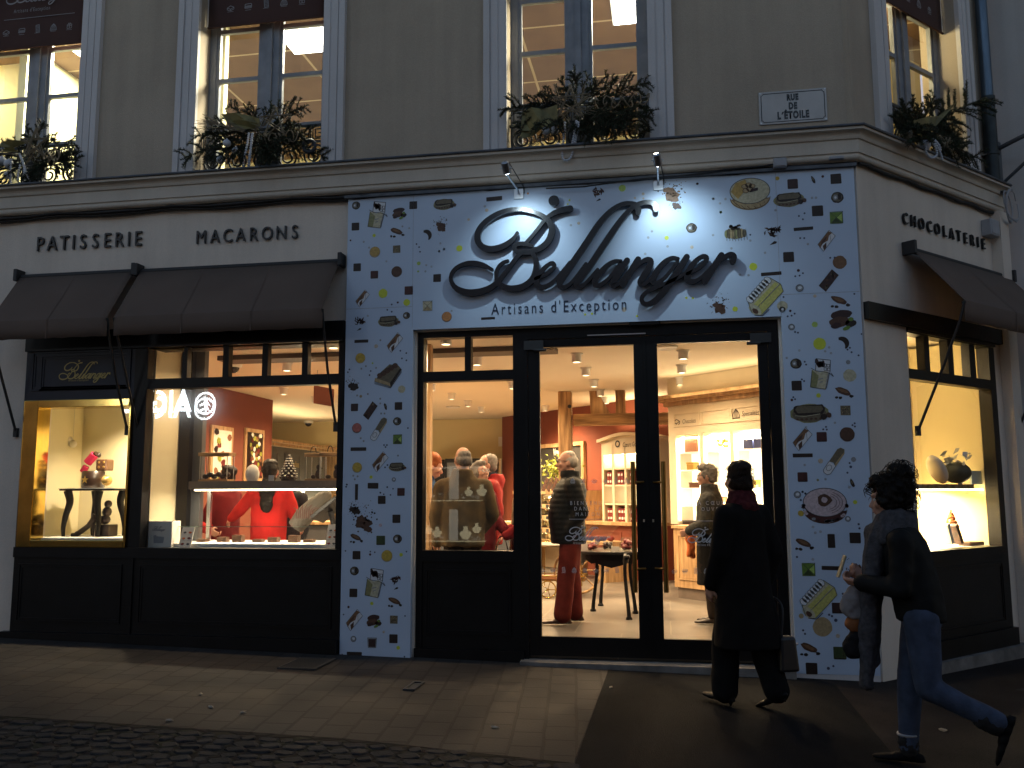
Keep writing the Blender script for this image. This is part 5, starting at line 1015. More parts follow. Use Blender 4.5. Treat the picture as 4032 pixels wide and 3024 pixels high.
def banner(P, u0, u1, zb, d, label, uc, zi, sp, logo=None):
    t = thing('window_banner', label, 'banner', tuple(P.at((u0+u1)/2, d, zb)), 'brown banners in the upper windows')
    b = MB(); n = 10; vs = []
    for i in range(n+1):
        for z in (zb, zb+0.02, 7.0): vs.append(P.at(u0+(u1-u0)*i/n, d+0.004*math.sin(i*1.3), z))
    b.add(vs, [(i*3+j, i*3+3+j, i*3+4+j, i*3+1+j) for i in range(n) for j in range(2)], 0, True); o = b.build('cloth', 'banner', t); o.modifiers.new('t', 'SOLIDIFY').thickness = 0.003
    b = MB(); b.tube([P.at(u0-0.01, d, zb), P.at(u1+0.01, d, zb)], 0.011, 8); b.build('bottom_bar', 'banner', t)
    for ug in (u0-0.012, u1+0.012): b = MB(); b.tube([P.at(ug, d+0.01, zb), P.at(ug, d+0.01, 7.0)], 0.008, 6); b.build('guide', 'trim', t)
    b = MB(); [icon(b, P, uc+(k-2)*sp, zi, 0.075, d-0.008, k) for k in range(5)]; b.build('icon_row', 'bannerprint', t)
    return t
BD = WD+0.10
zb2 = (FR.hit(823, 108, BD)[1]+FR.hit(1277, 68, BD)[1])/2
c2 = FR.hit(1049, 18, BD); s2 = (FR.hit(1195, 10, BD)[0]-FR.hit(914, 35, BD)[0])/4
banner(FR, -4.62, -3.31, zb2, BD, 'brown banner with five pale cake icons in the second upper window', c2[0], c2[1], s2)
zb1 = (FR.hit(325, 165, BD)[1]+FR.hit(10, 199, BD)[1])/2
c1 = FR.hit(150, 116, BD); s1 = (FR.hit(274, 106, BD)[0]-FR.hit(25, 138, BD)[0])/4
t = banner(FR, -7.32, -6.01, zb1, BD, 'brown banner with a script logo and icons in the leftmost upper window', c1[0], c1[1], s1)
lu, lz = FR.hit(145, -18, BD); lw = (FR.hit(272, 0, BD)[0]-FR.hit(22, 30, BD)[0])
draw_logo(FR, lu+0.02, lz+0.03, lw, BD-0.008, 0, 'bannerprint', t, 'script_logo', min_w=0.006)
text_on(FR, "Artisans d'Exception", FR.hit(128, 40, BD)[0], FR.hit(128, 46, BD)[1], BD-0.008, 0.045, 'bannerprint', 'tagline', t, sx=0.62, spacing=1.3)
b = MB(); a_, c_ = FR.hit(18, 84, BD), FR.hit(296, 50, BD); b.pbox(FR, a_[0], c_[0], BD-0.009, BD-0.007, (a_[1]+c_[1])/2-0.003, (a_[1]+c_[1])/2+0.003); b.build('rule', 'bannerprint', t)
zb4 = (CH.hit(3690, 122, 0.12)[1]+CH.hit(3486, 0, 0.12)[1])/2
c4 = CH.hit(3590, 5, 0.12)
banner(CH, 0.63, 1.94, zb4, 0.12, 'brown banner in the window of the chamfered corner', 1.29, CH.hit(3630, 25, 0.12)[1], 0.2)
# ------------------------------------------------------------------ gold logo and writing on header, door glass
draw_logo(FR, FR.hit(335, 1458, FD)[0], FR.hit(335, 1462, FD)[1], FR.hit(435, 1470, FD)[0]-FR.hit(232, 1475, FD)[0], FD-0.004, 0, 'gold_print', sf, 'gold_logo', min_w=0.0045)
text_on(FR, "Artisans d'Exception", FR.hit(310, 1495, FD)[0], FR.hit(310, 1501, FD)[1], FD-0.004, 0.022, 'gold_print', 'tagline', sf, sx=0.7, spacing=1.2)
GD = DD+0.018
def decal(door, lines, logo, icons):
    for (tx, x, y, h, al) in lines:
        u, z = FR.hit(x, y, GD); text_on(FR, tx, u, z, GD, h, 'decal', 'glass_lettering', door, sx=0.8, spacing=1.75, align=al)
    u, z = FR.hit(logo[0], logo[1], GD); draw_logo(FR, u, z, logo[2], GD, 0, 'decal', door, 'glass_logo', min_w=0.004)
    text_on(FR, "Artisans d'Exception", FR.hit(logo[0]-10, logo[1]+32, GD)[0], FR.hit(logo[0], logo[1]+38, GD)[1], GD, 0.022, 'decal', 'glass_lettering', door, sx=0.65, spacing=1.2)
    for (x0, dx, y, n, k0) in icons:
        b = MB()
        for k in range(n): u, z = FR.hit(x0+dx*k, y, GD); icon(b, FR, u, z, 0.040, GD, (k+k0) % 5)
        b.build('glass_icons', 'decal', door)
    u0 = FR.hit(logo[0]-72, logo[1]-60, GD); b = MB(); b.quad(*[FR.at(u0[0]+a, GD, u0[1]+c) for a, c in ((0, 0), (.34, 0), (.34, .004), (0, .004))]); b.build('glass_rule', 'decal', door)
decal(dL, [('BIENVENUE', 2314, 1988, 0.034, 'CENTER'), ('DANS LA', 2314, 2010, 0.034, 'CENTER'), ('MAISON', 2314, 2032, 0.034, 'CENTER')], (2313, 2105, 0.40), [(2135, 42, 2245, 8, 0), (2255, 42, 1893, 6, 3)])
decal(dR, [('\u00c0 C\u0152UR', 2800, 1988, 0.034, 'CENTER'), ('OUVERT', 2812, 2012, 0.034, 'CENTER')], (2800, 2112, 0.40), [(2655, 42, 2248, 6, 0)])
# ------------------------------------------------------------------ downpipe and the neighbour to the right
b = MB(); s0 = CH.hit(3868, 5, -0.12)[0]; s1p = CH.hit(3912, 640, -0.12)[0]
MT['pipe'] = mat('blue_grey_zinc_pipe', (0.10, 0.14, 0.19), 0.35, 0.7, var=0.3, scale=5, stretch=(4, 4, .6))
MT['pipe_dk'] = mat('dark_iron_pipe', (0.035, 0.045, 0.05), 0.5, 0.5, var=0.3, scale=8)
dpt = thing('downpipe', 'blue grey rain downpipe at the right edge of the chamfered side', 'drainpipe', tuple(CH.at(2.40, -0.12, 4.7)))
b.tube([CH.at(2.40, -0.075, 5.55), CH.at(2.40, -0.075, 9.0)], 0.058, 16); b.build('pipe', 'pipe', dpt)
b = MB(); b.tube([CH.at(2.40, -0.075, 4.66), CH.at(2.40, -0.075, 5.56)], 0.066, 16); b.tube([CH.at(2.40, -0.075, 5.55), CH.at(2.40, -0.075, 5.585)], 0.072, 16); b.tube([CH.at(2.40, -0.075, 4.95), CH.at(2.40, -0.075, 4.97)], 0.074, 16); b.build('lower_pipe', 'pipe_dk', dpt)
b = MB(); b.pbox(CH, 2.33, 2.47, -0.09, -0.001, 4.955, 4.965); b.build('pipe_clip', 'steel', dpt)
nb = thing('neighbour_building', 'grey rendered building rising behind the pilaster at the right edge', 'building', (6, 4, 0))
b = MB(); b.box(3.52, 12, 1.98, 2.6, -0.6, 10); b.build('wall', stucco('neighbour_render', (0.42, 0.41, 0.40), 0.2), nb)
b = MB(); b.box(3.55, 12, 1.90, 1.979, 3.2, 3.5); b.build('fascia', 'zinc', nb)
b = MB(); b.box(4.2, 6.4, 1.94, 1.979, 0.9, 2.9); b.build('window', 'black', nb)
br_ = thing('iron_bracket', 'grey iron bracket with a strut on the wall beside the downpipe', 'bracket', tuple(CH.at(2.6, -0.05, 4.9)))
b = MB(); b.pbox(CH, 2.48, 2.56, -0.10, -0.001, 4.55, 5.12); b.build('wall_plate', 'zinc', br_)
b = MB(); p0 = CH.at(2.52, -0.10, 5.05); b.tube([p0, p0+Vector((0.15, -0.12, 0.05)), p0+Vector((0.9, -0.75, 0.22))], 0.025, 8); b.tube([CH.at(2.52, -0.10, 4.66), p0+Vector((0.55, -0.45, 0.12))], 0.018, 8); b.build('strut', 'zinc', br_)
wr = thing('cable_bundle', 'tangle of pale cables bunched under the bracket at the building corner', 'cables', tuple(CH.at(2.55, -0.1, 4.3)))
b = MB()
for k in range(9):
    pts = []; ph = rng.uniform(0, 6)
    for i in range(16): th = i*0.55+ph; pts.append(CH.at(2.56+0.13*math.cos(th)*(1+.1*k/9)+0.01*i/16, -0.14-0.04*math.sin(th*.7), 4.42+0.17*math.sin(th)+rng.uniform(-.015, .015)))
    b.tube(pts, 0.006, 5)
b.build('cable_coil', 'plasticgrey', wr)
# ------------------------------------------------------------------ the shop inside
Fz = FLOOR
def onv(p0, x, y):
    """height at which the ray through a photo point passes over the ground point p0"""
    d = ray(x, y); t = math.hypot(p0[0]-CAM[0], p0[1]-CAM[1])/math.hypot(d[0], d[1]); return CAM[2]+d[2]*t
fl = lambda x, y: atZ(x, y, Fz)
room = [(-9.4, 0.45), (1.5, 0.45), chi(0.15, 0.34), chi(2.45, 0.34), (3.1, 11), (-9.4, 11)]
MT['tilefloor'] = brick_mat('grey_stone_tiles', (0.17, 0.155, 0.135), (0.145, 0.13, 0.115), (0.30, 0.27, 0.22), 1.0, 0.9, 0.9, rough=0.32, bump=0.15)
n, l = nodes_of(MT['tilefloor'])
for q in n:
    if q.type == 'TEX_BRICK': q.inputs['Mortar Size'].default_value = 0.006; q.offset = 0.5
b = MB(); b.prism([(-9.4, 0.12), (1.5, 0.12)]+room[2:], Fz-0.10, Fz); b.build('shop_floor', 'tilefloor', BLD)
b = MB(); b.prism(room, CEILZ, CEILZ+0.08); b.build('shop_ceiling', 'ceil', BLD)
b = MB(); b.prism([(-9.2, 10.3), (-3.3, 10.3), (-3.3, 10.4), (-9.2, 10.4)], Fz, CEILZ-0.002); b.build('back_wall', 'yellowwall', BLD)
RWa, RWb = atZ(1977, 1642, CEILZ), atZ(2626, 1555, CEILZ)
RW = Plane(RWa, RWb)
b = MB(); b.pbox(RW, 0.0, RW.len+2.2, 0, 0.12, Fz, CEILZ-0.003); b.build('terracotta_wall', 'redwall', BLD)
b = MB(); b.box(-6.6, -6.46, 0.46, 5.89, Fz, CEILZ-0.003); b.build('terracotta_wall', 'redwall', BLD)
b = MB(); b.box(-9.3, -9.2, 0.46, 10.3, Fz, CEILZ-0.003); b.box(-9.2, -6.6, 5.6, 5.7, Fz, CEILZ-0.004); b.build('side_wall', 'yellowwall', BLD)
b = MB(); b.pbox(CH, 1.7, 4.2, 1.35, 1.43, Fz, CEILZ-0.003); b.build('inner_wall', 'yellowwall', BLD)
# ceiling beam just behind the shopfront
y0, y1 = atZ(1200, 1390, CEILZ)[1], atZ(1200, 1410, CEILZ)[1]
b = MB(); b.box(-5.0, -1.15, 1.30, 1.62, CEILZ-0.055, CEILZ-0.002); b.build('ceiling_beam', mat('dark_bronze_beam', (0.05, 0.032, 0.02), 0.5), BLD)
# wood post strip inside the side window, left edge
b = MB(); b.box(atY(1625, 1800, 1.0)[0], atY(1692, 1800, 1.0)[0], 1.0, 1.1, Fz, CEILZ-0.004); b.build('oak_post', 'oak', BLD)
# ceiling spots
MT['bulb'] = emis('warm_bulb', (1.0, 0.74, 0.42), 6.0)
WARM = (1.0, 0.70, 0.40)
rowx = {0.2: 'over the right door leaf', -0.98: 'over the man in red trousers', -2.13: 'over the men in the side window', -3.3: 'beside the hanging sign', -4.45: 'over the red coated staff', -5.55: 'along the left terracotta wall'}
ordn = ['first', 'second', 'third', 'fourth', 'fifth', 'sixth', 'seventh', 'eighth']
proto = None
def spot_lamp(x, y, e, ang=155):
    l = bpy.data.lights.new('ceiling_spot_lamp', 'SPOT'); l.energy = e; l.color = WARM; l.spot_size = R(ang); l.spot_blend = 0.9; l.shadow_soft_size = 0.04
    o = bpy.data.objects.new('ceiling_spot_lamp', l); COL.objects.link(o); o.location = (x, y, CEILZ-0.125)
for rx, rn in rowx.items():
    ys = [0.5, 1.95, 3.1, 4.3, 5.5] if rx > -0.5 else [0.5, 1.95, 3.1, 4.3, 5.5, 6.65, 7.75]  # nearest spot of each row is hidden, added to light goods behind the glass
    for i, yy in enumerate(ys):
        lb = 'ceiling spot, %s from the street in the row %s' % (ordn[i], rn)
        if proto is None:
            proto = thing('ceiling_spot', lb, 'ceiling spot', (rx, yy, CEILZ), 'ceiling spots in the shop')
            b = MB(); b.lathe((rx, yy, CEILZ), [(0.072, -0.001), (0.072, -0.012), (0.055, -0.014), (0.055, -0.105), (0.048, -0.105), (0.046, -0.095)], 20); b.build('housing', 'white', proto)
            b = MB(); b.lathe((rx, yy, CEILZ), [(0.044, -0.094), (0.044, -0.098)], 16); b.build('bulb', 'bulb', proto); t = proto
        else:
            t = copy_tree(proto); t.location = (rx, yy, CEILZ); t['label'] = lb
            pass
        if not (rx < -5 and yy > 6) and not (rx > -1.2 and yy > 5) and not (rx > 0 and yy > 4): spot_lamp(rx, yy, (105 if i % 2 == 0 else 85)*(2.0 if yy > 6 else .32 if yy < .6 else 1.0))
# round ceiling loudspeaker / smoke disc
for (x, y, lb) in ((1785, 1600, 'flat round ceiling speaker over the side window crowd'), (2620, 1364, 'flat white ceiling disc seen at the top left of the right door leaf')):
    p = atZ(x, y, CEILZ); b = MB(); b.lathe(tuple(p), [(0.13, -0.001), (0.13, -0.02), (0.11, -0.028), (0.10, -0.022)], 24); o = b.build('ceiling_disc', 'white'); tag(o, lb, 'ceiling speaker')
def dome(x, y, lb):
    p = atZ(x, y, CEILZ); t = thing('dome_camera', lb, 'security camera', tuple(p)); b = MB(); b.lathe(tuple(p), [(0.10, -0.001), (0.10, -0.05), (0.085, -0.065)], 22); b.build('base', 'white', t)
    b = MB(); b.ball((p[0], p[1], p[2]-0.062), 0.072, 18); b.build('dome', mat('smoked_dome', (0.01, 0.01, 0.012), 0.08), t)
dome(920, 1426, 'black dome security camera on the ceiling behind the second small pane')
dome(1215, 1655, 'black dome security camera in the far corner above the yellow wall')
# cove lamps on top of the furniture (they throw the warm glow on the ceiling)
def cove(loc, sx, sy, e, rot=(math.pi, 0, 0)):
    l = bpy.data.lights.new('cove_lamp', 'AREA'); l.shape = 'RECTANGLE'; l.size = sx; l.size_y = sy; l.energy = e; l.color = (1.0, 0.74, 0.40)
    o = bpy.data.objects.new('cove_lamp', l); COL.objects.link(o); o.location = loc; o.rotation_euler = rot; return o
# --- timber frame (post, beam, struts)
tf = thing('timber_frame', 'old timber post with a cross beam and struts in front of the terracotta wall', 'timber frame', (-1.65, 5.6, Fz))
def vpost(x0, x1, y, Y, z0, z1, name, m='timber', dy=0.2, parent=None):
    a, c = atY(x0, y, Y)[0], atY(x1, y, Y)[0]; b = MB(); b.box(a, c, Y, Y+dy, z0, z1); return b.build(name, m, parent, bevel=0.012)
PY = 5.6
vpost(2199, 2251, 1800, PY, Fz, CEILZ-0.003, 'post', parent=tf)
zb0, zb1 = atY(2300, 1674, PY)[2], atY(2300, 1629, PY)[2]
b = MB(); xa, xb = atY(2256, 1650, PY)[0], atY(2530, 1650, PY)[0]; b.box(xa, xb+0.4, PY+0.02, PY+0.2, zb0, zb1); b.build('beam', 'timber_h', tf, bevel=0.012)
b = MB(); p = [(2320, 1541), (2352, 1541), (2402, 1628), (2326, 1628)]; q = [atY(x, y, PY+0.05) for x, y in p]
b.hexa([(q[3][0], PY+.05, zb1), (q[2][0], PY+.05, zb1), (q[2][0], PY+.17, zb1), (q[3][0], PY+.17, zb1), (q[0][0], PY+.05, CEILZ-.003), (q[1][0], PY+.05, CEILZ-.003), (q[1][0], PY+.17, CEILZ-.003), (q[0][0], PY+.17, CEILZ-.003)]); b.build('brace', 'timber', tf)
a_, c_ = atY(2423, 1580, PY)[0], atY(2461, 1580, PY)[0]; b = MB(); b.box(a_, c_, PY+.04, PY+.18, zb1, CEILZ-.003); b.build('strut', 'timber', tf)
b = MB(); kn = atY(2242, 1600, PY-.002); b.ball((kn[0], PY-.001, kn[2]), (0.03, .006, 0.03), 12); b.build('knot', 'cable', tf)
# --- right hand wall cabinet with three lit bays
MT['shelfglow'] = mat('lit_shelf_back', (0.85, 0.80, 0.66), 0.7, emit=(1, .86, .6), es=.8)
MT['ledstrip'] = emis('warm_led_strip', (1.0, 0.80, 0.50), 10.0)
cp0 = fl(2654, 2353)[:2]; zc = onv(cp0, 2607, 1579); cp1 = atZ(2987, 1535, zc)[:2]
CB = Plane(cp0, cp1)
cab = thing('wall_cabinet', 'cream wall cabinet with an oak cornice and three brightly lit bays above a panelled counter', 'cabinet', (cp0[0], cp0[1], Fz))
hc = lambda x, y, d=0.0: CB.hit(x, y, d)
uL = 0.0; uR = hc(3100, 1700)[0]
ztop = hc(2630, 1600)[1]; zcor = zc
cz = hc(2660, 2068)[1]
CD = 0.30     # the upper part stands back behind the counter
def hb(x, y): return CB.hit(x, y, CD)
zA = hb(2664, 1604)[1]; zB = hb(2663, 1714)[1]
bays = [(2663, 2757), (2772, 2877), (2892, 3010)]
b = MB(); u_a = hb(2635, 1800)[0]; u_b = uR+0.5
bw = [(hb(x0, 1850)[0], hb(x1, 1850)[0]) for x0, x1 in bays]
edges = [u_a]+[v for w in bw for v in w]+[u_b]
for i in range(0, len(edges), 2): b.pbox(CB, edges[i], edges[i+1], CD, CD+0.35, cz, zB)
b.pbox(CB, u_a, u_b, CD, CD+0.35, zB, zA+0.02); b.build('carcass', 'creamwood', cab)
b = MB()
for (x0, x1) in bw:
    w_ = 0.03; z0_, z1_ = zB+0.14, zA-0.10; b.pbox(CB, x0, x1, CD-0.012, CD, z0_-0.03, z0_); b.pbox(CB, x0, x1, CD-0.012, CD, z1_, z1_+0.03); b.pbox(CB, x0-0.03, x0, CD-0.012, CD, z0_-0.03, z1_+0.03); b.pbox(CB, x1, x1+0.03, CD-0.012, CD, z0_-0.03, z1_+0.03)
b.build('frieze_moulding', 'creamwood', cab)
b = MB(); zz = zA+0.02; b.pbox(CB, u_a-0.06, u_b, CD-0.03, CD+0.35, zz, zz+0.06); b.pbox(CB, u_a-0.12, u_b, CD-0.09, CD+0.35, zz+0.06, zz+0.10); b.pbox(CB, u_a-0.18, u_b, CD-0.15, CD+0.35, zz+0.10, zz+0.135); b.build('cornice', 'oak', cab)
b = MB(); b.pbox(CB, u_a-0.02, u_b, CD+0.02, CD+0.6, zz+0.135, CEILZ-0.004); b.build('bulkhead', 'creamwood', cab)
for i, (x0, x1) in enumerate(bw):
    g = MB(); g.pbox(CB, x0, x1, CD+0.30, CD+0.32, cz, zB); g.build('lit_back', 'shelfglow', cab)
    s = MB(); 
    for k in range(1, 5): s.pbox(CB, x0, x1, CD+0.05, CD+0.30, cz+(zB-cz)*k/5-0.008, cz+(zB-cz)*k/5+0.008)
    s.build('glass_shelf', 'white', cab)
    s = MB(); s.pbox(CB, x0+0.015, x0+0.03, CD+0.02, CD+0.035, cz+0.05, zB-0.05); s.pbox(CB, x1-0.03, x1-0.015, CD+0.02, CD+0.035, cz+0.05, zB-0.05); s.build('led_strip', 'ledstrip', cab)
    l = bpy.data.lights.new('bay_lamp', 'AREA'); l.shape = 'RECTANGLE'; l.size = x1-x0-0.05; l.size_y = 0.1; l.energy = 60; l.color = (1, .80, .52); o = bpy.data.objects.new('bay_lamp', l); COL.objects.link(o)
    o.location = CB.at((x0+x1)/2, CD+0.12, zB-0.02); o.rotation_euler = (R(18), 0, CB.ang())
    for k in range(3):
        p = CB.at((x0+x1)/2, CD+0.16, cz+(zB-cz)*(k+0.85)/5+.05); glow('bay_lamp', p, (1, .80, .52), 5, 0.04)
b = MB(); b.pbox(CB, uL, u_b, -0.02, CD, cz-0.04, cz); b.build('counter_top', 'oak', cab)
b = MB(); b.pbox(CB, uL+0.02, u_b, 0.0, CD+0.35, Fz+0.14, cz-0.04)
zk0, zk1 = hc(2700, 2300)[1], hc(2700, 2110)[1]
for k in range(4):
    a = uL+0.10+k*0.62; dado(b, CB, a, a+0.50, Fz+0.24, cz-0.12, 0.0)
b.build('counter_front', 'oak', cab); b = MB(); b.pbox(CB, uL+0.05, u_b, 0.03, CD+0.3, Fz, Fz+0.14); b.build('kick_board', 'counter', cab)
for (tx, x, y, h) in (('Chocolats', 2713, 1666, .06), ('Sp\u00e9cialit\u00e9s', 2955, 1636, .065)):
    u, z = hb(x, y); text_on(CB, tx, u, z, CD-0.003, h, 'cable', 'shelf_lettering', cab, sx=.7, shear=.2); b = MB(); icon(b, CB, u-0.23, z+.03, .12, CD-.003, 0 if tx[0] == 'C' else 3); b.build('shelf_icon', 'cable', cab)
# goods standing in the lit bays
def goods(name, label, cat, build, m, group=None):
    b = MB(); build(b); o = b.build(name, m); return tag(o, label, cat, group)
MT['giftblue'] = mat('dark_blue_gift_box', (0.02, 0.03, 0.10), 0.5); MT['orange'] = mat('orange_cloth', (0.75, 0.17, 0.03), 0.8, var=.2, scale=12); MT['gold'] = mat('gold_foil', (0.6, 0.42, 0.12), 0.3, .8); MT['redbox'] = mat('deep_red_box', (0.16, 0.012, 0.012), 0.5); MT['brownbox'] = mat('copper_brown_box', (0.22, 0.09, 0.04), 0.5)
lev = lambda k: cz+(zB-cz)*k/5+0.0085
b = MB(); u0_, u1_ = bw[0]; b.pbox(CB, u0_+.08, u1_-.10, CD+.08, CD+.22, lev(4), lev(4)+.22); o = b.build('gift_box', 'brownbox', bevel=.01); tag(o, 'copper brown box on the top shelf of the left lit bay', 'box')
for k, (dx, lb) in enumerate(((.10, 'left dark blue box on the top shelf of the right lit bay'), (.27, 'right dark blue box on the top shelf of the right lit bay'))):
    t = thing('gift_box', lb, 'box', tuple(CB.at(bw[2][0]+dx, CD+.1, lev(4))), 'blue boxes in the right bay'); b = MB(); b.pbox(CB, bw[2][0]+dx, bw[2][0]+dx+.15, CD+.06, CD+.2, lev(4), lev(4)+.12); b.build('carton', 'giftblue', t, bevel=.005)
    b = MB(); [b.tube([CB.at(bw[2][0]+dx+.075+.06*math.sin(a), CD+.13, lev(4)+.125+.05*abs(math.cos(a*1.5))) for a in np.linspace(-1.6, 1.6, 12)], .008, 6)]; b.build('bow', 'giftblue', t)
t = thing('bon_bon_bowl', 'round gold wrapped sweets bowl on the top shelf of the middle lit bay', 'bowl', tuple(CB.at((bw[1][0]+bw[1][1])/2, CD+.14, lev(4)))); p = CB.at((bw[1][0]+bw[1][1])/2, CD+.14, lev(4))
b = MB(); b.lathe(tuple(p), [(.05, 0), (.10, .03), (.12, .09), (.11, .09), (.09, .05)], 18); b.build('bowl', 'glass_thin', t); b = MB(); [b.ball((p[0]+rng.uniform(-.07, .07), p[1]+rng.uniform(-.05, .05), p[2]+.06+rng.uniform(0, .08)), .035, 8) for _ in range(14)]; b.build('sweets', 'gold', t)
for i, (bi, f, k, w, h, m, lb) in enumerate(((0, .45, 2.95, .13, .10, 'gold', 'small gold box on the third shelf of the left lit bay'), (0, .62, 1.9, .20, .07, 'milkchoc', 'row of chocolate pieces on the second shelf of the left lit bay'), (0, .40, 0, .3, .05, 'choc', 'low tray of dark chocolates on the counter below the left lit bay'), (1, .3, 1, .12, .12, 'brownbox', 'small brown box on the lowest shelf of the middle lit bay'), (2, .35, 2, .16, .09, 'gold', 'flat gold tin on the second shelf of the right lit bay'))):
    kk = int(round(k)); u = bw[bi][0]+f*(bw[bi][1]-bw[bi][0]); t = thing('sweet_box', lb, 'box', tuple(CB.at(u, CD+.1, lev(kk) if kk else cz)))
    b = MB(); z_ = (lev(kk) if kk else cz+.001); b.pbox(CB, u-w/2, u+w/2, CD+.06, CD+.2, z_, z_+h*.75); b.build('carton', m, t, bevel=.006); b = MB(); b.pbox(CB, u-w*.52, u+w*.52, CD+.055, CD+.205, z_+h*.75, z_+h); b.build('lid', m, t, bevel=.004)
c_ = CB.at((uL+u_b)/2, CD+.2, zz+.15)
cove((CB.at(1.0, 0.05, CEILZ-0.30)), 2.2, 0.25, 4, (math.pi, 0, CB.ang()))
# --- arched shelf cabinet against the terracotta wall
GP0 = RW.at(RW.hit(2368, 1900, -0.42)[0], -0.42, 0); gu0 = RW.hit(2368, 1900, -0.42)[0]; gu1 = gu0+ (RW.hit(2560, 1900, -0.42)[0]-gu0)
hg = lambda x, y: RW.hit(x, y, -0.42)
gw = thing('shelf_cabinet', 'pale arched shelf cabinet with glowing shelves against the terracotta wall', 'cabinet', tuple(RW.at(gu0, -0.4, Fz)))
gzc = hg(2400, 2053)[1]; gzb = hg(2400, 1790)[1]; gza = hg(2370, 1745)[1]; gzt = hg(2470, 1716)[1]
cols = [hg(2374, 1900)[0], hg(2415, 1900)[0], hg(2463, 1900)[0], hg(2512, 1900)[0], hg(2562, 1900)[0]]
b = MB(); 
for i, c in enumerate(cols): b.pbox(RW, c-.025, c+.025, -0.42, -0.05, gzc, gza)
b.pbox(RW, cols[0], cols[-1], -0.42, -0.05, gzb, gza); b.pbox(RW, cols[0]-.02, cols[-1]+.02, -.05, -.01, gzc, gza)
rows = [hg(2390, y)[1] for y in (1848, 1912, 1985)]
for z in rows: b.pbox(RW, cols[0]+.025, cols[-1]-.025, -.41, -.05, z-.012, z+.012)
b.build('carcass', 'creamwood', gw)
b = MB(); nseg = 14; um = (cols[0]+cols[-1])/2; hwid = (cols[-1]-cols[0])/2+.08
for i in range(nseg):
    u0_, u1_ = cols[0]-.08+2*hwid*i/nseg, cols[0]-.08+2*hwid*(i+1)/nseg; f = lambda u: gza+.01+(gzt-gza)*max(0, math.cos((u-um)/hwid*math.pi/2))**1.3
    b.hexa([RW.at(u0_, -.48, f(u0_)), RW.at(u1_, -.48, f(u1_)), RW.at(u1_, -.02, f(u1_)), RW.at(u0_, -.02, f(u0_)), RW.at(u0_, -.48, f(u0_)+.05), RW.at(u1_, -.48, f(u1_)+.05), RW.at(u1_, -.02, f(u1_)+.05), RW.at(u0_, -.02, f(u0_)+.05)])
    b.hexa([RW.at(u0_, -.41, gza-.001), RW.at(u1_, -.41, gza-.001), RW.at(u1_, -.03, gza-.001), RW.at(u0_, -.03, gza-.001), RW.at(u0_, -.41, f(u0_)), RW.at(u1_, -.41, f(u1_)), RW.at(u1_, -.03, f(u1_)), RW.at(u0_, -.03, f(u0_))])
b.build('arched_cornice', 'creamwood', gw)
text_on(RW, 'C\u0153urs Gourmands', hg(2500, 1755)[0], hg(2500, 1757)[1], -.425, .075, 'cable', 'shelf_lettering', gw, sx=.7, shear=.2)
b = MB(); uo, zo = hg(2432, 1748); n_ = 18; b.add([RW.at(uo+r*math.cos(2*math.pi*i/n_), -.425, zo+r*math.sin(2*math.pi*i/n_)) for r in (.06, .035) for i in range(n_)], [(i, (i+1) % n_, n_+(i+1) % n_, n_+i) for i in range(n_)]); b.build('ring_mark', 'cable', gw)
for i in range(4):
    for z0_, z1_ in ((rows[0]+.012, gzb), (rows[2]+.012, rows[1]-.012)):
        g = MB(); g.pbox(RW, cols[i]+.03, cols[i+1]-.03, -.075, -.055, z0_+.01, z1_-.01); g.build('lit_back', emis('lit_opal_back', (1, .84, .56), 2.4), gw)
bx0 = None
for i in range(4):
    for r_, (z0_, z1_) in enumerate(((rows[1]+.012, rows[0]-.012), (gzc, rows[2]-.012))):
        wd = (cols[i+1]-cols[i]-.09)/3
        for k in range(3):
            for q in range(2 if k < 2 or r_ else 1):
                lb = 'red chocolate carton, %s in the %s row of the %s dark niche column' % (['left', 'middle', 'right'][k]+(' upper' if q else ' lower'), ['upper', 'bottom'][r_], ['first', 'second', 'third', 'fourth'][i])
                if bx0 is None:
                    bx0 = MB(); bx0.box(-.5, .5, -.5, .5, 0, 1); me_ = bx0.mesh('carton'); bx0 = me_; me_.materials.append(MT['redbox'])
                    m2_ = MB(); m2_.box(-.35, .35, -.512, -.501, .35, .7); bl = m2_.mesh('carton_label'); bl.materials.append(MT['paper'])
                o = bpy.data.objects.new('carton', bx0); COL.objects.link(o); h_ = .105; u = cols[i]+.06+wd*(k+.5)
                o.location = RW.at(u, -.33, z0_+.001+q*(h_+.001)); o.scale = (wd*.86, .10, h_); o.rotation_euler = (0, 0, RW.ang()); tag(o, lb, 'carton', 'red cartons in the arched cabinet')
                o2 = bpy.data.objects.new('carton_label', bl); COL.objects.link(o2); o2.parent = o
b = MB(); b.pbox(RW, cols[0]-.35, cols[-1]+.1, -.62, -.02, gzc-.05, gzc); b.build('counter_top', 'oak', gw)
b = MB(); b.pbox(RW, cols[0]-.3, cols[-1]+.1, -.55, -.02, Fz, gzc-.05); dado(b, RW, cols[0]-.2, cols[0]+.6, Fz+.2, gzc-.15, -.55); b.build('counter_front', 'redwall', gw)
for i in range(4): glow('shelf_lamp', RW.at((cols[i]+cols[i+1])/2, -.30, gzb-.05), (1, .8, .5), 3.0, .03)
cove(RW.at(um, -.25, gzt+.12), 1.2, .2, 9, (math.pi, 0, RW.ang()))  # hidden uplight, added to brighten the ceiling over this cabinet
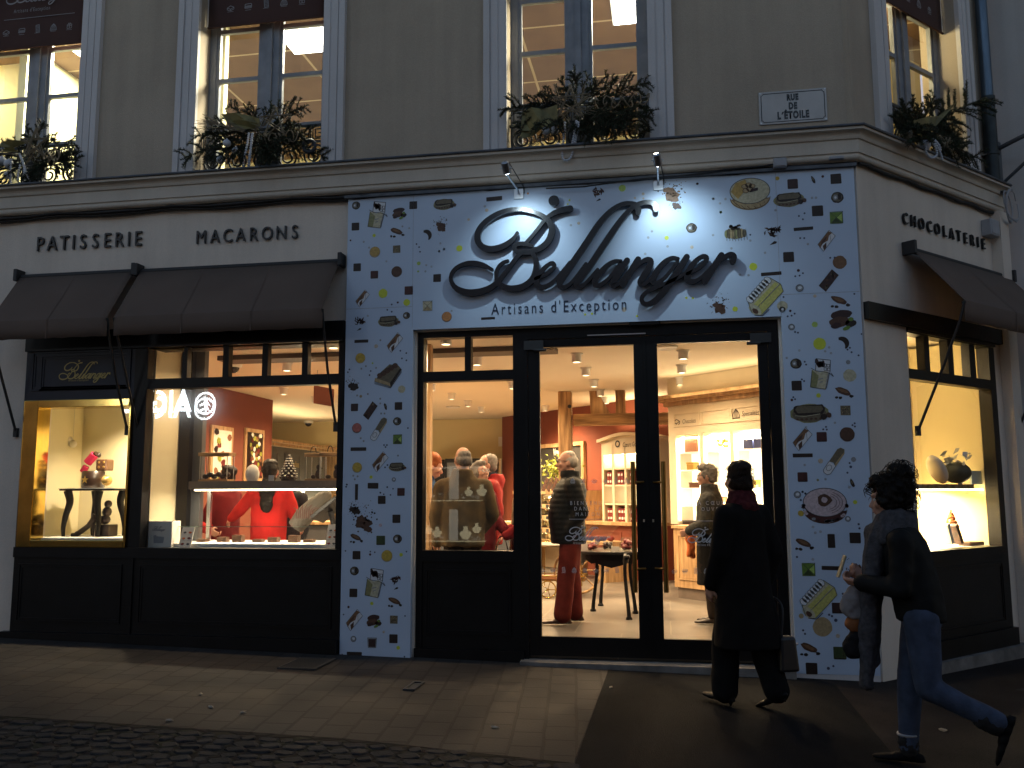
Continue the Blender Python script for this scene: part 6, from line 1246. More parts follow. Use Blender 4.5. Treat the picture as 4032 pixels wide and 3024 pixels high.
# --- framed menu board and lit bins on the terracotta wall
mb = thing('menu_board', 'dark chalk board in an oak frame on the terracotta wall behind the timber post', 'board', tuple(RW.at(0, -.03, 2)))
hm = lambda x, y: RW.hit(x, y, -.05)
a = hm(2100, 1760); c = hm(2298, 1742); zb_ = hm(2200, 1925)[1]; zt_ = hm(2200, 1745)[1]
b = MB(); w = .07; b.pbox(RW, a[0]-.6, c[0], -.06, -.002, zt_-w, zt_); b.pbox(RW, c[0]-w, c[0], -.06, -.002, zb_, zt_-w); b.pbox(RW, a[0]-.6, a[0]-.6+w, -.06, -.002, zb_, zt_-w); b.pbox(RW, a[0]-.6, c[0], -.06, -.002, zb_-w, zb_); b.build('frame', 'oak', mb)
b = MB(); b.pbox(RW, a[0]-.6+w, c[0]-w, -.03, -.003, zb_, zt_-w); b.build('slate', mat('slate_board', (.035, .033, .03), .7, var=.2, scale=3), mb)
uq, zq = hm(2187, 1792); text_on(RW, 'Vrac', uq, zq, -.032, .12, 'paper', 'chalk_lettering', mb, sx=.6, bold=.01, shear=.15)
bn = thing('bin_stand', 'oak stand with four tiers of lit sweet bins left of the black jacketed man', 'display stand', tuple(RW.at(0, -.6, Fz)))
hbn = lambda x, y: RW.hit(x, y, -.75)
b0, b1 = hbn(2090, 2000)[0]-.5, hbn(2262, 2000)[0]
tiers = [hbn(2150, y)[1] for y in (1985, 2030, 2080, 2125)]
b = MB(); zt2 = hbn(2150, 1932)[1]; b.pbox(RW, b0, b1, -.80, -.1, zt2-.06, zt2); b.pbox(RW, b0, b0+.05, -.75, -.1, Fz, zt2-.06); b.pbox(RW, b1-.05, b1, -.75, -.1, Fz, zt2-.06)
for z in tiers: b.pbox(RW, b0+.05, b1-.05, -.72, -.1, z-.07, z)
b.build('frame', 'oak', bn)
b = MB(); b.pbox(RW, b0, b1, -.15, -.1, Fz, zt2-.07); b.build('back_panel', 'creamwood', bn)
b = MB(); [b.pbox(RW, b0+.12+k*.2, b0+.20+k*.2, -.725, -.721, z-.065, z-.01) for z in tiers for k in range(8) if b0+.2+k*.2 < b1]; b.build('price_tags', 'cable', bn)
for z in tiers:
    for k in range(3): glow('bin_lamp', RW.at(b0+.25+k*(b1-b0-.4)/2, -.45, z+.11), (1, .78, .45), 2.6, .03)
MT['bintray'] = mat('yellow_sweets', (.75, .58, .30), .5, var=.5, scale=30)
for i, z in enumerate(tiers):
    for k in range(5):
        u = b0+.1+k*(b1-b0-.2)/5; wv = (b1-b0-.2)/5*.9
        t = thing('sweet_bin', 'bin of pale sweets, %s from the left on the %s tier of the oak stand' % (ordn[k], ['top', 'second', 'third', 'bottom'][i]), 'bin', tuple(RW.at(u, -.6, z)), 'sweet bins on the oak stand')
        b = MB(); b.pbox(RW, u, u+wv, -.68, -.67, z+.001, z+.06); b.pbox(RW, u, u+wv, -.30, -.29, z+.001, z+.12); b.pbox(RW, u, u+.01, -.67, -.30, z+.001, z+.10); b.pbox(RW, u+wv-.01, u+wv, -.67, -.30, z+.001, z+.10); b.pbox(RW, u+.01, u+wv-.01, -.67, -.30, z+.001, z+.01); b.build('tray', 'glass_thin', t)
        b = MB(); [b.ball(RW.at(u+wv*rng.uniform(.2, .8), rng.uniform(-.62, -.36), z+.03+rng.uniform(0, .05)), .035, 7) for _ in range(12)]; b.build('sweets', 'bintray', t)
# planted basket on the stand
pp = RW.at(hbn(2175, 1900)[0], -.6, zt2); pl_ = thing('plant_arrangement', 'bright green leafy arrangement standing on the oak bin stand before the chalk board', 'plant', tuple(pp))
MT['leafgreen'] = mat('lime_leaves', (.36, .42, .05), .5, var=.5, scale=25); MT['packet'] = mat('brown_patterned_packet', (.10, .045, .03), .5, var=.6, scale=25)
b = MB()
for _ in range(260):
    c = pp+Vector((rng.gauss(0, .15), rng.gauss(0, .07), .36+rng.gauss(0, .10))); a = Euler((rng.uniform(0, 6), rng.uniform(0, 6), 0)).to_matrix(); L = .04
    b.add([c+a@Vector(v) for v in ((-L, 0, 0), (0, -L*.5, .004), (L, 0, 0), (0, L*.5, .004))], [(0, 1, 2, 3)])
b.build('leaves', 'leafgreen', pl_); b = MB(); [b.tube([pp+Vector((k*.05-.1, 0, 0)), pp+Vector((k*.06-.12, 0, .3))], .007, 5) for k in range(5)]; b.build('stems', 'timber', pl_)
for k in range(7):
    c = pp+Vector((-.30+k*.085, -.12-.01*k, 0.0)); b = MB(); ti = .35; rot = Matrix.Rotation(ti, 3, 'Y')
    vs = [c+rot@Vector(v)+Vector((0, 0, .004)) for v in ((0, -.02, 0), (.06, -.02, 0), (.06, .02, 0), (0, .02, 0), (0, -.012, .24), (.06, -.012, .24), (.06, .012, .24), (0, .012, .24))]
    b.hexa(vs); tag(b.build('sweet_packet', 'packet', bevel=.004), 'leaning brown packet, %s from the left on the oak bin stand' % ordn[k], 'packet', 'packets on the bin stand')
# --- black table with curved legs, behind the man
tb = thing('console_table', 'black table with curved cabriole legs behind the man in red trousers', 'table', (-.45, 2.2, Fz))
tl = [fl(2477, 2440), fl(2336, 2407), fl(2502, 2416)]; tl.append(tl[1]+(tl[2]-tl[0]))
TZ = atY(2400, 2172, 2.1)[2]; cx_ = sum(p[0] for p in tl)/4; cy_ = sum(p[1] for p in tl)/4
b = MB()
pts2 = [(cx_+.42*abs(math.cos(a))**.7*math.copysign(1, math.cos(a)), cy_+.40*abs(math.sin(a))**.7*math.copysign(1, math.sin(a))) for a in np.linspace(0, 2*math.pi, 41)[:-1]]
b.prism(pts2, TZ-.03, TZ); b.build('table_top', mat('black_lacquer', (.012, .012, .013), .3, bump=.05), tb, bevel=.008)
b = MB(); n_ = 40
ring = [(cx_+.36*abs(math.cos(a))**.6*math.copysign(1, math.cos(a)), cy_+.34*abs(math.sin(a))**.6*math.copysign(1, math.sin(a)), a) for a in np.linspace(0, 2*math.pi, n_+1)[:-1]]
vs = [(x, y, TZ-.03) for x, y, a in ring]+[(x, y, TZ-.13-.03*math.cos(4*a)-.018*math.cos(12*a)) for x, y, a in ring]; b.add(vs, [(i, (i+1) % n_, n_+(i+1) % n_, n_+i) for i in range(n_)]); o = b.build('apron', 'black', tb); o.modifiers.new('s', 'SOLIDIFY').thickness = .02
for p in tl:
    ox, oy = (cx_-p[0])*.25, (cy_-p[1])*.25; b = MB(); prof_ = [(0, .0), (.0, .05), (.25, .18), (.75, .40), (.8, .55), (.35, .66), (.3, TZ-Fz-.05)]
    cpts = catmull([(p[0]+ox*k, p[1]+oy*k, Fz+z) for k, z in prof_], 4); m_ = len(cpts); b.tube(cpts, [.026-.006*math.sin(i/m_*3.1)+(.014 if i > m_*.7 else 0)+(.010 if i < 3 else 0) for i in range(m_)], 10); b.build('leg', 'black', tb)
def jar(x, y, r, h, m, lb):
    p = (x, y, TZ+.001); t = thing('glass_jar', lb, 'jar', p, 'jars on the black table'); b = MB(); b.lathe(p, [(r*.6, 0), (r, h*.3), (r, h*.7), (r*.7, h), (r*.66, h), (r*.9, h*.6), (r*.9, h*.3), (r*.55, .006)], 18); b.build('bowl', 'glass_thin', t)
    b = MB(); [b.ball((x+rng.uniform(-.5, .5)*r, y+rng.uniform(-.5, .5)*r, TZ+.03+rng.uniform(0, h*.5)), r*.36, 8) for _ in range(9)]; b.build('sweets', m, t)
jar(cx_-.22, cy_-.20, .075, .12, 'redbox', 'glass jar of red sweets nearest the man on the black table'); jar(cx_-.05, cy_-.15, .065, .10, 'choc', 'low glass jar of dark sweets in the middle of the black table'); jar(cx_+.17, cy_-.2, .085, .15, 'redbox', 'tall glass jar of red sweets by the door handle end of the black table')
b = MB(); b.box(cx_+.0, cx_+.09, cy_-.32, cy_-.315, TZ+.001, TZ+.055); tag(b.build('price_card', 'paper'), 'small white price card standing on the front of the black table', 'card')
b = MB(); b.box(cx_-.34, cx_-.27, cy_-.25, cy_-.24, TZ+.001, TZ+.08); tag(b.build('price_card', 'paper'), 'white card on the black table half hidden by the man', 'card')
# brass trolley
tx = fl(2166, 2349); tr = thing('serving_trolley', 'brass serving trolley on two spoked wheels at the left of the left door leaf', 'trolley', tuple(tx))
TX, TY = tx[0], tx[1]
zt3, zl3 = onv(tx, 2150, 2148), onv(tx, 2160, 2281)
for zz3 in (zt3, zl3):
    b = MB(); pts = [(TX-.22, TY-.2), (TX+.48, TY-.2), (TX+.48, TY+.2), (TX-.22, TY+.2), (TX-.22, TY-.2)]; b.tube([(x, y, zz3+.06) for x, y in pts], .008, 6); b.box(TX-.21, TX+.47, TY-.19, TY+.19, zz3-.006, zz3+.004); b.build('tray', 'brass', tr)
b = MB()
for (x, y) in ((TX-.1, TY-.2), (TX+.40, TY-.2), (TX-.1, TY+.2), (TX+.40, TY+.2)): b.tube([(x, y, Fz+.12), (x, y, zt3+.06)], .008, 6)
b.build('upright', 'brass', tr)
for (x, y) in ((TX, TY-.22), (TX+.17, TY+.22)):
    b = MB(); rr_ = .105; ring = [(x+rr_*math.cos(a), y, Fz+rr_+.008+rr_*math.sin(a)) for a in np.linspace(0, 2*math.pi, 25)]; b.tube(ring, .009, 6, caps=False)
    for k in range(5): a = k*2*math.pi/5; b.tube([(x, y, Fz+rr_+.008), (x+rr_*math.cos(a), y, Fz+rr_+.008+rr_*math.sin(a))], .005, 5)
    b.tube([(x, y-.015, Fz+rr_+.008), (x, y+.015, Fz+rr_+.008)], .018, 8); b.build('wheel', 'brass', tr)
def bottle(x, y, z, lb):
    b = MB(); b.lathe((x, y, z), [(.036, 0), (.038, .01), (.038, .19), (.014, .25), (.013, .31), (.016, .315), (.015, .33)], 16); tag(b.build('bottle', mat('dark_glass_bottle', (.01, .012, .006), .12)), lb, 'bottle')
bottle(TX+.24, TY-.05, zl3+.005, 'dark wine bottle on the lower tray of the brass trolley')
b = MB(); b.box(TX-.12, TX+.1, TY-.12, TY+.1, zl3+.005, zl3+.05); tag(b.build('chocolate_box', 'brownbox', bevel=.005), 'flat brown box on the lower tray of the brass trolley', 'box')
b = MB(); b.box(TX-.15, TX+.15, TY-.1, TY+.12, zt3+.005, zt3+.05); tag(b.build('chocolate_box', 'paper', bevel=.005), 'pale flat box on the upper tray of the brass trolley', 'box')
hp = fl(2350, 2344); b = MB(); rr_ = .30; b.tube([(hp[0]-.25+rr_*math.cos(a), hp[1]+.1*math.cos(a), Fz+rr_+.02+rr_*math.sin(a)) for a in np.linspace(0, 2*math.pi, 33)], .018, 8, caps=False); h_ = thing('cart_wheel', 'large thin cart wheel standing behind the black table', 'wheel', tuple(hp)); b.build('rim', 'timber', h_)
b = MB(); [b.tube([(hp[0]-.25, hp[1], Fz+rr_+.02), (hp[0]-.25+rr_*math.cos(a), hp[1]+.1*math.cos(a), Fz+rr_+.02+rr_*math.sin(a))], .009, 5) for a in np.linspace(0, 2*math.pi, 9)[:-1]]; b.build('spoke', 'timber', h_)
# glass cloche case behind table
gp_ = RW.at(hg(2440, 2100)[0], -1.05, 0); t = thing('cake_case', 'slanted glass cake case on the oak counter beyond the black table', 'display case', (gp_[0], gp_[1], gzc))
b = MB(); b.pbox(RW, gu0-.1, gu0+1.0, -1.25, -.70, gzc-.32, gzc-.28); b.pbox(RW, gu0-.1, gu0-.05, -1.2, -.7, Fz, gzc-.32); b.pbox(RW, gu0+.95, gu0+1.0, -1.2, -.7, Fz, gzc-.32); b.build('base', 'oak', t)
b = MB(); b.quad(RW.at(gu0-.1, -1.24, gzc-.28), RW.at(gu0+1, -1.24, gzc-.28), RW.at(gu0+1, -.85, gzc), RW.at(gu0-.1, -.85, gzc)); b.build('glass', 'glass_thin', t)
b = MB(); [b.ball(RW.at(gu0+.05+k*.16, -1.0+.04*(k % 2), gzc-.24), (.06, .06, .04), 10) for k in range(6)]; b.build('cakes', 'redbox', t)
# --- black cabinets along the back of the side window view
def pxb(b, x0, y0, x1, y1, Y, dp, mi=0):
    a = atY(x0, (y0+y1)/2, Y); c = atY(x1, (y0+y1)/2, Y); zt = atY((x0+x1)/2, y0, Y)[2]; zb = atY((x0+x1)/2, y1, Y)[2]; b.box(a[0], c[0], Y, Y+dp, zb, zt, mi); return a[0], c[0], zb, zt
bc = thing('black_cabinet', 'tall black cabinet against the yellow back wall behind the customers', 'cabinet', (-4.2, 9.7, Fz))
b = MB(); x0, x1, _, zt = pxb(b, 1752, 1805, 1958, 2000, 9.6, .6); b.build('carcass', 'black', bc); b = MB(); b.box(x0+.05, (x0+x1)/2-.02, 9.57, 9.6, 1.0, zt-.08); b.box((x0+x1)/2+.02, x1-.05, 9.57, 9.6, 1.0, zt-.08); b.build('door', 'greywood', bc); b = MB(); b.tube([(x0+.22, 9.55, 1.2), (x0+.22, 9.55, zt-.2)], .03, 8); b.build('handle', 'steel', bc)
bc = thing('counter_cabinet', 'low black cabinet left of the tall one along the yellow back wall', 'cabinet', (-5.6, 9.7, Fz)); b = MB(); pxb(b, 1640, 1810, 1750, 2050, 9.7, .5); b.build('carcass', 'black', bc); b = MB(); pxb(b, 1645, 1830, 1745, 1832, 9.66, .03); b.build('top_edge', 'greywood', bc)
ct = thing('sales_counter', 'dark sales counter behind the men in the side window', 'counter', (-3.4, 4.6, Fz)); b = MB(); b.box(-5.2, -2.2, 4.4, 5.0, Fz, 1.05); b.build('front', 'greywood', ct); b = MB(); b.box(-5.25, -2.15, 4.35, 5.05, 1.05, 1.09); b.build('counter_top', 'oak', ct)
sw = MB(); p = RW.hit(1972, 1735, -.01); pq = atY(1972, 1735, 10.29); sw.box(pq[0]-.05, pq[0]+.05, 10.285, 10.299, pq[2]-.12, pq[2]+.08); tag(sw.build('wall_switch', 'white'), 'small white switch panel on the yellow wall beside the terracotta corner', 'switch')
# --- left part: dark grey cabinet, picture frames, poster
lc = thing('display_cabinet', 'dark grey display cabinet with an oak cornice and lit uprights beyond the terracotta wall', 'cabinet', (-7, 7.2, Fz))
LCX = -7.0; LCP = Plane((LCX, 6.0), (LCX, 9.9))
b = MB(); zt5 = 2.35; b.box(LCX-.6, LCX, 6.0, 9.6, Fz, zt5); b.build('carcass', 'greywood', lc)
b = MB(); b.box(LCX-.6, LCX+.15, 5.9, 9.75, zt5, zt5+.05); b.box(LCX-.6, LCX+.25, 5.9, 9.85, zt5+.05, zt5+.10); b.build('cornice', 'oak', lc)
b = MB()
for y in (6.6, 7.6, 8.6): dado(b, LCP, y-6.0, y-6.0+.7, 1.75, 2.25, 0.0)
b.build('door_moulding', 'greywood', lc)
for y in (6.5, 7.45, 8.4): b = MB(); b.box(LCX+.001, LCX+.03, y, y+.10, 0.9, 1.65); b.build('light_tube', emis('tube_light', (1, .88, .62), 6), lc)
text_on(Plane((LCX+.004, 6.0), (LCX+.004, 9.9)), 'Gourmandises', 1.9, 2.0, -.004, .12, 'gold', 'gold_lettering', lc, sx=.7, shear=.3)
cove((LCX-.1, 7.8, zt5+.15), .3, 3.0, 12)  # another added uplight, out of sight above the grey cabinet
for yy in (9.2, 8.0): glow('cabinet_lamp', (LCX+.3, yy, 1.3), (1, .8, .45), 10, .05)
pf = thing('framed_panel', 'oak framed panel on the yellow back wall behind the glass gift boxes', 'picture', (-6.3, 10.2, 1.8)); b = MB(); x0, x1, z0, z1 = pxb(b, 1195, 1762, 1345, 2050, 10.22, .06); b.build('frame', 'oak', pf); b = MB(); b.box(x0+.14, x1-.02, 10.2, 10.219, z0, z1-.14); b.build('inset', 'timber', pf)
pw_ = Plane((-6.46, 0.6), (-6.46, 5.8))
def poster(x0, y0, x1, y1, label, kind):
    d = -.03; a = pw_.hit(x0, y0, d); c = pw_.hit(x1, y1, d); zt6 = (pw_.hit(x0, y0, d)[1]+pw_.hit(x1, y0+8, d)[1])/2; zb6 = a[1]-(a[1]-pw_.hit(x0, y1, d)[1]); u0, u1 = sorted((a[0], c[0]))
    t = thing('wall_poster', label, 'poster', tuple(pw_.at(u0, d, zb6))); b = MB(); b.pbox(pw_, u0-.06, u1+.06, d, -.002, zb6-.06, zt6+.06); b.build('frame', 'oak', t)
    b = MB(); b.pbox(pw_, u0, u1, d-.006, d-.001, zb6, zt6, 0); cols_ = 1
    r2 = random.Random(3)
    for i in range(11 if kind == 0 else 60):
        u = u0+(u1-u0)*r2.uniform(.12, .88); z = zb6+(zt6-zb6)*((i+.5)/11 if kind == 0 else r2.uniform(.05, .95)); q = (u1-u0)*(.13 if kind == 0 else .09); n_ = 10
        b.poly([pw_.at(u+q*r2.uniform(.7, 1.1)*math.cos(k*.63), d-.008-.0004*i, z+q*.8*r2.uniform(.7, 1.1)*math.sin(k*.63)) for k in range(n_)], 1+i % 4)
    b.build('print', ['paper' if kind == 0 else 'choc', 'leafgreen', 'brownbox', 'choc' if kind == 0 else 'redbox', 'redbox' if kind == 0 else 'paper'], t)
poster(842, 1690, 906, 1880, 'white poster with scattered coloured sweets on the terracotta wall', 0)
poster(975, 1700, 1030, 1880, 'dark poster of chocolates right of the white poster on the terracotta wall', 1)
poster(690, 1660, 706, 1880, 'narrow framed poster seen edge on behind the black post', 1)
# hanging sign on chains
hs = atY(1245, 1515, 2.6); t = thing('hanging_sign', 'dark narrow sign hanging on chains from the ceiling in the big window', 'sign', tuple(hs)); b = MB(); Yh = 2.6
qs = [(1235, 1520), (1257, 1515), (1257, 1582), (1235, 1594)]; z0 = atY(1246, 1588, Yh)[2]; z1 = atY(1246, 1517, Yh)[2]; xa = atY(1235, 1550, Yh)[0]; xb = atY(1257, 1550, Yh)[0]
b.hexa([(xa, Yh, z0), (xb, Yh+.45, z0), (xb+.02, Yh+.45, z0), (xa+.02, Yh, z0), (xa, Yh, z1), (xb, Yh+.45, z1), (xb+.02, Yh+.45, z1), (xa+.02, Yh, z1)]); b.build('board', 'redwall', t)
b = MB(); [b.tube([(x, y, z1), (x, y, CEILZ-.002)], .006, 5) for x, y in ((xa+.03, Yh+.04), (xb-.0, Yh+.4))]; b.build('chain', 'steel', t)
# --- small gilded display window (vitrine)
v0, v1, vz0, vz1 = VIT; VX0, VX1 = -6.42, -5.09; VY = 1.0
vt = thing('display_niche', 'cream lined display niche behind the gilded window frame', 'display niche', (-5.7, .5, 1))
VR = atX_ = None
b = MB(); b.box(VX0, VX1, VY, VY+.05, vz0-.05, vz1+.3); b.build('back_board', 'cream', vt)
b = MB(); b.box(VX0-.04, VX0, .16, VY+.05, vz0-.05, vz1+.3); b.build('side_board', 'cream', vt)
b = MB(); b.box(VX1, VX1+.05, .16, VY+.05, Fz, CEILZ-.01); b.build('side_board', 'cream', vt); b = MB(); b.box(VX1-.005, VX1+.055, VY+.05, VY+.09, Fz, CEILZ-.01); b.build('gilded_edge', 'gold', vt)
b = MB(); b.box(VX0, VX1, .16, VY, vz1+.12, vz1+.16); b.build('top_board', 'cream', vt)
b = MB(); b.box(VX0, VX1, .15, VY, vz0-.03, vz0+.012); b.build('base_board', 'white', vt)
gx0 = FR.hit(150, 1900, .05)[0]
l = bpy.data.lights.new('niche_lamp', 'SPOT'); l.energy = 95; l.color = (1, .80, .52); l.spot_size = R(125); l.spot_blend = .9; l.shadow_soft_size = .03; o = bpy.data.objects.new('niche_lamp', l); COL.objects.link(o); o.location = (-5.55, .42, vz1+.08); o.rotation_euler = (R(14), 0, 0)
t = thing('ceiling_spot', 'small round downlight at the top of the gilded display niche', 'ceiling spot', (-5.55, .42, vz1+.12)); b = MB(); b.lathe((-5.55, .42, vz1+.119), [(.06, 0), (.06, -.012), (.05, -.02), (.04, -.012)], 18); b.build('housing', 'white', t)
b = MB(); b.lathe((-5.55, .42, vz1+.119), [(.038, -.010), (.038, -.014)], 14); b.build('bulb', 'bulb', t)
# table with chocolate sculpture
NY = .55
hn = lambda x, y, Y=NY: atY(x, y, Y)
x0, x1 = hn(266, 1924)[0], hn(480, 1924)[0]; zt7 = hn(370, 1925)[2]; zf = vz0+.013
dt = thing('display_table', 'small black table with bowed legs inside the gilded niche', 'table', ((x0+x1)/2, NY, zf)); b = MB(); b.box(x0, x1, NY-.13, NY+.18, zt7-.018, zt7); b.build('table_top', 'black', dt, bevel=.004); b = MB(); b.box(x0-.01, x1+.01, NY-.14, NY+.19, zt7, zt7+.007); b.build('marble_slab', 'white', dt)
for (xx, yy, s) in ((x0+.07, NY-.10, -1), (x0+.24, NY+.12, -.4), (x1-.2, NY-.08, .5), (x1-.05, NY+.12, 1)):
    b = MB(); H_ = zt7-.018-zf; cpts = catmull([(xx-.01*s, yy, zt7-.02), (xx-.04*s, yy, zf+H_*.75), (xx+.0*s, yy, zf+H_*.45), (xx+.02*s, yy, zf+H_*.2), (xx+.015*s, yy, zf)], 5); m_ = len(cpts); b.tube(cpts, [.044-.028*i/m_ for i in range(m_)], 10); b.build('leg', 'black', dt)
sc_ = thing('chocolate_sculpture', 'chocolate drum with gold star, dice and pink cracker on the niche table', 'sculpture', (hn(365, 1900)[0], NY, zt7))
dx, dr_ = hn(367, 1890)[0], (hn(402, 1890)[0]-hn(326, 1890)[0])/2; dz1 = hn(360, 1857)[2]
b = MB(); b.lathe((dx, NY, zt7+.001), [(dr_*.92, 0), (dr_, .02), (dr_*1.02, (dz1-zt7)*.5), (dr_*1.0, dz1-zt7), (dr_*.9, dz1-zt7+.005)], 26); b.build('drum', 'choc', sc_)
st = hn(362, 1890); b = MB(); star = [(st[0]+(.045 if k % 2 == 0 else .018)*math.sin(k*math.pi/5), st[2]+(.045 if k % 2 == 0 else .018)*math.cos(k*math.pi/5)) for k in range(10)]; yf = NY-dr_*1.03
b.add([(st[0], yf-.006, st[2])]+[(x, yf-.002, z) for x, z in star], [(0, 1+k, 1+(k+1) % 10) for k in range(10)]); b.build('gold_star', 'gold', sc_)
d0_, d1_ = hn(376, 1835)[0], hn(420, 1835)[0]; dzb, dzt = hn(400, 1853)[2], hn(400, 1808)[2]; b = MB(); b.box(d0_, d1_, NY+.0, NY+(d1_-d0_), dzb, dzt); b.build('dice', 'milkchoc', sc_, bevel=.015)
b = MB(); [b.ball((d0_+(d1_-d0_)*fx, NY-.001, dzb+(dzt-dzb)*fz), (.013, .004, .013), 10) for fx in (.3, .72) for fz in (.3, .72)]; b.build('dice_dots', 'gold', sc_)
MT['pink'] = mat('pink_foil', (.62, .03, .10), .35, .2)
b = MB(); q = [hn(374, 1790, NY-.03), hn(345, 1822, NY-.03)]; b.tube(q, .045, 14); q2 = [hn(340, 1836, NY-.05), hn(326, 1858, NY-.05)]; b.tube(q2, .034, 14); b.build('cracker', 'pink', sc_)
b = MB(); b.tube([hn(374, 1790, NY-.03), hn(381, 1786, NY-.03)], .03, 12); b.ball(hn(388, 1792, NY), .028, 10); b.build('cracker_cap', 'choc', sc_)
b = MB(); g_ = hn(420, 1892, NY-.06); b.ball(g_, (hn(440, 1890)[0]-hn(402, 1890)[0])/2, 18); tag(b.build('gold_ball', mat('gold_chocolate_ball', (.75, .50, .18), .25, .7)), 'gold ball beside the chocolate drum on the niche table', 'ball')
l = glow('niche_sparkle', (g_[0]+.02, NY-.22, g_[2]+.16), (1, .8, .5), 1.5, .02)
# shoe and stacked figure under the table
sh = hn(335, 2085); t = thing('chocolate_shoe', 'chocolate high heeled shoe under the niche table', 'sculpture', (sh[0], NY, zf)); b = MB(); b.tube(catmull([(sh[0]-.12, NY-.04, zf+.012), (sh[0]-.05, NY-.04, zf+.03), (sh[0]+.05, NY-.03, zf+.10), (sh[0]+.10, NY-.03, zf+.15), (sh[0]+.13, NY-.02, zf+.22)], 5), [.02]*4+[.028]*8+[.034]*9, 10); b.build('upper', 'choc', t); b = MB(); b.tube([(sh[0]+.11, NY-.03, zf+.14), (sh[0]+.12, NY-.03, zf)], [.022, .008], 8); b.build('heel', 'choc', t)
fg = hn(412, 2060); t = thing('chocolate_figure', 'chocolate figure on a brown block under the right of the niche table', 'sculpture', (fg[0], NY, zf)); b = MB(); b.box(fg[0]-.07, fg[0]+.09, NY-.06, NY+.1, zf, zf+.12); b.build('block', 'choc', t, bevel=.008)
b = MB(); b.ball((fg[0], NY, zf+.17), (.06, .05, .05), 12); b.ball((fg[0]+.02, NY, zf+.25), (.05, .045, .055), 12); b.ball((fg[0]-.05, NY-.02, zf+.15), .025, 8); b.ball((fg[0]+.03, NY, zf+.33), .04, 10); b.build('figure', 'choc', t)
# white balls hanging in the niche
for (x, y, r_, lb) in ((270, 1735, 20, 'larger pale ball hanging in the gilded niche'), (287, 1748, 17, 'smaller pale ball hanging lower in the gilded niche')):
    p = atY(x, y, .8); t = thing('hanging_ball', lb, 'bauble', tuple(p)); b = MB(); b.ball(p, r_/400, 16); b.build('ball', 'paper', t); b = MB(); b.tube([p, (p[0], p[1], vz1+.12)], .002, 5); b.build('thread', 'steel', t)
# --- counter case right behind the big window
SZ = SILL
cs = thing('counter_case', 'glass counter case with a lit grey shelf right behind the big window', 'display case', (-4.2, .45, SZ)); CYc = .45
xL, xR = atY(742, 1910, CYc)[0], -3.02; zs0, zs1 = atY(1100, 1925, CYc)[2], atY(1100, 1893, CYc)[2]
b = MB(); b.box(xL, xR, CYc, CYc+.34, zs0, zs1); b.build('upper_shelf', 'counter', cs)
b = MB(); b.box(xL+.06, xR-.01, CYc+.015, CYc+.05, zs0-.015, zs0-.001); b.build('led_strip', 'ledstrip', cs)
l = bpy.data.lights.new('shelf_lamp', 'AREA'); l.shape = 'RECTANGLE'; l.size = xR-xL-.1; l.size_y = .03; l.energy = 14; l.color = (1, .82, .58); o = bpy.data.objects.new('shelf_lamp', l); COL.objects.link(o); o.location = ((xL+xR)/2, CYc+.03, zs0-.02)
zl0 = SZ-.04; zl1 = atY(1100, 2143, .2)[2]
b = MB(); b.box(xL-.12, xR, .2, .95, zl0, zl1); b.build('white_base', 'white', cs)
zg = atY(1100, 2075, .3)[2]
b = MB(); b.quad((xL-.1, .28, zl1), (xR, .28, zl1), (xR, .28, zg), (xL-.1, .28, zg)); b.quad((xL-.1, .28, zg), (xR, .28, zg), (xR, .75, zg+.02), (xL-.1, .75, zg+.02)); b.build('glass', 'glass_thin', cs)
b = MB(); b.box(xL-.1, xR, .276, .284, zg, zg+.006); b.build('glass_edge', mat('green_glass_edge', (.18, .26, .22), .2), cs)
b = MB(); b.box(xL+.10, xL+.14, CYc+.2, CYc+.24, zl1, zs0); b.box(xR-.06, xR-.02, CYc+.2, CYc+.24, zl1, zs0); b.build('shelf_post', 'steel', cs)
# post beside the case
a, c = atY(697, 1900, .62)[0], atY(738, 1900, .62)[0]
b = MB(); b.box(a, c, .62, .72, Fz, CEILZ-.01); b.build('inner_post', 'black', BLD); b = MB(); b.box(c+.0, c+.10, .70, .78, Fz, CEILZ-.012); b.build('inner_post', 'greywood', BLD)
# box and price cards on the sill
def card(x0, y0, x1, y1, lb):
    Yc = .14; t = thing('price_card', lb, 'card', tuple(atY((x0+x1)/2, y1, Yc)), 'price cards on the sill'); b = MB(); u0, u1, z0, z1 = pxb(b, x0, y0, x1, y1, Yc, .006); b.build('card', 'paper', t)
    b = MB(); r2 = random.Random(5)
    for i in range(2):
        for j in range(3):
            cx, cz_ = u0+(u1-u0)*(.28+.44*i), z0+(z1-z0)*(.18+.28*j); q = (u1-u0)*.14
            b.poly([(cx+q*r2.uniform(.8, 1.2)*math.cos(k*.7), Yc-.0015, cz_+q*.6*r2.uniform(.8, 1.2)*math.sin(k*.7)) for k in range(9)], (i+2*j) % 3)
            b.poly([(cx-q, Yc-.0015, cz_-q*1.25), (cx+q, Yc-.0015, cz_-q*1.25), (cx+q, Yc-.0015, cz_-q*1.1), (cx-q, Yc-.0015, cz_-q*1.1)], 3)
    b.build('print', ['redbox', 'greywood', 'orange', 'plasticgrey'], t)
    for ch in t.children:
        for v in ch.data.vertices: v.co.y += (v.co.z-z0)*.36
card(703, 2077, 751, 2157, 'white price card with six small pictures beside the boxed gift'); card(1280, 2066, 1325, 2157, 'white price card with six small pictures at the right end of the counter case')
t = thing('white_gift_box', 'white box with a grey drawn vase and script at the left of the big window', 'box', tuple(atY(630, 2158, .16))); b = MB(); u0, u1, z0, z1 = pxb(b, 575, 2052, 676, 2159, .16, .16); b.build('carton', 'paper', t, bevel=.004)
bP = Plane((0, .16), (1, .16)); draw_logo(bP, (u0+u1)/2, z1-.075, (u1-u0)*.5, -.002, 0, 'plasticgrey', t, 'script_logo', min_w=.0025)
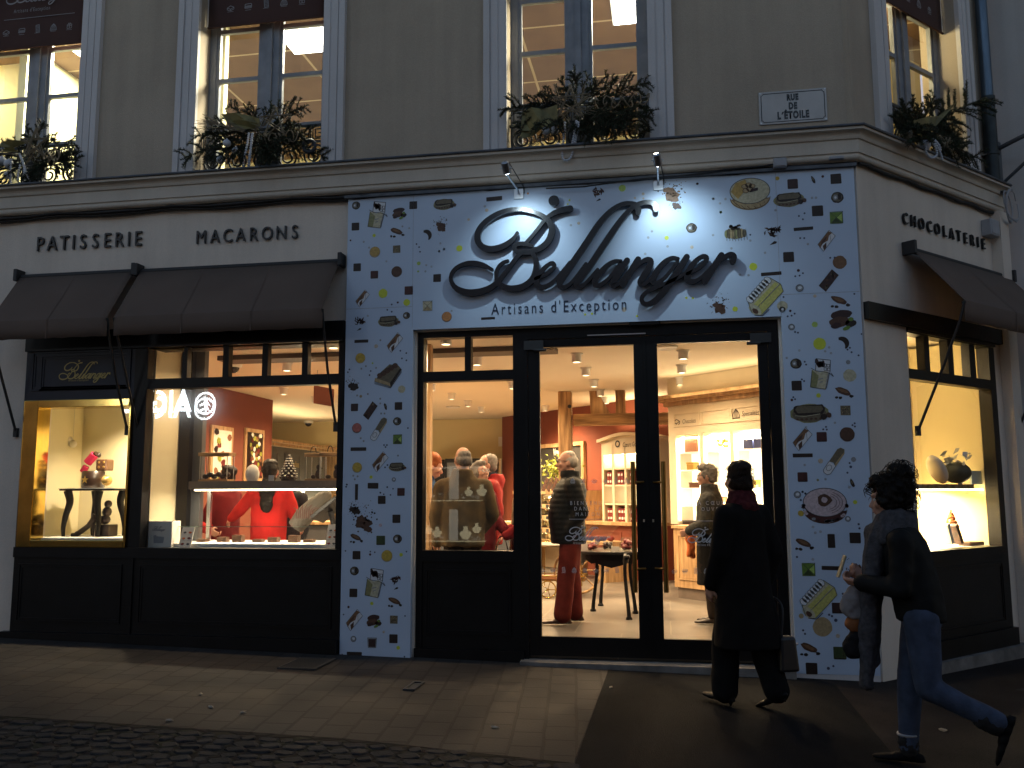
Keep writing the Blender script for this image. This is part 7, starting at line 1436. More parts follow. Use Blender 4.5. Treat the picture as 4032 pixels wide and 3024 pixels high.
b = MB(); cx = (u0+u1)/2; zc_ = z0+.08; b.poly([(cx-.05, .158, zc_-.03), (cx+.05, .158, zc_-.03), (cx+.06, .158, zc_+.03), (cx-.055, .158, zc_+.04)]); b.poly([(cx-.06, .1575, zc_+.04), (cx-.03, .1575, zc_+.05), (cx+.0, .1575, zc_+.005), (cx-.02, .1575, zc_)]); b.build('drawing', 'plasticgrey', t)
# things on the lit shelf
shY = CYc+.12; zsh = zs1+.001
tx_ = atY(1136, 1890, shY); t = thing('chocolate_tree', 'dark chocolate fir tree dusted white on the lit shelf', 'sculpture', (tx_[0], shY, zsh)); H_ = atY(1136, 1795, shY)[2]-zsh
b = MB()
for k in range(9):
    f = k/9; z0_ = zsh+.03+f*(H_-.04); r0_ = .085*(1-f)+.012; n_ = 10
    for j in range(n_): a = 2*math.pi*(j+.5*(k % 2))/n_; b.ball((tx_[0]+r0_*.75*math.cos(a), shY+r0_*.75*math.sin(a), z0_), (.024*(1-f*.6), .024*(1-f*.6), .014), 7)
b.lathe((tx_[0], shY, zsh+.02), [(.075, 0), (.06, H_*.3), (.02, H_*.9), (.003, H_)], 12); b.build('tree', 'choc', t); b = MB(); b.lathe((tx_[0], shY, zsh), [(.075, 0), (.085, .02), (.08, .03)], 18); b.build('stand', 'choc', t)
b = MB()
for k in range(8):
    f = k/8; z0_ = zsh+.048+f*(H_-.05); r0_ = .085*(1-f)+.012
    for j in range(8): a = 2*math.pi*(j+.5*(k % 2))/8; b.ball((tx_[0]+r0_*.9*math.cos(a), shY+r0_*.9*math.sin(a), z0_), (.013, .013, .006), 6)
b.build('sugar_dusting', 'paper', t)
def giftcase(x0, x1, yt, yb, lb, figs):
    Yg = shY-.02; a, c = atY(x0, 1850, Yg)[0], atY(x1, 1850, Yg)[0]; zt_ = atY((x0+x1)/2, yt, Yg)[2]; t = thing('gift_case', lb, 'gift case', ((a+c)/2, Yg, zsh)); b = MB(); b.box(a-.02, c+.02, Yg, Yg+.16, zt_, zt_+.035); b.build('lid', 'timber_h', t, bevel=.004); b = MB(); b.box(a-.01, c+.01, Yg, Yg+.16, zsh, zsh+.02); b.build('base', 'timber_h', t)
    b = MB(); b.quad((a, Yg+.01, zsh+.02), (c, Yg+.01, zsh+.02), (c, Yg+.01, zt_), (a, Yg+.01, zt_)); b.quad((a, Yg+.15, zsh+.02), (c, Yg+.15, zsh+.02), (c, Yg+.15, zt_), (a, Yg+.15, zt_)); b.build('glass', 'glass_thin', t)
    b = MB(); [b.tube([(x, y, zsh+.02), (x, y, zt_)], .004, 5) for x in (a, c) for y in (Yg+.01, Yg+.15)]; b.build('corner_rod', 'steel', t)
    if figs != 1:
        b = MB(); m_ = (a+c)/2; b.tube([(m_-.03+.05*math.sin(q)*.6, Yg+.08, zt_+.035+.07*math.cos(q)) for q in np.linspace(-1.4, 1.4, 10)], .005, 5); b.build('strap', 'choc', t)
    b = MB(); r2 = random.Random(figs)
    if figs == 1:
        for k in range(6): b.ball((a+(c-a)*(.1+.16*k), Yg+.08, zsh+.05+.02*(k % 2)), (.035, .03, .028), 9)
    else:
        m_ = a+(c-a)*.7; b.ball((m_, Yg+.08, zsh+.065), (.035, .03, .055), 10); b.ball((m_+.008, Yg+.07, zsh+.135), (.028, .026, .03), 10); b.ball((m_+.04, Yg+.06, zsh+.125), (.016, .01, .01), 7); b.ball((a+.05, Yg+.08, zsh+.04), (.03, .025, .022), 8)
    b.build('chocolate_figure', 'choc', t)
giftcase(1204, 1258, 1797, 1885, 'strapped glass gift case on the lit shelf, just left of its twin', 2); giftcase(1262, 1335, 1795, 1880, 'rightmost glass gift case with a dark chocolate bird on the lit shelf', 3)
giftcase(785, 892, 1795, 1890, 'wide glass gift case of dark chocolates at the left of the lit shelf', 1)
b = MB(); p = atY(1068, 1883, CYc+.03); b.box(p[0]-.028, p[0]+.028, CYc+.03, CYc+.035, zsh, zsh+.055); tag(b.build('price_card', 'paper'), 'small white card on the shelf before the dark haired sales woman', 'card')
b = MB(); p = atY(990, 1880, CYc+.1); b.ball((p[0], CYc+.12, zsh+.07), (.075, .05, .10), 14); tag(b.build('white_bag', 'paper'), 'pale rounded wrapped bag on the lit shelf left of the sales woman', 'bag')
# till screen, feather plant, silver cone
tl_ = atY(1285, 2010, .85); t = thing('till_screen', 'tilted till screen on a black stand at the right of the counter case', 'till', (tl_[0], .85, zl1)); rot = Matrix.Rotation(R(-38), 3, 'Y')@Matrix.Rotation(R(-15), 3, 'X'); b = MB(); c = Vector((tl_[0]+.03, .85, tl_[2]+.01)); W_, T_, H2 = .17, .02, .12
b.hexa([c+rot@Vector(v) for v in ((-W_, -H2, -T_), (W_, -H2, -T_), (W_, H2, -T_), (-W_, H2, -T_), (-W_, -H2, T_), (W_, -H2, T_), (W_, H2, T_), (-W_, H2, T_))]); b.build('screen', 'black', t, bevel=.006)
b = MB(); b.hexa([c+rot@Vector(v) for v in ((-W_*.9, -H2*.9, T_+.0005), (W_*.9, -H2*.9, T_+.0005), (W_*.9, H2*.9, T_+.0005), (-W_*.9, H2*.9, T_+.0005), (-W_*.9, -H2*.9, T_+.003), (W_*.9, -H2*.9, T_+.003), (W_*.9, H2*.9, T_+.003), (-W_*.9, H2*.9, T_+.003))]); b.build('display', mat('grey_display', (.45, .45, .43), .25), t)
b = MB(); b.tube([c+Vector((.02, 0, -.02)), (c[0]+.06, c[1]+.02, zl1+.1), (c[0]+.06, c[1]+.02, zl1)], .03, 10); b.build('stand', 'black', t)
cn_ = atY(1262, 1985, 1.2); b = MB(); c0_, c1_ = atY(1200, 2030, 1.2), atY(1290, 1945, 1.2); b.tube([Vector(c0_)+Vector((-.1, 0, -.12)), c0_, (Vector(c0_)+Vector(c1_))/2, c1_, Vector(c1_)+Vector((.03, 0, .02))], [.09, .105, .095, .065, .02], 16); tag(b.build('silver_cone', mat('crumpled_silver', (.085, .08, .07), .6, .0, bump=1.0, bscale=60)), 'crumpled silver cone leaning behind the till screen', 'decoration')
b = MB(); p = atY(1190, 2030, 1.0)
for k in range(9): b.tube(catmull([(p[0]+k*.022-.06, 1.0, p[2]-.03), (p[0]+k*.024-.07, 1.0, p[2]+.06), (p[0]+k*.034-.10+.02*(k % 3), 1.0, p[2]+.13-.012*abs(k-4))], 4), [.006, .006, .006, .006, .006, .005, .004, .003, .002], 5)
tag(b.build('spiky_plant', mat('dark_red_feathers', (.06, .015, .012), .6)), 'thin dark spiky leaves before the silver cone', 'plant')
b = MB()
for k in range(7): q = atY(800+k*70+10*(k % 2), 2138, .55); b.box(q[0]-.05, q[0]+.05, .50, .58, zl1+.001, zl1+.03+.02*(k % 3))
tag(b.build('chocolate_trays', 'milkchoc'), 'small trays of chocolates lined up in the counter case', 'trays'); 
# --- corner display behind the chamfered window
cd_ = thing('corner_display', 'wooden display shelf glowing underneath in the corner window', 'display shelf', tuple(CH.at(1.4, .5, 1.0)))
cS = lambda x, y, d: CH.hit(x, y, d)
sd = .12; zsA = cS(3800, 1925, sd)[1]; zsB = cS(3800, 1905, sd)[1]
b = MB(); b.pbox(CH, .66, cS(3835, 1915, sd)[0], sd, sd+.40, zsA, zsA+.045); b.build('shelf', 'timber_h', cd_)
b = MB(); b.pbox(CH, .62, 2.28, .86, .90, 0.8, 3.03); b.build('back_board', 'yellowwall', cd_); b = MB(); b.pbox(CH, 2.24, 2.28, .15, .86, .8, 3.02); b.pbox(CH, .58, .62, .15, .86, .8, 3.02); b.build('side_board', 'yellowwall', cd_)
b = MB(); b.pbox(CH, .62, 2.24, .13, .86, cz0-.06, cz0-.002); b.build('base_board', 'white', cd_)
b = MB(); b.pbox(CH, .7, cS(3960, 1925, sd)[0]-.05, sd+.05, sd+.07, zsA-.012, zsA-.001); b.build('led_strip', 'ledstrip', cd_)
l = bpy.data.lights.new('display_lamp', 'AREA'); l.shape = 'RECTANGLE'; l.size = 1.2; l.size_y = .25; l.energy = 80; l.color = (1, .80, .48); o = bpy.data.objects.new('display_lamp', l); COL.objects.link(o); o.location = CH.at(1.45, .6, zsA-.02); o.rotation_euler = (R(10), 0, CA)
glow('display_top_lamp', CH.at(1.3, .45, 2.75), (1, .74, .40), 7.5, .05)
glow('display_wall_lamp', CH.at(.72, .7, 2.0), (1, .74, .36), 2.0, .03)
p = CH.at(*(lambda q: (q[0], .3, q[1]))(cS(3690, 1850, .3))); b = MB(); rotm = Matrix.Rotation(CA, 3, 'Z')@Matrix.Rotation(R(-40), 3, 'Y'); b.ball((p[0], p[1], zsA+.19), (.07, .09, .17), 16, rot=rotm); tag(b.build('white_basket', 'paper'), 'bright white oval wrapped basket leaning on the corner display shelf', 'basket')
q = cS(3765, 1858, .26); p = CH.at(q[0], .26, zsA+.16); t = thing('gift_basket', 'dark round basket wrapped in clear film on the corner display shelf', 'basket', tuple(p)); b = MB(); b.ball(p, (.14, .12, .105), 18); b.build('basket', mat('dark_green_basket', (.03, .04, .03), .5, var=.5, scale=20), t)
b = MB()
for k in range(26): a = rng.uniform(0, 6.28); c = p+Vector((.10*math.cos(a), .07*math.sin(a)-.03, .08+rng.uniform(-.02, .10))); e1 = Vector((rng.uniform(-1, 1), rng.uniform(-1, 1), rng.uniform(-.3, 1)))*.07; e2 = Vector((rng.uniform(-1, 1), rng.uniform(-1, 1), rng.uniform(-1, 1)))*.05; b.add([c, c+e1, c+e1*.6+e2, c+e2], [(0, 1, 2, 3)])
b.build('film_wrap', mat('clear_film', (.55, .58, .60), .12, .3), t)
b = MB(); ring = [p+Vector((.155*math.cos(a)*math.cos(CA), .155*math.cos(a)*math.sin(CA)-.02, .115*math.sin(a))) for a in np.linspace(-1.4, 1.5, 14)]; [b.ball(r_, .015, 7) for r_ in ring]; b.build('bead_trim', 'paper', t)
q = cS(3850, 1935, .18); p = CH.at(q[0], .18, zsA+.045); b = MB(); b.pbox(CH, q[0]-.10, q[0]+.10, .18, .20, zsA+.046, zsA+.18); tag(b.build('picture_card', mat('pale_blue_card', (.5, .6, .6), .4)), 'pale framed card at the right end of the corner display shelf', 'card')
q = cS(3748, 2080, .32); p = CH.at(q[0], .32, cz0); t = thing('mini_tree', 'small red and gold cone tree in the glowing lower part of the corner window', 'ornament', tuple(p)); h_ = .30; zt8 = cS(3748, 2008, .32)[1]; zb8 = cS(3748, 2085, .32)[1]
b = MB()
for k in range(150): f = rng.random()**.7; a = rng.uniform(0, 6.28); r_ = (1-f)*.075; b.ball((p[0]+r_*math.cos(a), p[1]+r_*math.sin(a), zb8+f*(zt8-zb8)), .009, 5)
b.build('beads', mat('red_gold_beads', (.35, .08, .02), .4, var=.7, scale=60), t); b = MB(); b.lathe((p[0], p[1], zb8), [(.06, 0), (.035, (zt8-zb8)*.5), (.003, zt8-zb8)], 12); b.build('cone', 'gold', t)
for (x0, ang, lb, m) in ((3722, 20, 'upright pale book leaning left of the small red tree', 'paper'), (3760, 28, 'brown picture box leaning under the small red tree', 'packet')):
    q = cS(x0, 2150, .24); c = CH.at(q[0], .24, cz0); rot = Matrix.Rotation(CA, 3, 'Z')@Matrix.Rotation(R(-ang), 3, 'Y'); b = MB(); b.hexa([c+rot@Vector(v)+Vector((0, 0, .03)) for v in ((-.02, -.08, 0), (.03, -.08, 0), (.03, .08, 0), (-.02, .08, 0), (-.02, -.08, .2), (.03, -.08, .2), (.03, .08, .2), (-.02, .08, .2))]); tag(b.build('display_book', m, bevel=.003), lb, 'box')
q = cS(3830, 2165, .22); b = MB(); b.pbox(CH, q[0]-.14, q[0]+.14, .17, .29, cz0, cz0+.035); tag(b.build('flat_box', 'packet', bevel=.004), 'flat grey box lying on the floor of the corner window', 'box')
# ------------------------------------------------------------------ people
SK = {'skin': mat('skin', (.50, .27, .19), .55, var=.12, scale=20), 'skin_dk': mat('skin_tan', (.40, .21, .14), .55, var=.12, scale=20)}
def fabric(name, c, var=.25, sc=12, bump=.2, rough=.9): return mat(name, c, rough, var=var, scale=sc, bump=bump, bscale=90, spec=.15)
def cone_ball(b, p0, r0, p1, r1, n=12):
    """tapered limb segment with rounded ends, as a closed piece for the voxel union"""
    p0, p1 = Vector(p0), Vector(p1); d = p1-p0; L = d.length
    if L < 1e-6: b.ball(p0, r0, n); return
    b.tube([p0, p1], [r0, r1], n); b.ball(p0, r0*1.001, n); b.ball(p1, r1*1.001, n)
def loft(b, rings, n=20):
    """stacked ellipses: (z, cx, cy, rx, ry)"""
    vs = []; k = len(rings)
    for (z, cx, cy, rx, ry) in rings:
        for j in range(n): a = 2*math.pi*j/n; vs.append((cx+rx*math.cos(a), cy+ry*math.sin(a), z))
    fs = [(i*n+j, i*n+(j+1) % n, (i+1)*n+(j+1) % n, (i+1)*n+j) for i in range(k-1) for j in range(n)]+[tuple(range(n-1, -1, -1)), tuple((k-1)*n+j for j in range(n))]
    b.add(vs, fs, 0, True)
class Fig:
    """local frame: x = the person's right, y = forward, z = up (metres at 1.75 m tall)"""
    def __init__(s, label, loc, rz, height, cat='person'):
        s.k = height/1.75; s.M = Matrix.Translation(loc)@Matrix.Rotation(rz, 4, 'Z')@Matrix.Scale(s.k, 4)
        s.t = thing('person', label, cat, loc)
        s.head_rot = Matrix.Identity(3); s.head_c = Vector((0, .02, 1.56))
    def H(s, v): return s.head_c+s.head_rot@(Vector(v)-Vector((0, .0, 1.56)))
    def fuse(s, name, m, builder, voxel=.012, smooth=5, wrinkle=0.0, wscale=9, parent=None, label=None, fold=None):
        b = MB(); builder(b); me = b.mesh('tmp'); bm = bmesh.new(); bm.from_mesh(me); bmesh.ops.recalc_face_normals(bm, faces=bm.faces); bm.to_mesh(me); bm.free()
        o = bpy.data.objects.new('tmp', me); COL.objects.link(o)
        r = o.modifiers.new('r', 'REMESH'); r.mode = 'VOXEL'; r.voxel_size = voxel
        q = o.modifiers.new('s', 'SMOOTH'); q.factor = .5; q.iterations = smooth
        dg = bpy.context.evaluated_depsgraph_get(); out = bpy.data.meshes.new_from_object(o.evaluated_get(dg)); bpy.data.objects.remove(o)
        if wrinkle:
            nv = len(out.vertices); no = [v.normal.copy() for v in out.vertices]
            for v, nn in zip(out.vertices, no):
                f = fold or (1, 1, 1); c = Vector((v.co.x*wscale*f[0], v.co.y*wscale*f[1], v.co.z*wscale*f[2]))
                v.co += nn*wrinkle*(noise.noise(c)+.5*noise.noise(c*2.3))
        out.transform(s.M)
        for p in out.polygons: p.use_smooth = True
        out.name = name; oo = bpy.data.objects.new(name, out); COL.objects.link(oo); out.materials.append(m if not isinstance(m, str) else MT[m])
        oo.parent = parent or s.t
        if parent is None: oo.location = -Vector(s.t.location)
        if label: oo['label'] = label
        return oo
    def raw(s, name, m, builder, parent=None):
        b = MB(); builder(b); b.v = [tuple(s.M@Vector(v)) for v in b.v]; o = b.build(name, m, parent or s.t); return o
    def hand(s, b, w, d, side, curl=.5, grip=None):
        """w wrist, d direction of the forearm, side = +1 right / -1 left; palm, four fingers and a thumb"""
        w = Vector(w); d = Vector(d).normalized(); up = Vector(grip) if grip else Vector((-side, 0, 0)); up = (up-d*up.dot(d)).normalized(); ac = d.cross(up)  # up = palm normal, ac = across
        for k in (-1, -.33, .33, 1): cone_ball(b, w+d*.01+ac*.014*k, .015, w+d*.085+ac*.028*k, .013, 8)
        Ls = (.055, .068, .074, .066)
        for i, k in enumerate((-1, -.33, .33, 1)):
            p0 = w+d*.085+ac*.029*k; c1 = (d*math.cos(curl)+up*math.sin(curl)); c2 = (d*math.cos(curl*2.1)+up*math.sin(curl*2.1)); p1 = p0+c1*Ls[i]*.55; p2 = p1+c2*Ls[i]*.55; cone_ball(b, p0, .0105, p1, .0095, 8); cone_ball(b, p1, .0095, p2, .008, 8)
        p0 = w+d*.03+ac*.03; p1 = p0+(d*.55+ac*.75+up*.25).normalized()*.04; p2 = p1+(d*.85+ac*.15+up*.4).normalized()*.035; cone_ball(b, p0, .013, p1, .0115, 8); cone_ball(b, p1, .0115, p2, .009, 8)
    def body(s, m, arms, legs, hands=(.5, .5), grips=(None, None), voxel=.0085, nose=1.0):
        H = s.H
        def bld(b):
            hr = s.head_rot
            b.ball(H((0, -.005, 1.645)), (.074, .094, .098), 20, rot=hr); b.ball(H((0, .022, 1.60)), (.066, .074, .088), 18, rot=hr); b.ball(H((0, .052, 1.545)), (.043, .038, .036), 14, rot=hr)  # skull, face, chin
            cone_ball(b, H((0, .088, 1.632)), .011, H((0, .112, 1.592)), .0145*nose, 10); b.ball(H((0, .098, 1.587)), (.020, .016, .012), 10, rot=hr)
            b.ball(H((0, .085, 1.655)), (.045, .02, .012), 10, rot=hr)     # brow
            b.ball(H((0, .092, 1.560)), (.026, .014, .009), 10, rot=hr); b.ball(H((0, .089, 1.546)), (.022, .013, .009), 10, rot=hr)  # lips
            for sx in (-1, 1): b.ball(H((sx*.040, .068, 1.600)), (.024, .026, .026), 10, rot=hr); b.ball(H((sx*.077, -.005, 1.612)), (.012, .022, .034), 10, rot=hr)
            cone_ball(b, (0, -.025, 1.42), .062, H((0, -.01, 1.565)), .054, 14)
            hy = legs[0][0][1]*.5+legs[1][0][1]*.5; loft(b, [(.86, 0, hy, .13, .09), (1.0, 0, hy*.9, .13, .09), (1.2, 0, hy*.5, .13, .085), (1.38, 0, 0, .15, .08), (1.45, 0, -.01, .09, .06)])
            for side, A in zip((1, -1), arms):
                sh, el, wr = [Vector(v) for v in A]; cone_ball(b, sh, .042, el, .034); cone_ball(b, el, .034, wr, .026)
                i = 0 if side == 1 else 1; s.hand(b, wr, wr-el, side, hands[i], grips[i])
            for side, L in zip((1, -1), legs):
                hp, kn, an = [Vector(v) for v in L]; cone_ball(b, hp, .068, kn, .045); cone_ball(b, kn, .045, an, .034)
        o = s.fuse('body', m, bld, voxel, 3); s.b_ = o
        s.raw('eye', mat('eye_white', (.6, .56, .5), .3), lambda b: [b.ball(H((sx*.031, .081, 1.628)), .0115, 10) for sx in (-1, 1)], o)
        s.raw('mouth', mat('lip', (.30, .10, .08), .5), lambda b: b.ball(H((0, .104, 1.553)), (.024, .004, .0035), 10, rot=s.head_rot), o)
        return o
    def glasses(s, m='cable'):
        H = s.H
        def bld(b):
            for sx in (-1, 1):
                b.tube([H((sx*(.031+.023*math.cos(a)), .104, 1.628+.018*math.sin(a))) for a in np.linspace(0, 2*math.pi, 15)], .0028, 6, caps=False); b.tube([H((sx*.054, .102, 1.632)), H((sx*.072, .05, 1.636)), H((sx*.078, -.01, 1.63))], .0026, 5)
            b.tube([H((-.009, .106, 1.63)), H((.009, .106, 1.63))], .0026, 5)
        s.raw('glasses', m, bld)
    def hair(s, m, blobs, voxel=.011, wr=.006, ws=30, name='hair'):
        H = s.H; hr = s.head_rot
        return s.fuse(name, m, lambda b: [b.ball(H(c), r, 16, rot=hr) for c, r in blobs], voxel, 2, wr, ws)
    def shoes(s, m, feet, heel=0.0):
        """feet: (ankle, toe direction xy, pitch)"""
        out = []
        for (an, d, pt) in feet:
            an = Vector(an); d = Vector((d[0], d[1], 0)).normalized(); dz = Vector((0, 0, 1)); f = (d*math.cos(pt)-dz*math.sin(pt)); u = (dz*math.cos(pt)+d*math.sin(pt)); side = f.cross(u)
            def bld(b):
                base = an-u*.075
                for q, w, h in ((-.045, .036, .05), (0.0, .038, .06), (.06, .042, .045), (.12, .045, .034), (.165, .038, .026)): b.ball(base+f*q+u*(h*.62+heel*.5*max(0, 1-(q+.045)/.12)), (w, w*1.25, h*.62), 12, rot=Matrix((side, f, u)).transposed())
                for q, w in ((-.05, .034), (.0, .035), (.06, .041), (.12, .044), (.17, .036)): b.ball(base+f*q+u*(.012+heel*.5*max(0, 1-(q+.05)/.13)), (w, .05, .012), 12, rot=Matrix((side, f, u)).transposed())
                cone_ball(b, an-u*.03, .046, an+u*.03, .044)
                if heel: cone_ball(b, base-f*.055+u*.045, .022, base-f*.06+u*.0, .011)
            out.append(s.fuse('shoe', m, bld, .009, 2))
        return out
    def trousers(s, m, legs, r=(.098, .074, .062), wr=.006, waist=True, name='trousers'):
        def bld(b):
            for L in legs:
                hp, kn, an = [Vector(v) for v in L]; cone_ball(b, hp, r[0], kn, r[1], 16); cone_ball(b, kn, r[1], an+Vector((0, 0, .02)), r[2], 16)
            if waist:
                m_ = (Vector(legs[0][0])+Vector(legs[1][0]))/2; loft(b, [(m_.z-.06, m_.x, m_.y, .155, .115), (m_.z+.03, m_.x, m_.y-.01, .168, .125), (m_.z+.14, m_.x, m_.y, .15, .11)])
        return s.fuse(name, m, bld, .013, 3, wr, 7, fold=(1, 1, .55))
    def jacket(s, m, arms, rings, sr=(.072, .058, .046), wr=.007, ws=10, name='jacket', collar=None, fold=None, cuff=True, voxel=.013):
        def bld(b):
            loft(b, rings, 24)
            for A in arms:
                sh, el, wr_ = [Vector(v) for v in A]; cone_ball(b, sh+(Vector((0, sh.y, sh.z))-sh)*.35, sr[0]*1.02, sh, sr[0], 16); cone_ball(b, sh, sr[0], el, sr[1], 16); cone_ball(b, el, sr[1], el+(wr_-el)*.93, sr[2], 16)
            if collar: loft(b, collar, 20)
        return s.fuse(name, m, bld, voxel, 4, wr, ws, fold=fold)
def std_arms(fx=.0): return [((.185, -.01, 1.39), (.235, -.05, 1.11), (.225, .05, .86)), ((-.185, -.01, 1.39), (-.235, -.05, 1.11), (-.225, .05, .86))]
def std_legs(): return [((.09, 0, .90), (.095, .015, .49), (.10, -.015, .085)), ((-.09, 0, .90), (-.095, .015, .49), (-.10, -.015, .085))]
TORSO = lambda z0=.84, w=1.0, d=1.0, belly=0.0: [(z0, 0, belly*.5, .185*w, .135*d), (.98, 0, belly*.8, .19*w, .14*d), (1.10, 0, belly, .19*w, .14*d), (1.22, 0, belly*.6, .195*w, .138*d), (1.34, 0, 0, .20*w, .13*d), (1.42, 0, -.012, .165*w, .10*d), (1.475, 0, -.02, .085, .075)]
COLLAR = [(1.40, 0, -.02, .09, .085), (1.47, 0, -.02, .082, .082), (1.525, 0, -.02, .078, .080)]
HM = {'grey': mat('grey_hair', (.22, .20, .18), .7, var=.4, scale=40, spec=.15), 'white': mat('white_hair', (.42, .39, .35), .7, var=.25, scale=40, spec=.15), 'dark': mat('dark_brown_hair', (.022, .012, .008), .5, var=.4, scale=40, spec=.15), 'black': mat('black_hair', (.010, .008, .007), .5, var=.3, scale=50, spec=.15), 'red': mat('auburn_hair', (.30, .085, .025), .6, var=.3, scale=40, spec=.15)}
BALD_RIM = [((0, -.045, 1.63), (.081, .070, .072)), ((.045, -.02, 1.635), (.042, .06, .045)), ((-.045, -.02, 1.635), (.042, .06, .045)), ((0, -.02, 1.69), (.066, .07, .055))]
SHORT = [((0, -.018, 1.675), (.083, .099, .085)), ((0, -.05, 1.615), (.080, .062, .075)), ((.05, -.01, 1.65), (.036, .06, .05)), ((-.05, -.01, 1.65), (.036, .06, .05))]
CROP = [((0, -.032, 1.675), (.080, .086, .082)), ((0, -.055, 1.615), (.078, .058, .075)), ((.05, -.025, 1.645), (.034, .052, .05)), ((-.05, -.025, 1.645), (.034, .052, .05))]
BROWS = [((0, .045, 1.735), (.055, .04, .02))]
def strands(f, m, cents, n, L, r=.0016, seed=1, name='loose_hair'):
    rg = random.Random(seed)
    def bld(b):
        for i in range(n):
            c, rad = cents[i % len(cents)]; v = Vector((rg.gauss(0, 1), rg.gauss(-.25, 1), rg.gauss(.3, 1))).normalized(); p = Vector((c[0]+v.x*rad[0]*.95, c[1]+v.y*rad[1]*.95, c[2]+v.z*rad[2]*.95)); t = v.cross(Vector((rg.uniform(-1, 1), rg.uniform(-1, 1), rg.uniform(-1, 1)))).normalized(); pts = []
            for k in range(5): q = k/4; pts.append(f.H(p+v*L*.45*math.sin(q*2.6)+t*L*(q-.3)+Vector((0, 0, -L*.35*q*q))))
            b.tube(pts, [r, r, r, r*.8, r*.4], 4, caps=False)
    return f.raw(name, m, bld)
LEFT = R(90)      # facing the left of the picture
# 1 --- man in the doorway
p = fl(2250, 2455); hgt = onv(p, 2260, 1772)-Fz
f = Fig('grey haired man in black quilted jacket and red trousers standing inside the left door leaf', (p[0], p[1], Fz), R(99), hgt)
A = [((.185, -.02, 1.385), (.225, -.10, 1.12), (.17, .03, .92)), ((-.185, -.02, 1.385), (-.225, -.10, 1.12), (-.17, .03, .92))]
L = [((.09, -.01, .90), (.10, -.01, .49), (.10, -.045, .08)), ((-.09, 0, .90), (-.10, .05, .49), (-.11, .09, .08))]
f.body(SK['skin'], A, L, nose=1.2); f.hair(HM['white'], BALD_RIM, wr=.004)
f.glasses(); f.trousers(fabric('red_corduroy', (.125, .020, .016)), L, (.112, .092, .086), .009)
def quilt(o, per=.055, amp=.0045):
    me = o.data; zs = [v.co.z for v in me.vertices]
    for v in me.vertices: v.co += v.normal*amp*abs(math.sin(v.co.z/per*math.pi))
o = f.jacket(fabric('black_down_jacket', (.005, .006, .006), .2, 8, .1, .55), A, TORSO(.80, 1.08, 1.32, .04), (.088, .074, .06), .004, 8, collar=[(1.40, 0, -.02, .105, .10), (1.46, 0, -.01, .10, .10), (1.535, 0, -.005, .098, .102)]); quilt(o)
f.shoes(mat('brown_leather', (.05, .022, .012), .35, var=.3, scale=20), [((.10, -.045, .085), (0, 1), 0), ((-.11, .09, .085), (0, 1), 0)])
f.raw('logo_patch', 'paper', lambda b: b.ball((-.09, .175, 1.30), (.018, .004, .012), 8))
# 2 --- woman in a long dark coat walking past
p = gp(2945, 2790); hgt = onv(p, 2940, 1806)-gz(p[0], p[1])
f = Fig('short haired woman in long black coat and burgundy scarf walking past the doors', (p[0], p[1], gz(p[0], p[1])), R(44), hgt/1.02)
f.head_rot = Matrix.Rotation(R(-8), 3, 'Z')
A = [((.185, -.01, 1.37), (.235, -.09, 1.10), (.225, .0, .86)), ((-.185, -.01, 1.37), (-.235, .0, 1.10), (-.215, .11, .87))]
L = [((.085, 0, .90), (.10, -.05, .50), (.10, -.17, .13)), ((-.085, 0, .90), (-.09, .10, .50), (-.09, .13, .10))]
f.body(SK['skin'], A, L); f.hair(HM['dark'], SHORT+[((0, -.075, 1.60), (.07, .05, .08)), ((0, -.03, 1.72), (.08, .09, .055)), ((.06, -.02, 1.61), (.03, .05, .06)), ((-.06, -.02, 1.61), (.03, .05, .06))], wr=.007)
strands(f, HM['dark'], [((0, -.018, 1.675), (.085, .10, .087)), ((0, -.05, 1.615), (.084, .066, .08))], 260, .05, .0014, 2)
ct_ = fabric('black_wool_coat', (.008, .007, .007), .3, 10)
f.jacket(ct_, A, [(.44, .0, -.02, .255, .235), (.60, 0, -.015, .24, .22), (.80, 0, 0, .222, .19), (.98, 0, 0, .21, .168), (1.12, 0, 0, .195, .15), (1.25, 0, 0, .20, .145), (1.36, 0, -.01, .20, .13), (1.43, 0, -.015, .15, .10), (1.48, 0, -.02, .09, .08)], (.085, .072, .062), .010, 7, 'coat', fold=(1, 1, .35))
f.trousers(fabric('black_wide_trousers', (.008, .008, .009), .3), L, (.11, .10, .095), .012)
f.fuse('scarf', fabric('burgundy_scarf', (.085, .018, .022), .4, 30), lambda b: [loft(b, [(1.40, 0, -.015, .125, .115), (1.45, 0, -.015, .12, .115), (1.52, 0, -.01, .10, .10), (1.555, 0, -.015, .085, .085)]), b.ball((0, .08, 1.42), (.08, .05, .06), 12)], .012, 3, .010, 18, fold=(1, 1, 2))
f.shoes(mat('black_shoe_leather', (.006, .006, .007), .5, spec=.15), [((.10, -.17, .135), (0, 1), .35), ((-.09, .13, .10), (0, 1), -.1)], .05)
bagp = f.M@Vector((.16, -.20, .42)); t = thing('handbag', 'dark handbag with a pale clasp carried low behind the woman in the long coat', 'bag', tuple(bagp)); b = MB()
q = Vector(bagp); b.hexa([q+Vector(v) for v in ((-.03, -.12, -.14), (.11, -.06, -.14), (.07, .08, -.14), (-.07, .02, -.14), (-.02, -.09, .1), (.09, -.045, .1), (.06, .06, .1), (-.06, .015, .1))]); b.build('pouch', mat('black_bag_leather', (.012, .012, .014), .4), t, bevel=.02)
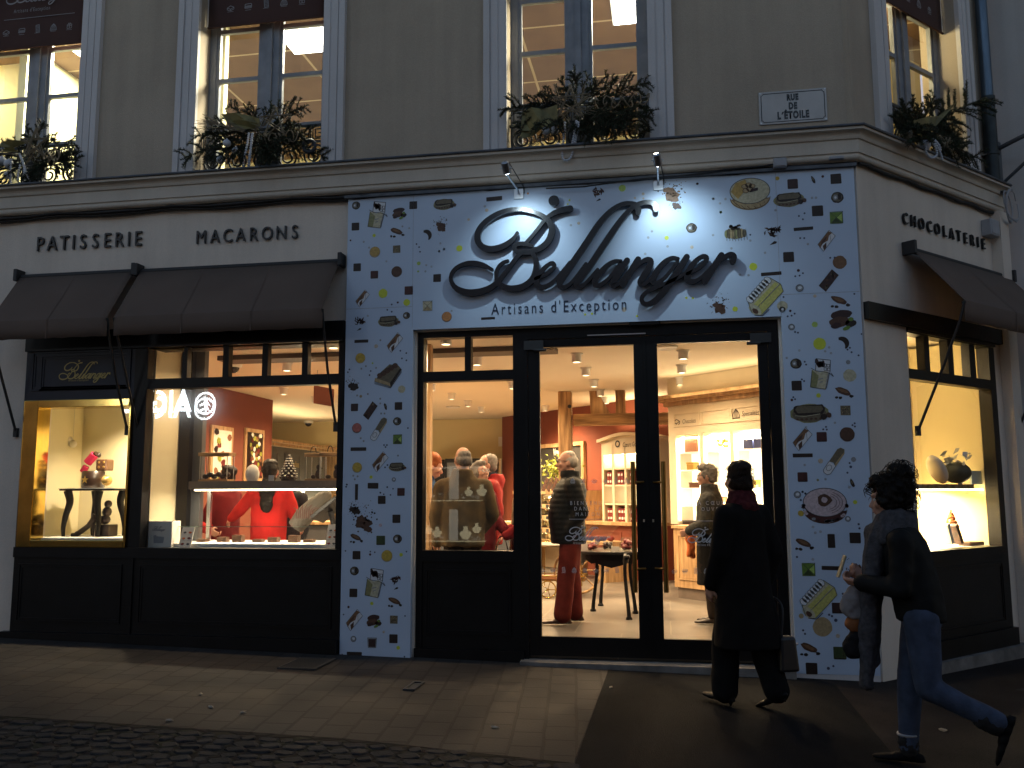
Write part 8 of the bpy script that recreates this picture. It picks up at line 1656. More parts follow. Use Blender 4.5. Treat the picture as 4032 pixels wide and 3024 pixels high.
b = MB(); b.tube([q+Vector((0, -.08, .02)), q+Vector((.10, -.03, .05))], .008, 6); b.build('clasp', 'plasticgrey', t); b = MB(); b.tube(catmull([q+Vector((-.01, -.05, .1)), q+Vector((.0, -.02, .32)), f.M@Vector((.22, .02, .80))], 6), .008, 6); b.build('strap', 'cable', t)
# 3 --- woman hurrying past in jeans
p = gp(3590, 3030); gz3 = gz(p[0], p[1])
hgt = onv(p, 3560, 1845)-gz3
f = Fig('woman in dark jacket, grey scarf and blue jeans hurrying past, curly hair up', (p[0], p[1], gz3), R(76), hgt/1.03)
f.head_rot = Matrix.Rotation(R(-6), 3, 'X'); f.head_c = Vector((0, .035, 1.55))
A = [((.175, -.01, 1.36), (.22, -.04, 1.10), (.12, .20, 1.13)), ((-.175, -.01, 1.36), (-.20, .0, 1.09), (-.06, .24, 1.10))]
L = [((.085, -.10, .91), (.09, -.015, .50), (.09, .01, .095)), ((-.085, -.10, .91), (-.09, -.115, .50), (-.09, -.47, .32))]
f.body(SK['skin'], A, L, hands=(.9, .9), grips=((-.6, .2, .6), (.6, .2, .6)))
f.hair(HM['black'], SHORT+[((0, -.03, 1.70), (.10, .12, .09)), ((0, -.085, 1.775), (.075, .075, .065)), ((0, .02, 1.735), (.085, .085, .05)), ((.07, .0, 1.63), (.04, .07, .08)), ((-.07, .0, 1.63), (.04, .07, .08)), ((0, -.10, 1.64), (.08, .05, .09))], .011, .022, 34)
strands(f, HM['black'], [((0, -.03, 1.70), (.10, .12, .09)), ((0, -.085, 1.775), (.075, .075, .065)), ((0, -.10, 1.64), (.08, .05, .09)), ((0, .02, 1.70), (.09, .09, .08))], 420, .075, .0018)
f.jacket(fabric('black_short_jacket', (.010, .011, .012), .3, 9, .1, .7), A, [(.88, 0, -.10, .175, .14), (1.0, 0, -.09, .18, .148), (1.15, 0, -.06, .178, .15), (1.28, 0, -.035, .187, .145), (1.37, 0, -.02, .185, .13), (1.43, 0, -.015, .15, .10), (1.48, 0, -.015, .085, .08)], (.075, .066, .055), .008, 9)
f.trousers(fabric('blue_denim', (.060, .080, .13), .3, 14), L, (.108, .075, .060), .006, name='jeans')
f.shoes(mat('black_boot', (.006, .006, .007), .6, spec=.1), [((.09, .01, .095), (0, 1), 0), ((-.09, -.47, .32), (0.0, 1), 1.2)])
mf_ = mat('black_boot_fur', (.012, .012, .013), .9); f.fuse('boot_shaft', mf_, lambda b: cone_ball(b, (.09, .01, .10), .058, (.09, .012, .15), .064), .011, 2, .008, 40); f.fuse('boot_shaft', mf_, lambda b: cone_ball(b, (-.09, -.46, .325), .062, (-.09, -.40, .355), .066), .011, 2, .008, 40)
f.fuse('sock_cuff', 'plasticgrey', lambda b: [loft(b, [(.172, .09, .012, .066, .066), (.19, .09, .012, .067, .067)])], .009, 1)
sc = fabric('grey_knitted_scarf', (.075, .075, .085), .35, 40, .5)
f.fuse('scarf', sc, lambda b: [loft(b, [(1.34, 0, .01, .155, .14), (1.42, 0, .02, .15, .14), (1.50, 0, .01, .12, .12), (1.55, 0, .005, .095, .10)]), cone_ball(b, (.06, .13, 1.40), .07, (.05, .17, 1.05), .065), cone_ball(b, (.05, .17, 1.05), .065, (.05, .20, .62), .055), cone_ball(b, (-.05, .12, 1.36), .06, (-.03, .19, 1.0), .06), cone_ball(b, (-.03, .19, 1.0), .06, (.0, .23, .48), .045), b.ball((.05, .20, .75), (.05, .07, .16), 12)], .014, 3, .014, 16, fold=(1, 1, .5))
ph = f.M@Vector((.03, .345, 1.19)); t = thing('phone', 'pale phone held up in the hands of the hurrying woman', 'phone', tuple(ph)); b = MB(); q = Vector(ph); rot = Matrix.Rotation(R(20), 3, 'Y')
b.hexa([q+rot@Vector(v) for v in ((-.005, -.035, -.07), (.005, -.035, -.07), (.005, .035, -.07), (-.005, .035, -.07), (-.005, -.035, .07), (.005, -.035, .07), (.005, .035, .07), (-.005, .035, .07))]); b.build('case', mat('tan_phone_case', (.42, .36, .22), .4), t, bevel=.004); b = MB(); b.hexa([q+rot@Vector(v) for v in ((.0055, -.032, -.065), (.0065, -.032, -.065), (.0065, .032, -.065), (.0055, .032, -.065), (.0055, -.032, .065), (.0065, -.032, .065), (.0065, .032, .065), (.0055, .032, .065))]); b.build('screen', 'cable', t)
bg_ = f.M@Vector((.02, .28, .84)); t = thing('shoulder_bag', 'orange and grey bag hanging in front of the hurrying woman', 'bag', tuple(bg_)); q = Vector(bg_)

for nm, mm, zz, sx_, sz_ in (('cloth_fold', mat('pale_grey_cloth', (.22, .21, .22), .9, var=.3, scale=10), .97, .085, .10), ('orange_pouch', mat('dull_orange_cloth', (.22, .075, .02), .9, var=.3, scale=14), .85, .07, .055), ('dark_pouch', fabric('dark_pouch_cloth', (.012, .012, .014)), .72, .085, .09)):
    o = f.fuse(nm, mm, lambda b: [loft(b, [(zz-sz_, .03, .27, sx_*.8, sx_*.7), (zz-sz_*.4, .03, .28, sx_, sx_*.95), (zz+sz_*.4, .03, .27, sx_*.85, sx_*.9), (zz+sz_, .03, .25, sx_*.5, sx_*.5)])], .011, 3, .018, 13, parent=t); o.location = -Vector(t.location)
# 4 --- man in the brown jacket, seen from behind in the side window
def at_head(px, pytop, Y): q = atY(px, pytop, Y); return q
q = at_head(1815, 1758, .75)
f = Fig('balding man in brown field jacket seen from behind, side window', (q[0]+.02, .75, Fz), R(12), q[2]-Fz)
f.head_rot = Matrix.Rotation(R(22), 3, 'Z')
A = [((.20, -.01, 1.36), (.285, .02, 1.10), (.17, .16, .95)), ((-.20, -.01, 1.36), (-.255, -.02, 1.08), (-.24, .06, .82))]
L = std_legs(); f.body(SK['skin'], A, L); f.hair(HM['grey'], [((0, -.05, 1.615), (.079, .062, .062)), ((.045, -.02, 1.625), (.038, .055, .035)), ((-.045, -.02, 1.625), (.038, .055, .035)), ((0, -.045, 1.67), (.07, .06, .045))], wr=.003); f.glasses()
f.jacket(fabric('brown_waxed_jacket', (.105, .072, .034), .4, 5, .2), A, TORSO(.80, 1.14, 1.15), (.085, .072, .06), .017, 6, fold=(1, 1, .6), collar=[(1.37, 0, -.03, .13, .115), (1.44, 0, -.035, .115, .105), (1.53, 0, -.04, .095, .092)])
f.trousers(fabric('dark_trousers', (.03, .022, .018)), L); f.shoes(mat('dark_leather', (.02, .015, .012), .4), [((.10, -.015, .085), (0, 1), 0), ((-.10, -.015, .085), (0, 1), 0)])
# 5 --- man in the red down jacket
q = at_head(1922, 1786, 1.75)
f = Fig('grey haired man with glasses in a red hooded down jacket facing left', (q[0], 1.75, Fz), R(112), q[2]-Fz)
f.head_rot = Matrix.Rotation(R(6), 3, 'X')
A = [((.19, 0, 1.38), (.23, -.06, 1.12), (.15, .18, 1.0)), ((-.19, 0, 1.38), (-.24, -.04, 1.12), (-.20, .20, 1.02))]
f.body(SK['skin'], A, L); f.hair(HM['grey'], CROP, wr=.003); f.glasses()
f.jacket(fabric('red_down_jacket', (.30, .016, .014), .3, 6, .1, .6), A, TORSO(.78, 1.12, 1.22, .02), (.095, .082, .066), .010, 9, collar=[(1.38, 0, -.04, .14, .13), (1.45, 0, -.06, .13, .13), (1.53, 0, -.055, .105, .11)]); f.trousers(fabric('beige_trousers', (.32, .26, .17)), L)
f.fuse('hood_lining', fabric('navy_lining', (.02, .025, .04)), lambda b: loft(b, [(1.49, 0, .0, .095, .10), (1.545, 0, -.01, .09, .095)]), .011, 2)
f.shoes(mat('dark_leather', (.02, .015, .012), .4), [((.10, -.015, .085), (0, 1), 0), ((-.10, -.015, .085), (0, 1), 0)])
# 6 --- woman with glasses between them
q = at_head(1888, 1818, 1.30)
f = Fig('grey haired woman in clear glasses and dark red coat peeking behind the brown jacket', (q[0], 1.30, Fz), R(238), q[2]-Fz)
f.head_rot = Matrix.Rotation(R(16), 3, 'X')
A = [((.175, 0, 1.37), (.23, .0, 1.12), (.26, .12, .93)), ((-.175, 0, 1.37), (-.23, .03, 1.12), (-.18, .22, 1.0))]
f.body(SK['skin'], A, L); f.hair(HM['grey'], SHORT+[((0, .03, 1.725), (.075, .07, .04)), ((.06, .0, 1.62), (.03, .05, .06)), ((-.06, .0, 1.62), (.03, .05, .06))], wr=.008); f.glasses('plasticgrey')
f.jacket(fabric('dark_red_coat', (.14, .012, .018), .3, 8), A, TORSO(.55, 1.05, 1.1), (.08, .07, .058), .008, 8, 'coat'); f.trousers(fabric('dark_plum_trousers', (.05, .015, .02)), L); f.shoes(mat('dark_leather', (.02, .015, .012), .4), [((.10, -.015, .085), (0, 1), 0), ((-.10, -.015, .085), (0, 1), 0)])
# 7 --- hand and red sleeves at the right of the side window
q = atY(2052, 1925, 1.1)
f = Fig('person in crimson coat and beige scarf half hidden by the dark door stile', (q[0], 1.45, Fz), R(88), (q[2]-Fz)*1.14)
A = [((.175, 0, 1.37), (.22, .04, 1.12), (.03, .20, 1.07)), ((-.175, 0, 1.37), (-.23, .03, 1.10), (-.24, .20, 1.00))]
f.body(SK['skin'], A, L, grips=((0, 0, -1), (0, 0, -1))); f.hair(HM['grey'], SHORT, wr=.006)
f.jacket(fabric('crimson_coat', (.24, .016, .020), .3, 8), A, TORSO(.62, 1.0, 1.05), (.08, .07, .058), .008, 8, 'coat'); f.fuse('scarf', fabric('beige_scarf', (.45, .36, .24)), lambda b: [loft(b, [(1.38, 0, 0, .13, .12), (1.46, 0, 0, .12, .12), (1.53, 0, 0, .09, .09)]), cone_ball(b, (.04, .13, 1.40), .05, (.06, .17, .80), .05)], .012, 3, .008, 14); f.trousers(fabric('dark_trousers', (.03, .022, .018)), L); f.shoes(mat('dark_leather', (.02, .015, .012), .4), [((.10, -.015, .085), (0, 1), 0), ((-.10, -.015, .085), (0, 1), 0)])
hbp = f.M@Vector((-.22, .25, .70)); t = thing('handbag', 'dark handbag on thin black straps held by the person in crimson', 'bag', tuple(hbp)); q_ = Vector(hbp); b = MB(); b.ball(q_, (.14, .08, .12), 14); b.build('pouch', mat('dark_red_bag', (.05, .012, .012), .5), t); b = MB(); [b.tube(catmull([q_+Vector((s_*.07, 0, .10)), q_+Vector((s_*.03, .02, .25)), f.M@Vector((-.24, .24, 1.0))], 6), .006, 5) for s_ in (-1, 1)]; b.build('strap', 'cable', t)
# 8 --- auburn haired person at the left edge of the side window
q = at_head(1690, 1790, 1.55)
f = Fig('auburn haired person in a dark blue top at the left edge of the side window', (q[0], 1.55, Fz), R(-75), q[2]-Fz)
f.head_rot = Matrix.Rotation(R(-20), 3, 'X')
A = std_arms(); f.body(SK['skin'], A, L); f.hair(HM['red'], SHORT+[((0, -.03, 1.70), (.088, .10, .08))], wr=.005); f.jacket(fabric('blue_jacket', (.03, .075, .17), .3, 8), A, TORSO(.80, 1.0, 1.0), (.08, .07, .06), .007, 8, collar=COLLAR); f.trousers(fabric('dark_trousers', (.03, .022, .018)), L); f.shoes(mat('dark_leather', (.02, .015, .012), .4), [((.10, -.015, .085), (0, 1), 0), ((-.10, -.015, .085), (0, 1), 0)])
# 9 --- sales staff behind the counter case
RED = fabric('bright_red_coat', (.46, .018, .016), .3, 6, .1)
q = at_head(1066, 1812, 1.30)
f = Fig('dark haired sales woman in a bright red coat seen from behind at the counter case', (q[0], 1.30, Fz), R(12), q[2]-Fz)
A = [((.18, -.01, 1.37), (.27, .05, 1.15), (.31, .20, 1.02)), ((-.18, -.01, 1.37), (-.34, .08, 1.20), (-.47, .20, 1.10))]
f.body(SK['skin'], A, L); f.hair(HM['black'], SHORT+[((0, -.06, 1.64), (.088, .08, .10)), ((0, -.07, 1.55), (.075, .05, .13)), ((0, -.14, 1.42), (.095, .05, .14)), ((.0, -.165, 1.27), (.075, .04, .11)), ((0, -.02, 1.71), (.085, .095, .055))], wr=.009)
f.jacket(RED, A, TORSO(.55, 1.05, 1.05), (.082, .068, .055), .015, 6, 'coat', fold=(1, 1, .6)); f.trousers(fabric('dark_trousers', (.03, .022, .018)), L); f.shoes(mat('dark_leather', (.02, .015, .012), .4), [((.10, -.015, .085), (0, 1), 0), ((-.10, -.015, .085), (0, 1), 0)])
q = at_head(880, 1830, 1.95)
f = Fig('sales assistant in a deep red coat left of the dark haired sales woman', (q[0]+.05, 1.95, Fz), R(80), q[2]-Fz)
f.head_rot = Matrix.Rotation(R(18), 3, 'X')
A = [((.18, 0, 1.37), (.22, .14, 1.14), (.15, .32, 1.0)), ((-.18, 0, 1.37), (-.23, .10, 1.12), (-.18, .30, .98))]
f.body(SK['skin'], A, L); f.hair(HM['black'], SHORT+[((0, -.02, 1.71), (.085, .095, .05))], wr=.006); f.jacket(fabric('deep_red_coat', (.13, .009, .012), .25, 6), A, TORSO(.55, 1.05, 1.05), (.082, .068, .055), .007, 8, 'coat'); f.trousers(fabric('dark_trousers', (.03, .022, .018)), L); f.shoes(mat('dark_leather', (.02, .015, .012), .4), [((.10, -.015, .085), (0, 1), 0), ((-.10, -.015, .085), (0, 1), 0)])
q = at_head(742, 1840, 1.55)
f = Fig('sales assistant in red mostly hidden by the black post in the window', (q[0], 1.55, Fz), R(-70), q[2]-Fz)
A = [((.18, 0, 1.37), (.23, .08, 1.12), (.17, .28, 1.0)), ((-.18, 0, 1.37), (-.23, .06, 1.12), (-.17, .28, 1.0))]
f.body(SK['skin'], A, L); f.hair(HM['dark'], SHORT, wr=.006); f.jacket(RED, A, TORSO(.55, 1.12, 1.1), (.082, .068, .055), .006, 7, 'coat'); f.trousers(fabric('dark_trousers', (.03, .022, .018)), L); f.shoes(mat('dark_leather', (.02, .015, .012), .4), [((.10, -.015, .085), (0, 1), 0), ((-.10, -.015, .085), (0, 1), 0)])
q = at_head(1140, 1850, 2.2)
f = Fig('black coated customer standing behind the dark haired sales woman', (q[0], 2.2, Fz), R(170), q[2]-Fz)
A = std_arms(); f.body(SK['skin'], A, L); f.hair(HM['dark'], SHORT, wr=.006); f.jacket(fabric('black_customer_coat', (.014, .014, .018)), A, TORSO(.6, 1.0, 1.0), (.08, .07, .06), .007, 8, 'coat', collar=COLLAR); f.trousers(fabric('dark_trousers', (.03, .022, .018)), L); f.shoes(mat('dark_leather', (.02, .015, .012), .4), [((.10, -.015, .085), (0, 1), 0), ((-.10, -.015, .085), (0, 1), 0)])
# 10 --- curly haired woman behind the right door leaf
p = fl(2810, 2455); hgt = onv(p, 2815, 1832)-Fz
f = Fig('curly grey haired woman carrying orange cloth behind the right door leaf', (p[0], p[1], Fz), R(80), hgt)
A = [((.18, 0, 1.37), (.22, .0, 1.10), (.14, .20, 1.0)), ((-.18, 0, 1.37), (-.23, .02, 1.10), (-.16, .22, 1.02))]
f.body(SK['skin'], A, L); f.hair(HM['grey'], SHORT+[((0, .02, 1.72), (.085, .085, .05)), ((.06, 0, 1.65), (.035, .06, .06)), ((-.06, 0, 1.65), (.035, .06, .06))], wr=.016); f.glasses()
strands(f, HM['grey'], [((0, -.018, 1.675), (.085, .10, .087)), ((0, .02, 1.72), (.088, .088, .052))], 220, .045, .0016, 3)
f.jacket(fabric('grey_wool_coat', (.055, .055, .050), .5, 40), A, TORSO(.98, 1.05, 1.1), (.085, .072, .06), .008, 8, collar=[(1.38, 0, -.0, .12, .115), (1.46, 0, .0, .105, .105), (1.54, 0, -.0, .09, .095)])
f.fuse('skirt', fabric('black_long_coat', (.010, .010, .011)), lambda b: loft(b, [(.42, 0, 0, .19, .17), (.7, 0, 0, .19, .165), (.98, 0, 0, .185, .15), (1.04, 0, 0, .18, .14)]), .013, 3, .008, 8, fold=(1, 1, .3)); f.trousers(fabric('dark_trousers', (.03, .022, .018)), L); f.shoes(mat('dark_leather', (.02, .015, .012), .4), [((.10, -.015, .085), (0, 1), 0), ((-.10, -.015, .085), (0, 1), 0)])
oc = f.M@Vector((.10, .24, .93)); f2 = f
f.fuse('orange_scarf', 'orange', lambda b: [cone_ball(b, (.13, .20, 1.04), .045, (.10, .25, .92), .055), cone_ball(b, (.10, .25, .92), .055, (.12, .23, .72), .035), cone_ball(b, (.10, .25, .92), .03, (.06, .26, .74), .03)], .012, 2, .012, 18)
# ------------------------------------------------------------------ winter garlands in front of the upper windows
MT['fir'] = mat('fir_needles', (.022, .040, .016), .7, var=.5, scale=14); MT['twig'] = mat('pale_willow_twig', (.22, .18, .12), .8, var=.3, scale=20); MT['ribbon'] = mat('gold_green_ribbon', (.20, .17, .06), .45, .25, var=.5, scale=7); MT['bauble'] = mat('frosted_white_bauble', (.55, .56, .60), .45, var=.12, scale=12); MT['bead'] = mat('white_beads', (.55, .58, .64), .4); MT['bark'] = mat('fir_bark', (.05, .035, .02), .9)
def fir_branch(b, bk, p0, d, L, rg, depth=0):
    d = d.normalized(); side = d.cross(Vector((0, -1, 0.2))).normalized(); p1 = p0+d*L+Vector((0, 0, -L*.12*(1-d.z)))
    mid = (p0+p1)/2+Vector((0, -.01, .015)); pts = catmull([p0, mid, p1], 5); bk.tube(pts, [.006-.0035*i/len(pts) for i in range(len(pts))], 5)
    n = int(L*520)
    for i in range(n):
        t = (i+rg.random())/n; k = t*(len(pts)-1); i0 = min(int(k), len(pts)-2); c = Vector(pts[i0]).lerp(Vector(pts[i0+1]), k-i0)
        a = rg.uniform(0, 6.28); out = (side*math.cos(a)+d.cross(side)*math.sin(a)); v = (out+d*.75+Vector((0, 0, .15))).normalized(); nl = rg.uniform(.020, .034)*(1.1-.35*t); w = v.cross(Vector((rg.uniform(-1, 1), rg.uniform(-1, 1), rg.uniform(-1, 1)))).normalized()*.0030
        e = c+v*nl; b.add([c-w, c+w, e+w*.4, e-w*.4], [(0, 1, 2, 3)])
    if depth < 1:
        for i in range(int(L*22)):
            t = rg.uniform(.25, .95); c = Vector(pts[min(int(t*(len(pts)-1)), len(pts)-1)]); sd = 1 if i % 2 else -1
            fir_branch(b, bk, c, (d*.8+side*sd*.75+Vector((0, rg.uniform(-.35, .2), rg.uniform(-.1, .1)))), L*rg.uniform(.3, .48)*(1.15-t*.6), rg, 1)
def garland(P, cx, cz, d, label, spec, seed, w=1.0):
    """spec holds photo-derived offsets in metres from the centre (u, z)"""
    rg = random.Random(seed); t = thing('window_garland', label, 'garland', tuple(P.at(cx, d, cz)), 'fir garlands on the upper windows')
    at = lambda u, z, dd=0.0: P.at(cx+u, d+dd, cz+z)
    b = MB(); bk = MB(); tv = Vector(P.t); nv = Vector(P.n)
    for (u, z, a, L) in spec['br']:
        dv = tv*math.cos(R(a))+Vector((0, 0, 1))*math.sin(R(a))-nv*(rg.uniform(.0, .3)+(.75 if z+L*math.sin(R(a))+cz < 4.78 else 0)); fir_branch(b, bk, at(u, z, rg.uniform(-.03, .05)), dv, L, rg)
    b.build('fir_branches', 'fir', t); bk.build('fir_stems', 'bark', t)
    for (u, z, r) in spec['bb']:
        k = MB(); k.ball(at(u, z, -.10), r, 18); o = k.build('bauble', 'bauble', t); k = MB(); k.lathe(tuple(at(u, z, -.10)+Vector((0, 0, r-.002))), [(.008, 0), (.008, .012), (.003, .014)], 8); k.build('cap', 'steel', o)
    k = MB()
    for (pts) in spec['beads']:
        c = catmull([(u, z) for u, z in pts], 14); acc = 0; last = None
        for q in c:
            if last is None or np.linalg.norm(q-last) > .021: k.ball(at(q[0], q[1], -.13), .0125, 8); last = q
    k.build('bead_string', 'bead', t)
    k = MB(); (su, sz, sr) = spec['star']
    for j in range(5):
        a0, a1 = R(90+j*144+spec.get('tilt', 0)), R(90+(j+1)*144+spec.get('tilt', 0))
        for q in range(3): o1, o2 = rg.uniform(-.02, .02), rg.uniform(-.02, .02); k.tube([at(su+sr*1.05*math.cos(a0)+o1, sz+sr*math.sin(a0)+o2, -.115-.006*q), at(su+sr*1.05*math.cos(a1)+o2, sz+sr*math.sin(a1)+o1, -.115-.006*q)], .0045, 5)
    for (u0, z0, u1, z1, n_) in spec.get('tw', []):
        for q in range(n_): k.tube(catmull([at(u0+rg.uniform(-.02, .02), z0+rg.uniform(-.02, .02), -.10), at((u0+u1)/2+rg.uniform(-.03, .03), (z0+z1)/2+rg.uniform(-.03, .05), -.13), at(u1+rg.uniform(-.07, .07), z1+rg.uniform(-.06, .06), -.12)], 5), .0022, 4)
    k.build('twig_star', 'twig', t)
    k = MB(); (cu, c_z, cl) = spec['curl']; pts = []
    for i in range(60): f = i/59; pts.append(at(cu+cl*f+.035*math.sin(i*.7), c_z+.04*math.sin(i*.45)+.03*math.cos(i*1.1), -.125-.02*math.sin(i*.6)))
    k.tube(pts, .006, 5); k.build('curly_cord', 'twig', t)
    for pts in spec['rib']:
        k = MB(); n_ = len(pts)//2; vs = [at(u, z, -.09-.03*math.sin(i*1.3)) for i, (u, z) in enumerate(pts)]
        k.add(vs, [(i, i+1, i+3, i+2) for i in range(0, len(pts)-3, 2)], 0, False); o = k.build('ribbon', 'ribbon', t); o.modifiers.new('s', 'SOLIDIFY').thickness = .004
    for (u, z, r) in spec.get('ring', []):
        k = MB(); k.tube([at(u+r*math.cos(a), z+r*math.sin(a), -.06) for a in np.linspace(0, 2*math.pi, 25)], .018, 8, caps=False); [k.tube([at(u+r*.5*math.cos(a), z+r*.5*math.sin(a), -.06), at(u+r*math.cos(a+.8), z+r*math.sin(a+.8), -.06)], .012, 6) for a in (0, 1.5, 3, 4.5)]; k.build('dark_ornament', 'rail', t)
    return t
GC = WD-.04
def conv(P, d, pts, cx, cz, box):
    ox, oy, k = box; out = []
    for x, y in pts: u, z = P.hit(ox+x*k, oy+y*k, d-.11); out.append((u-cx, z-cz))
    return out
def auto_spec(P, d, box, cpx, tips, baub, beads, star, curl, ribs, tw, rings=(), tilt=0):
    cx, cz = P.hit(box[0]+cpx[0]*box[2], box[1]+cpx[1]*box[2], d-.05)
    C_ = lambda pts: conv(P, d, pts, cx, cz, box)
    br = []
    for (x, y) in tips:
        (u, z), = C_([(x, y)]); L = math.hypot(u, z); a = math.degrees(math.atan2(z, u)); s0 = .25 if L > .3 else .05; br.append((u*s0, z*s0, a, L*(1-s0)))
    sp = {'br': br, 'bb': [], 'beads': [C_(p) for p in beads], 'rib': [C_(p) for p in ribs], 'tilt': tilt}
    for (x, y, r) in baub: (u, z), = C_([(x, y)]); sp['bb'].append((u, z, r*box[2]/440))
    (u, z), = C_([star[:2]]); sp['star'] = (u, z, star[2]*box[2]/440)
    (u, z), = C_([curl[:2]]); sp['curl'] = (u, z, curl[2]*box[2]/440)
    sp['tw'] = [(*C_([(a, b_)])[0], *C_([(c, e)])[0], n_) for a, b_, c, e, n_ in tw]
    sp['ring'] = [(*C_([(x, y)])[0], r*box[2]/440) for x, y, r in rings]
    return cx, cz, sp
b2 = (680, 0, .434)
cx, cz, sp = auto_spec(FR, GC, b2, (740, 1180), [(460, 890), (590, 890), (690, 920), (420, 990), (720, 1000), (860, 900), (970, 905), (1220, 900), (1120, 1040), (1290, 1180), (1370, 1320), (130, 1165), (250, 1090), (60, 1375), (300, 1500), (380, 1330), (500, 1560), (590, 1540), (640, 1350), (900, 1420), (980, 1500), (1050, 1590), (1080, 1470), (1180, 1430), (1150, 1300), (1000, 1100), (530, 1100), (330, 1240), (860, 1250), (1000, 1230), (600, 1230), (450, 1230), (1250, 1260), (540, 1420), (1150, 1120), (1020, 1330), (950, 1380), (350, 1400), (780, 1400), (420, 1150), (700, 1330)],
    [(487, 1297, 40), (570, 1367, 40), (428, 1447, 41)], [[(700, 1220), (690, 1290), (675, 1370), (655, 1450), (648, 1530), (670, 1570), (695, 1540), (710, 1440), (718, 1340), (725, 1250), (735, 1220)], [(735, 1220), (722, 1320), (705, 1420), (692, 1500)]], (930, 1110, 165), (830, 1270, 350),
    [[(430, 1030), (500, 1110), (560, 1020), (620, 1120), (680, 1030), (690, 1110), (790, 1080), (790, 1150)], [(500, 1100), (590, 1180), (600, 1080), (720, 1150), (760, 1060), (800, 1120)]], [(640, 1180, 260, 1090, 9), (640, 1190, 230, 1150, 8), (800, 1150, 1060, 960, 7), (740, 1180, 900, 1080, 5)], [(1220, 1310, 62)])
garland(FR, cx, cz, GC, 'fir garland with three white baubles, beads and twig star on the second upper window', sp, 21)
b3 = (1900, 0, .398)
cx, cz, sp = auto_spec(FR, GC, b3, (930, 1030), [(905, 620), (740, 745), (860, 720), (1050, 700), (1120, 740), (1350, 720), (1250, 700), (1650, 735), (1560, 780), (530, 850), (460, 970), (340, 970), (145, 1020), (280, 1200), (300, 1250), (1650, 950), (1690, 1080), (1720, 1350), (1600, 1260), (1500, 1350), (1430, 1420), (1320, 1400), (1190, 1390), (1100, 1450), (990, 1450), (940, 1380), (650, 1400), (530, 1400), (600, 1300), (700, 850), (1300, 900), (1250, 1000), (1450, 980), (1550, 1100), (1400, 1180), (1200, 1150), (1100, 1250), (1020, 900), (850, 900), (760, 980), (620, 960), (1380, 1300), (1540, 1180), (1150, 850), (1300, 1100), (1180, 1280)],
    [(625, 1292, 43), (713, 1284, 44), (747, 1453, 43)], [[(818, 1225), (812, 1320), (800, 1420), (790, 1510), (800, 1580), (830, 1595), (870, 1575), (890, 1520), (915, 1430), (935, 1330), (950, 1240), (945, 1210)], [(930, 1210), (918, 1290), (900, 1380), (885, 1460)]], (870, 1020, 190), (1090, 1030, 560),
    [[(390, 1110), (380, 1300), (480, 1060), (500, 1280), (600, 1060), (620, 1270), (740, 1040), (750, 1230)], [(380, 1180), (380, 1370), (470, 1200), (470, 1340), (560, 1230), (560, 1290)]], [(700, 840, 860, 1230, 4), (1020, 800, 900, 1200, 4), (760, 1120, 1100, 1080, 6), (650, 1350, 390, 1500, 8), (1080, 1170, 1290, 1100, 5)])
garland(FR, cx, cz, GC, 'large fir garland with bead loop and twig star on the window over the sign', sp, 22)
b1 = (0, 0, .4582)
cx, cz, sp = auto_spec(FR, GC, b1, (250, 1330), [(170, 1050), (240, 1100), (350, 1020), (20, 1165), (120, 1190), (440, 1140), (490, 1170), (600, 1180), (740, 1390), (640, 1310), (600, 1450), (550, 1530), (460, 1580), (380, 1560), (330, 1590), (270, 1600), (60, 1560), (-60, 1500), (-150, 1300), (-100, 1200), (120, 1500), (560, 1250), (500, 1400), (420, 1480), (330, 1330), (100, 1330), (480, 1290), (350, 1180), (590, 1370), (300, 1480), (-40, 1400), (200, 1180)],
    [(10, 1375, 42), (68, 1405, 46), (62, 1503, 40)], [[(108, 1380), (105, 1450), (102, 1540), (115, 1595), (160, 1600), (200, 1560), (222, 1480), (210, 1400), (180, 1330)], [(180, 1330), (215, 1420), (240, 1500), (265, 1545)], [(185, 1430), (170, 1500), (165, 1560)]], (310, 1230, 150), (380, 1360, 170),
    [[(0, 1210), (0, 1260), (100, 1200), (90, 1260), (230, 1200), (60, 1280)], [(0, 1280), (20, 1310), (100, 1250), (120, 1290)]], [(340, 1080, 230, 1350, 6), (220, 1400, 490, 1160, 5), (180, 1330, 0, 1310, 6)])
garland(FR, cx, cz, GC, 'fir garland with draped bead strings on the leftmost upper window', sp, 23)
b4 = (3400, 0, .4219)
cx, cz, sp = auto_spec(CH, -.04, b4, (600, 1200), [(740, 855), (780, 910), (1100, 885), (700, 930), (560, 930), (450, 920), (330, 960), (920, 1050), (960, 1100), (990, 1230), (1030, 1420), (970, 1570), (860, 1500), (780, 1470), (330, 1340), (300, 1100), (280, 1200), (900, 1330), (650, 980), (500, 1000), (420, 1100), (700, 1120), (820, 1040), (850, 1180), (760, 1300), (880, 1260), (450, 1250), (380, 1050), (560, 1080), (900, 1400), (720, 1400), (540, 1340)],
    [(575, 1355, 62)], [[(560, 1380), (570, 1440), (620, 1480), (665, 1450), (650, 1380), (620, 1320)], [(630, 1310), (670, 1380), (700, 1440), (715, 1490)], [(650, 1320), (690, 1370), (700, 1420)]], (440, 1300, 90), (700, 1320, 200),
    [[(480, 1120), (530, 1290), (600, 1090), (570, 1250), (740, 1070), (660, 1200), (870, 940), (850, 990)], [(450, 1190), (520, 1290), (540, 1120), (530, 1270)]], [(480, 1280, 360, 1350, 8), (450, 1300, 370, 1300, 6)])
garland(CH, cx, cz, -.04, 'fir garland with a pointed ribbon bow on the chamfered corner window', sp, 24)
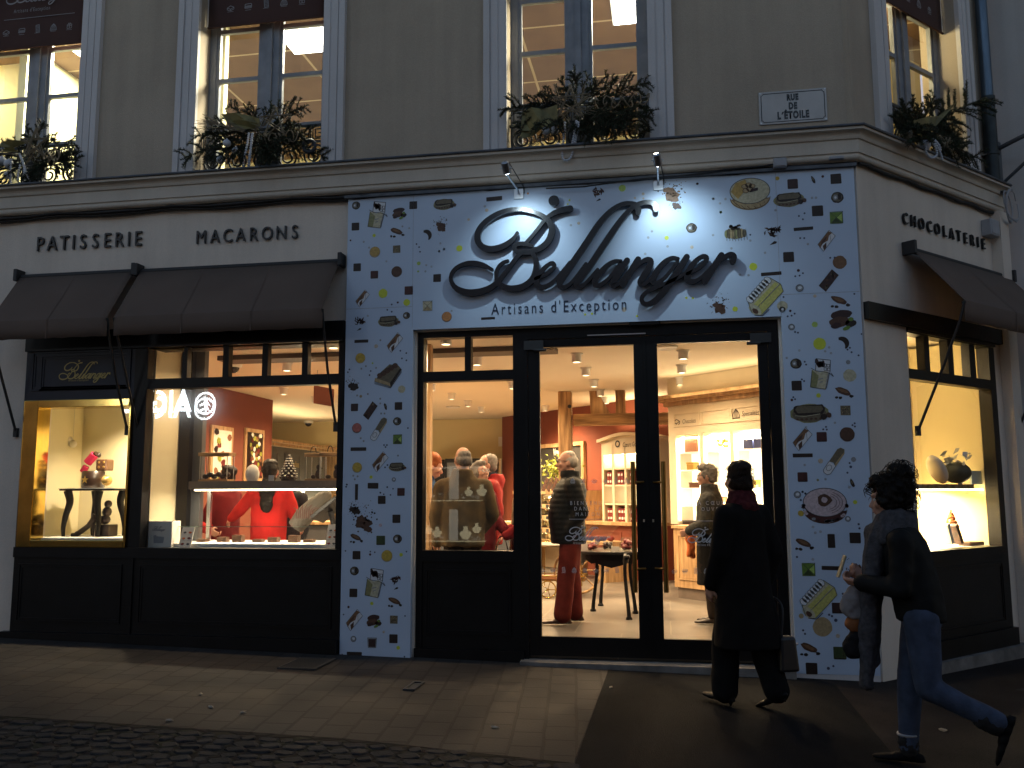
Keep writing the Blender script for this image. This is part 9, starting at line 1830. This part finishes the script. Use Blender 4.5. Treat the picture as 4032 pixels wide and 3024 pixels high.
# ------------------------------------------------------------------ across the street (seen only mirrored in the glass)
ob = thing('building_across', 'dark building across the street, only mirrored in the shop glass', 'building', (0, -21, 0))
b = MB(); b.box(-40, 40, -23, -21, -1, 10.5); b.build('wall', stucco('dull_grey_render', (.20, .19, .18), .2), ob)
SGN = emis('white_neon', (.85, .93, 1.0), 16.0)
def mirrored(px, py, Yv): q = atY(px, py, Yv); return q
GY = FD+.06; SY = -20.7; VYY = 2*GY-SY
q0 = mirrored(850, 1590, VYY); q1 = mirrored(640, 1590, VYY); zt9 = mirrored(760, 1545, VYY)[2]-mirrored(760, 1632, VYY)[2]
ns = thing('neon_sign', 'white lit round emblem and letters mirrored in the top left of the big window', 'sign', (q0[0], SY, q0[2]))
zc9 = mirrored(760, 1588, VYY)[2]; hh9 = zt9
SP = Plane((100, SY), (-100, SY))     # faces the shop
def sgn(x): return 100-x
c9 = mirrored(808, 1588, VYY); r9 = (mirrored(850, 1588, VYY)[0]-mirrored(766, 1588, VYY)[0])/2
b = MB(); n_ = 32; b.add([(c9[0]+r*math.cos(2*math.pi*i/n_), SY, c9[2]+r*math.sin(2*math.pi*i/n_)) for r in (r9, r9*.80) for i in range(n_)], [(i, (i+1) % n_, n_+(i+1) % n_, n_+i) for i in range(n_)])
star = [(-.55, -.35), (.0, .62), (.15, .62), (.05, .1), (.55, -.1), (.5, -.25), (.0, -.12), (-.1, -.55), (-.25, -.5), (-.15, -.05)]; b.poly([(c9[0]-x*r9, SY, c9[2]+y*r9) for x, y in star]); b.build('emblem', SGN, ns)
a9 = mirrored(752, 1620, VYY); me = text_mesh('AIGLE', hh9/.7, 0.88, 0, 1.0, 'LEFT', bold=.02)
for v in me.vertices: x, y, z = v.co; v.co = (a9[0]-x, SY, a9[2]+y)
link('lettering', me, SGN, ns)
jw = thing('jewellery_window', 'lit jewellery window across the street mirrored in the side window', 'shop window', (-2, -20.9, 1.2)); GY2 = MD+.06; JY = -20.6; VJ = 2*GY2-JY
JL = emis('jewellery_light', (1.0, .93, .75), 0.9); JG = mat('cream_bust', (.8, .75, .6), .6, emit=(1, .9, .65), es=0.0)
mj = lambda x, y: atY(x, y, VJ)
b = MB()
for (x0, y0, x1, y1) in ((1768, 1835, 1805, 1966), (1768, 2006, 1802, 2128)): a, c = mj(x0, y0), mj(x1, y1); b.box(min(a[0], c[0]), max(a[0], c[0]), JY-.05, JY, c[2], a[2])
b.build('light_column', JL, jw)
b = MB(); a, c = mj(1655, 1838), mj(1905, 1842); b.box(a[0], c[0], JY-.4, JY-.38, c[2], a[2]); b.build('light_strip', JL, jw)
JB = emis('self_glowing_bust', (1.0, .88, .55), 1.5)  # busts and shelf given their own glow instead of lamps shining on them
b = MB()
for (x, y, s_) in ((1828, 2098, 18), (1872, 2080, 14), (1715, 2095, 15), (1840, 1935, 13), (1892, 1930, 16), (1680, 2085, 13)):
    p = mj(x, y); k_ = s_/140*.62*VJ/8; b.lathe((p[0], JY-.2, p[2]-k_), [(k_*.45, 0), (k_*.7, k_*.35), (k_*.98, k_*.8), (k_*.92, k_*1.05), (k_*.40, k_*1.3), (k_*.30, k_*1.7), (k_*.40, k_*1.95), (k_*.1, k_*2.0)], 14)
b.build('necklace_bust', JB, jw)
b = MB(); rj = random.Random(9)
for (x0, x1, y) in ((1660, 1740, 2120), (1810, 1900, 2127), (1810, 1880, 1962), (1660, 1735, 1958)):
    for k in range(26): p = mj(rj.uniform(x0, x1), y-rj.uniform(0, 14)); b.ball((p[0], JY-.3, p[2]), rj.uniform(.010, .026), 6)
b.build('jewellery', JL, jw)  # pieces share the lamp emission, so they glow too
b = MB()
for (x0, x1, y) in ((1655, 1905, 2131), (1655, 1890, 1970)): a, c = mj(x0, y), mj(x1, y+3); b.box(min(a[0], c[0]), max(a[0], c[0]), JY-.42, JY-.02, c[2], a[2])
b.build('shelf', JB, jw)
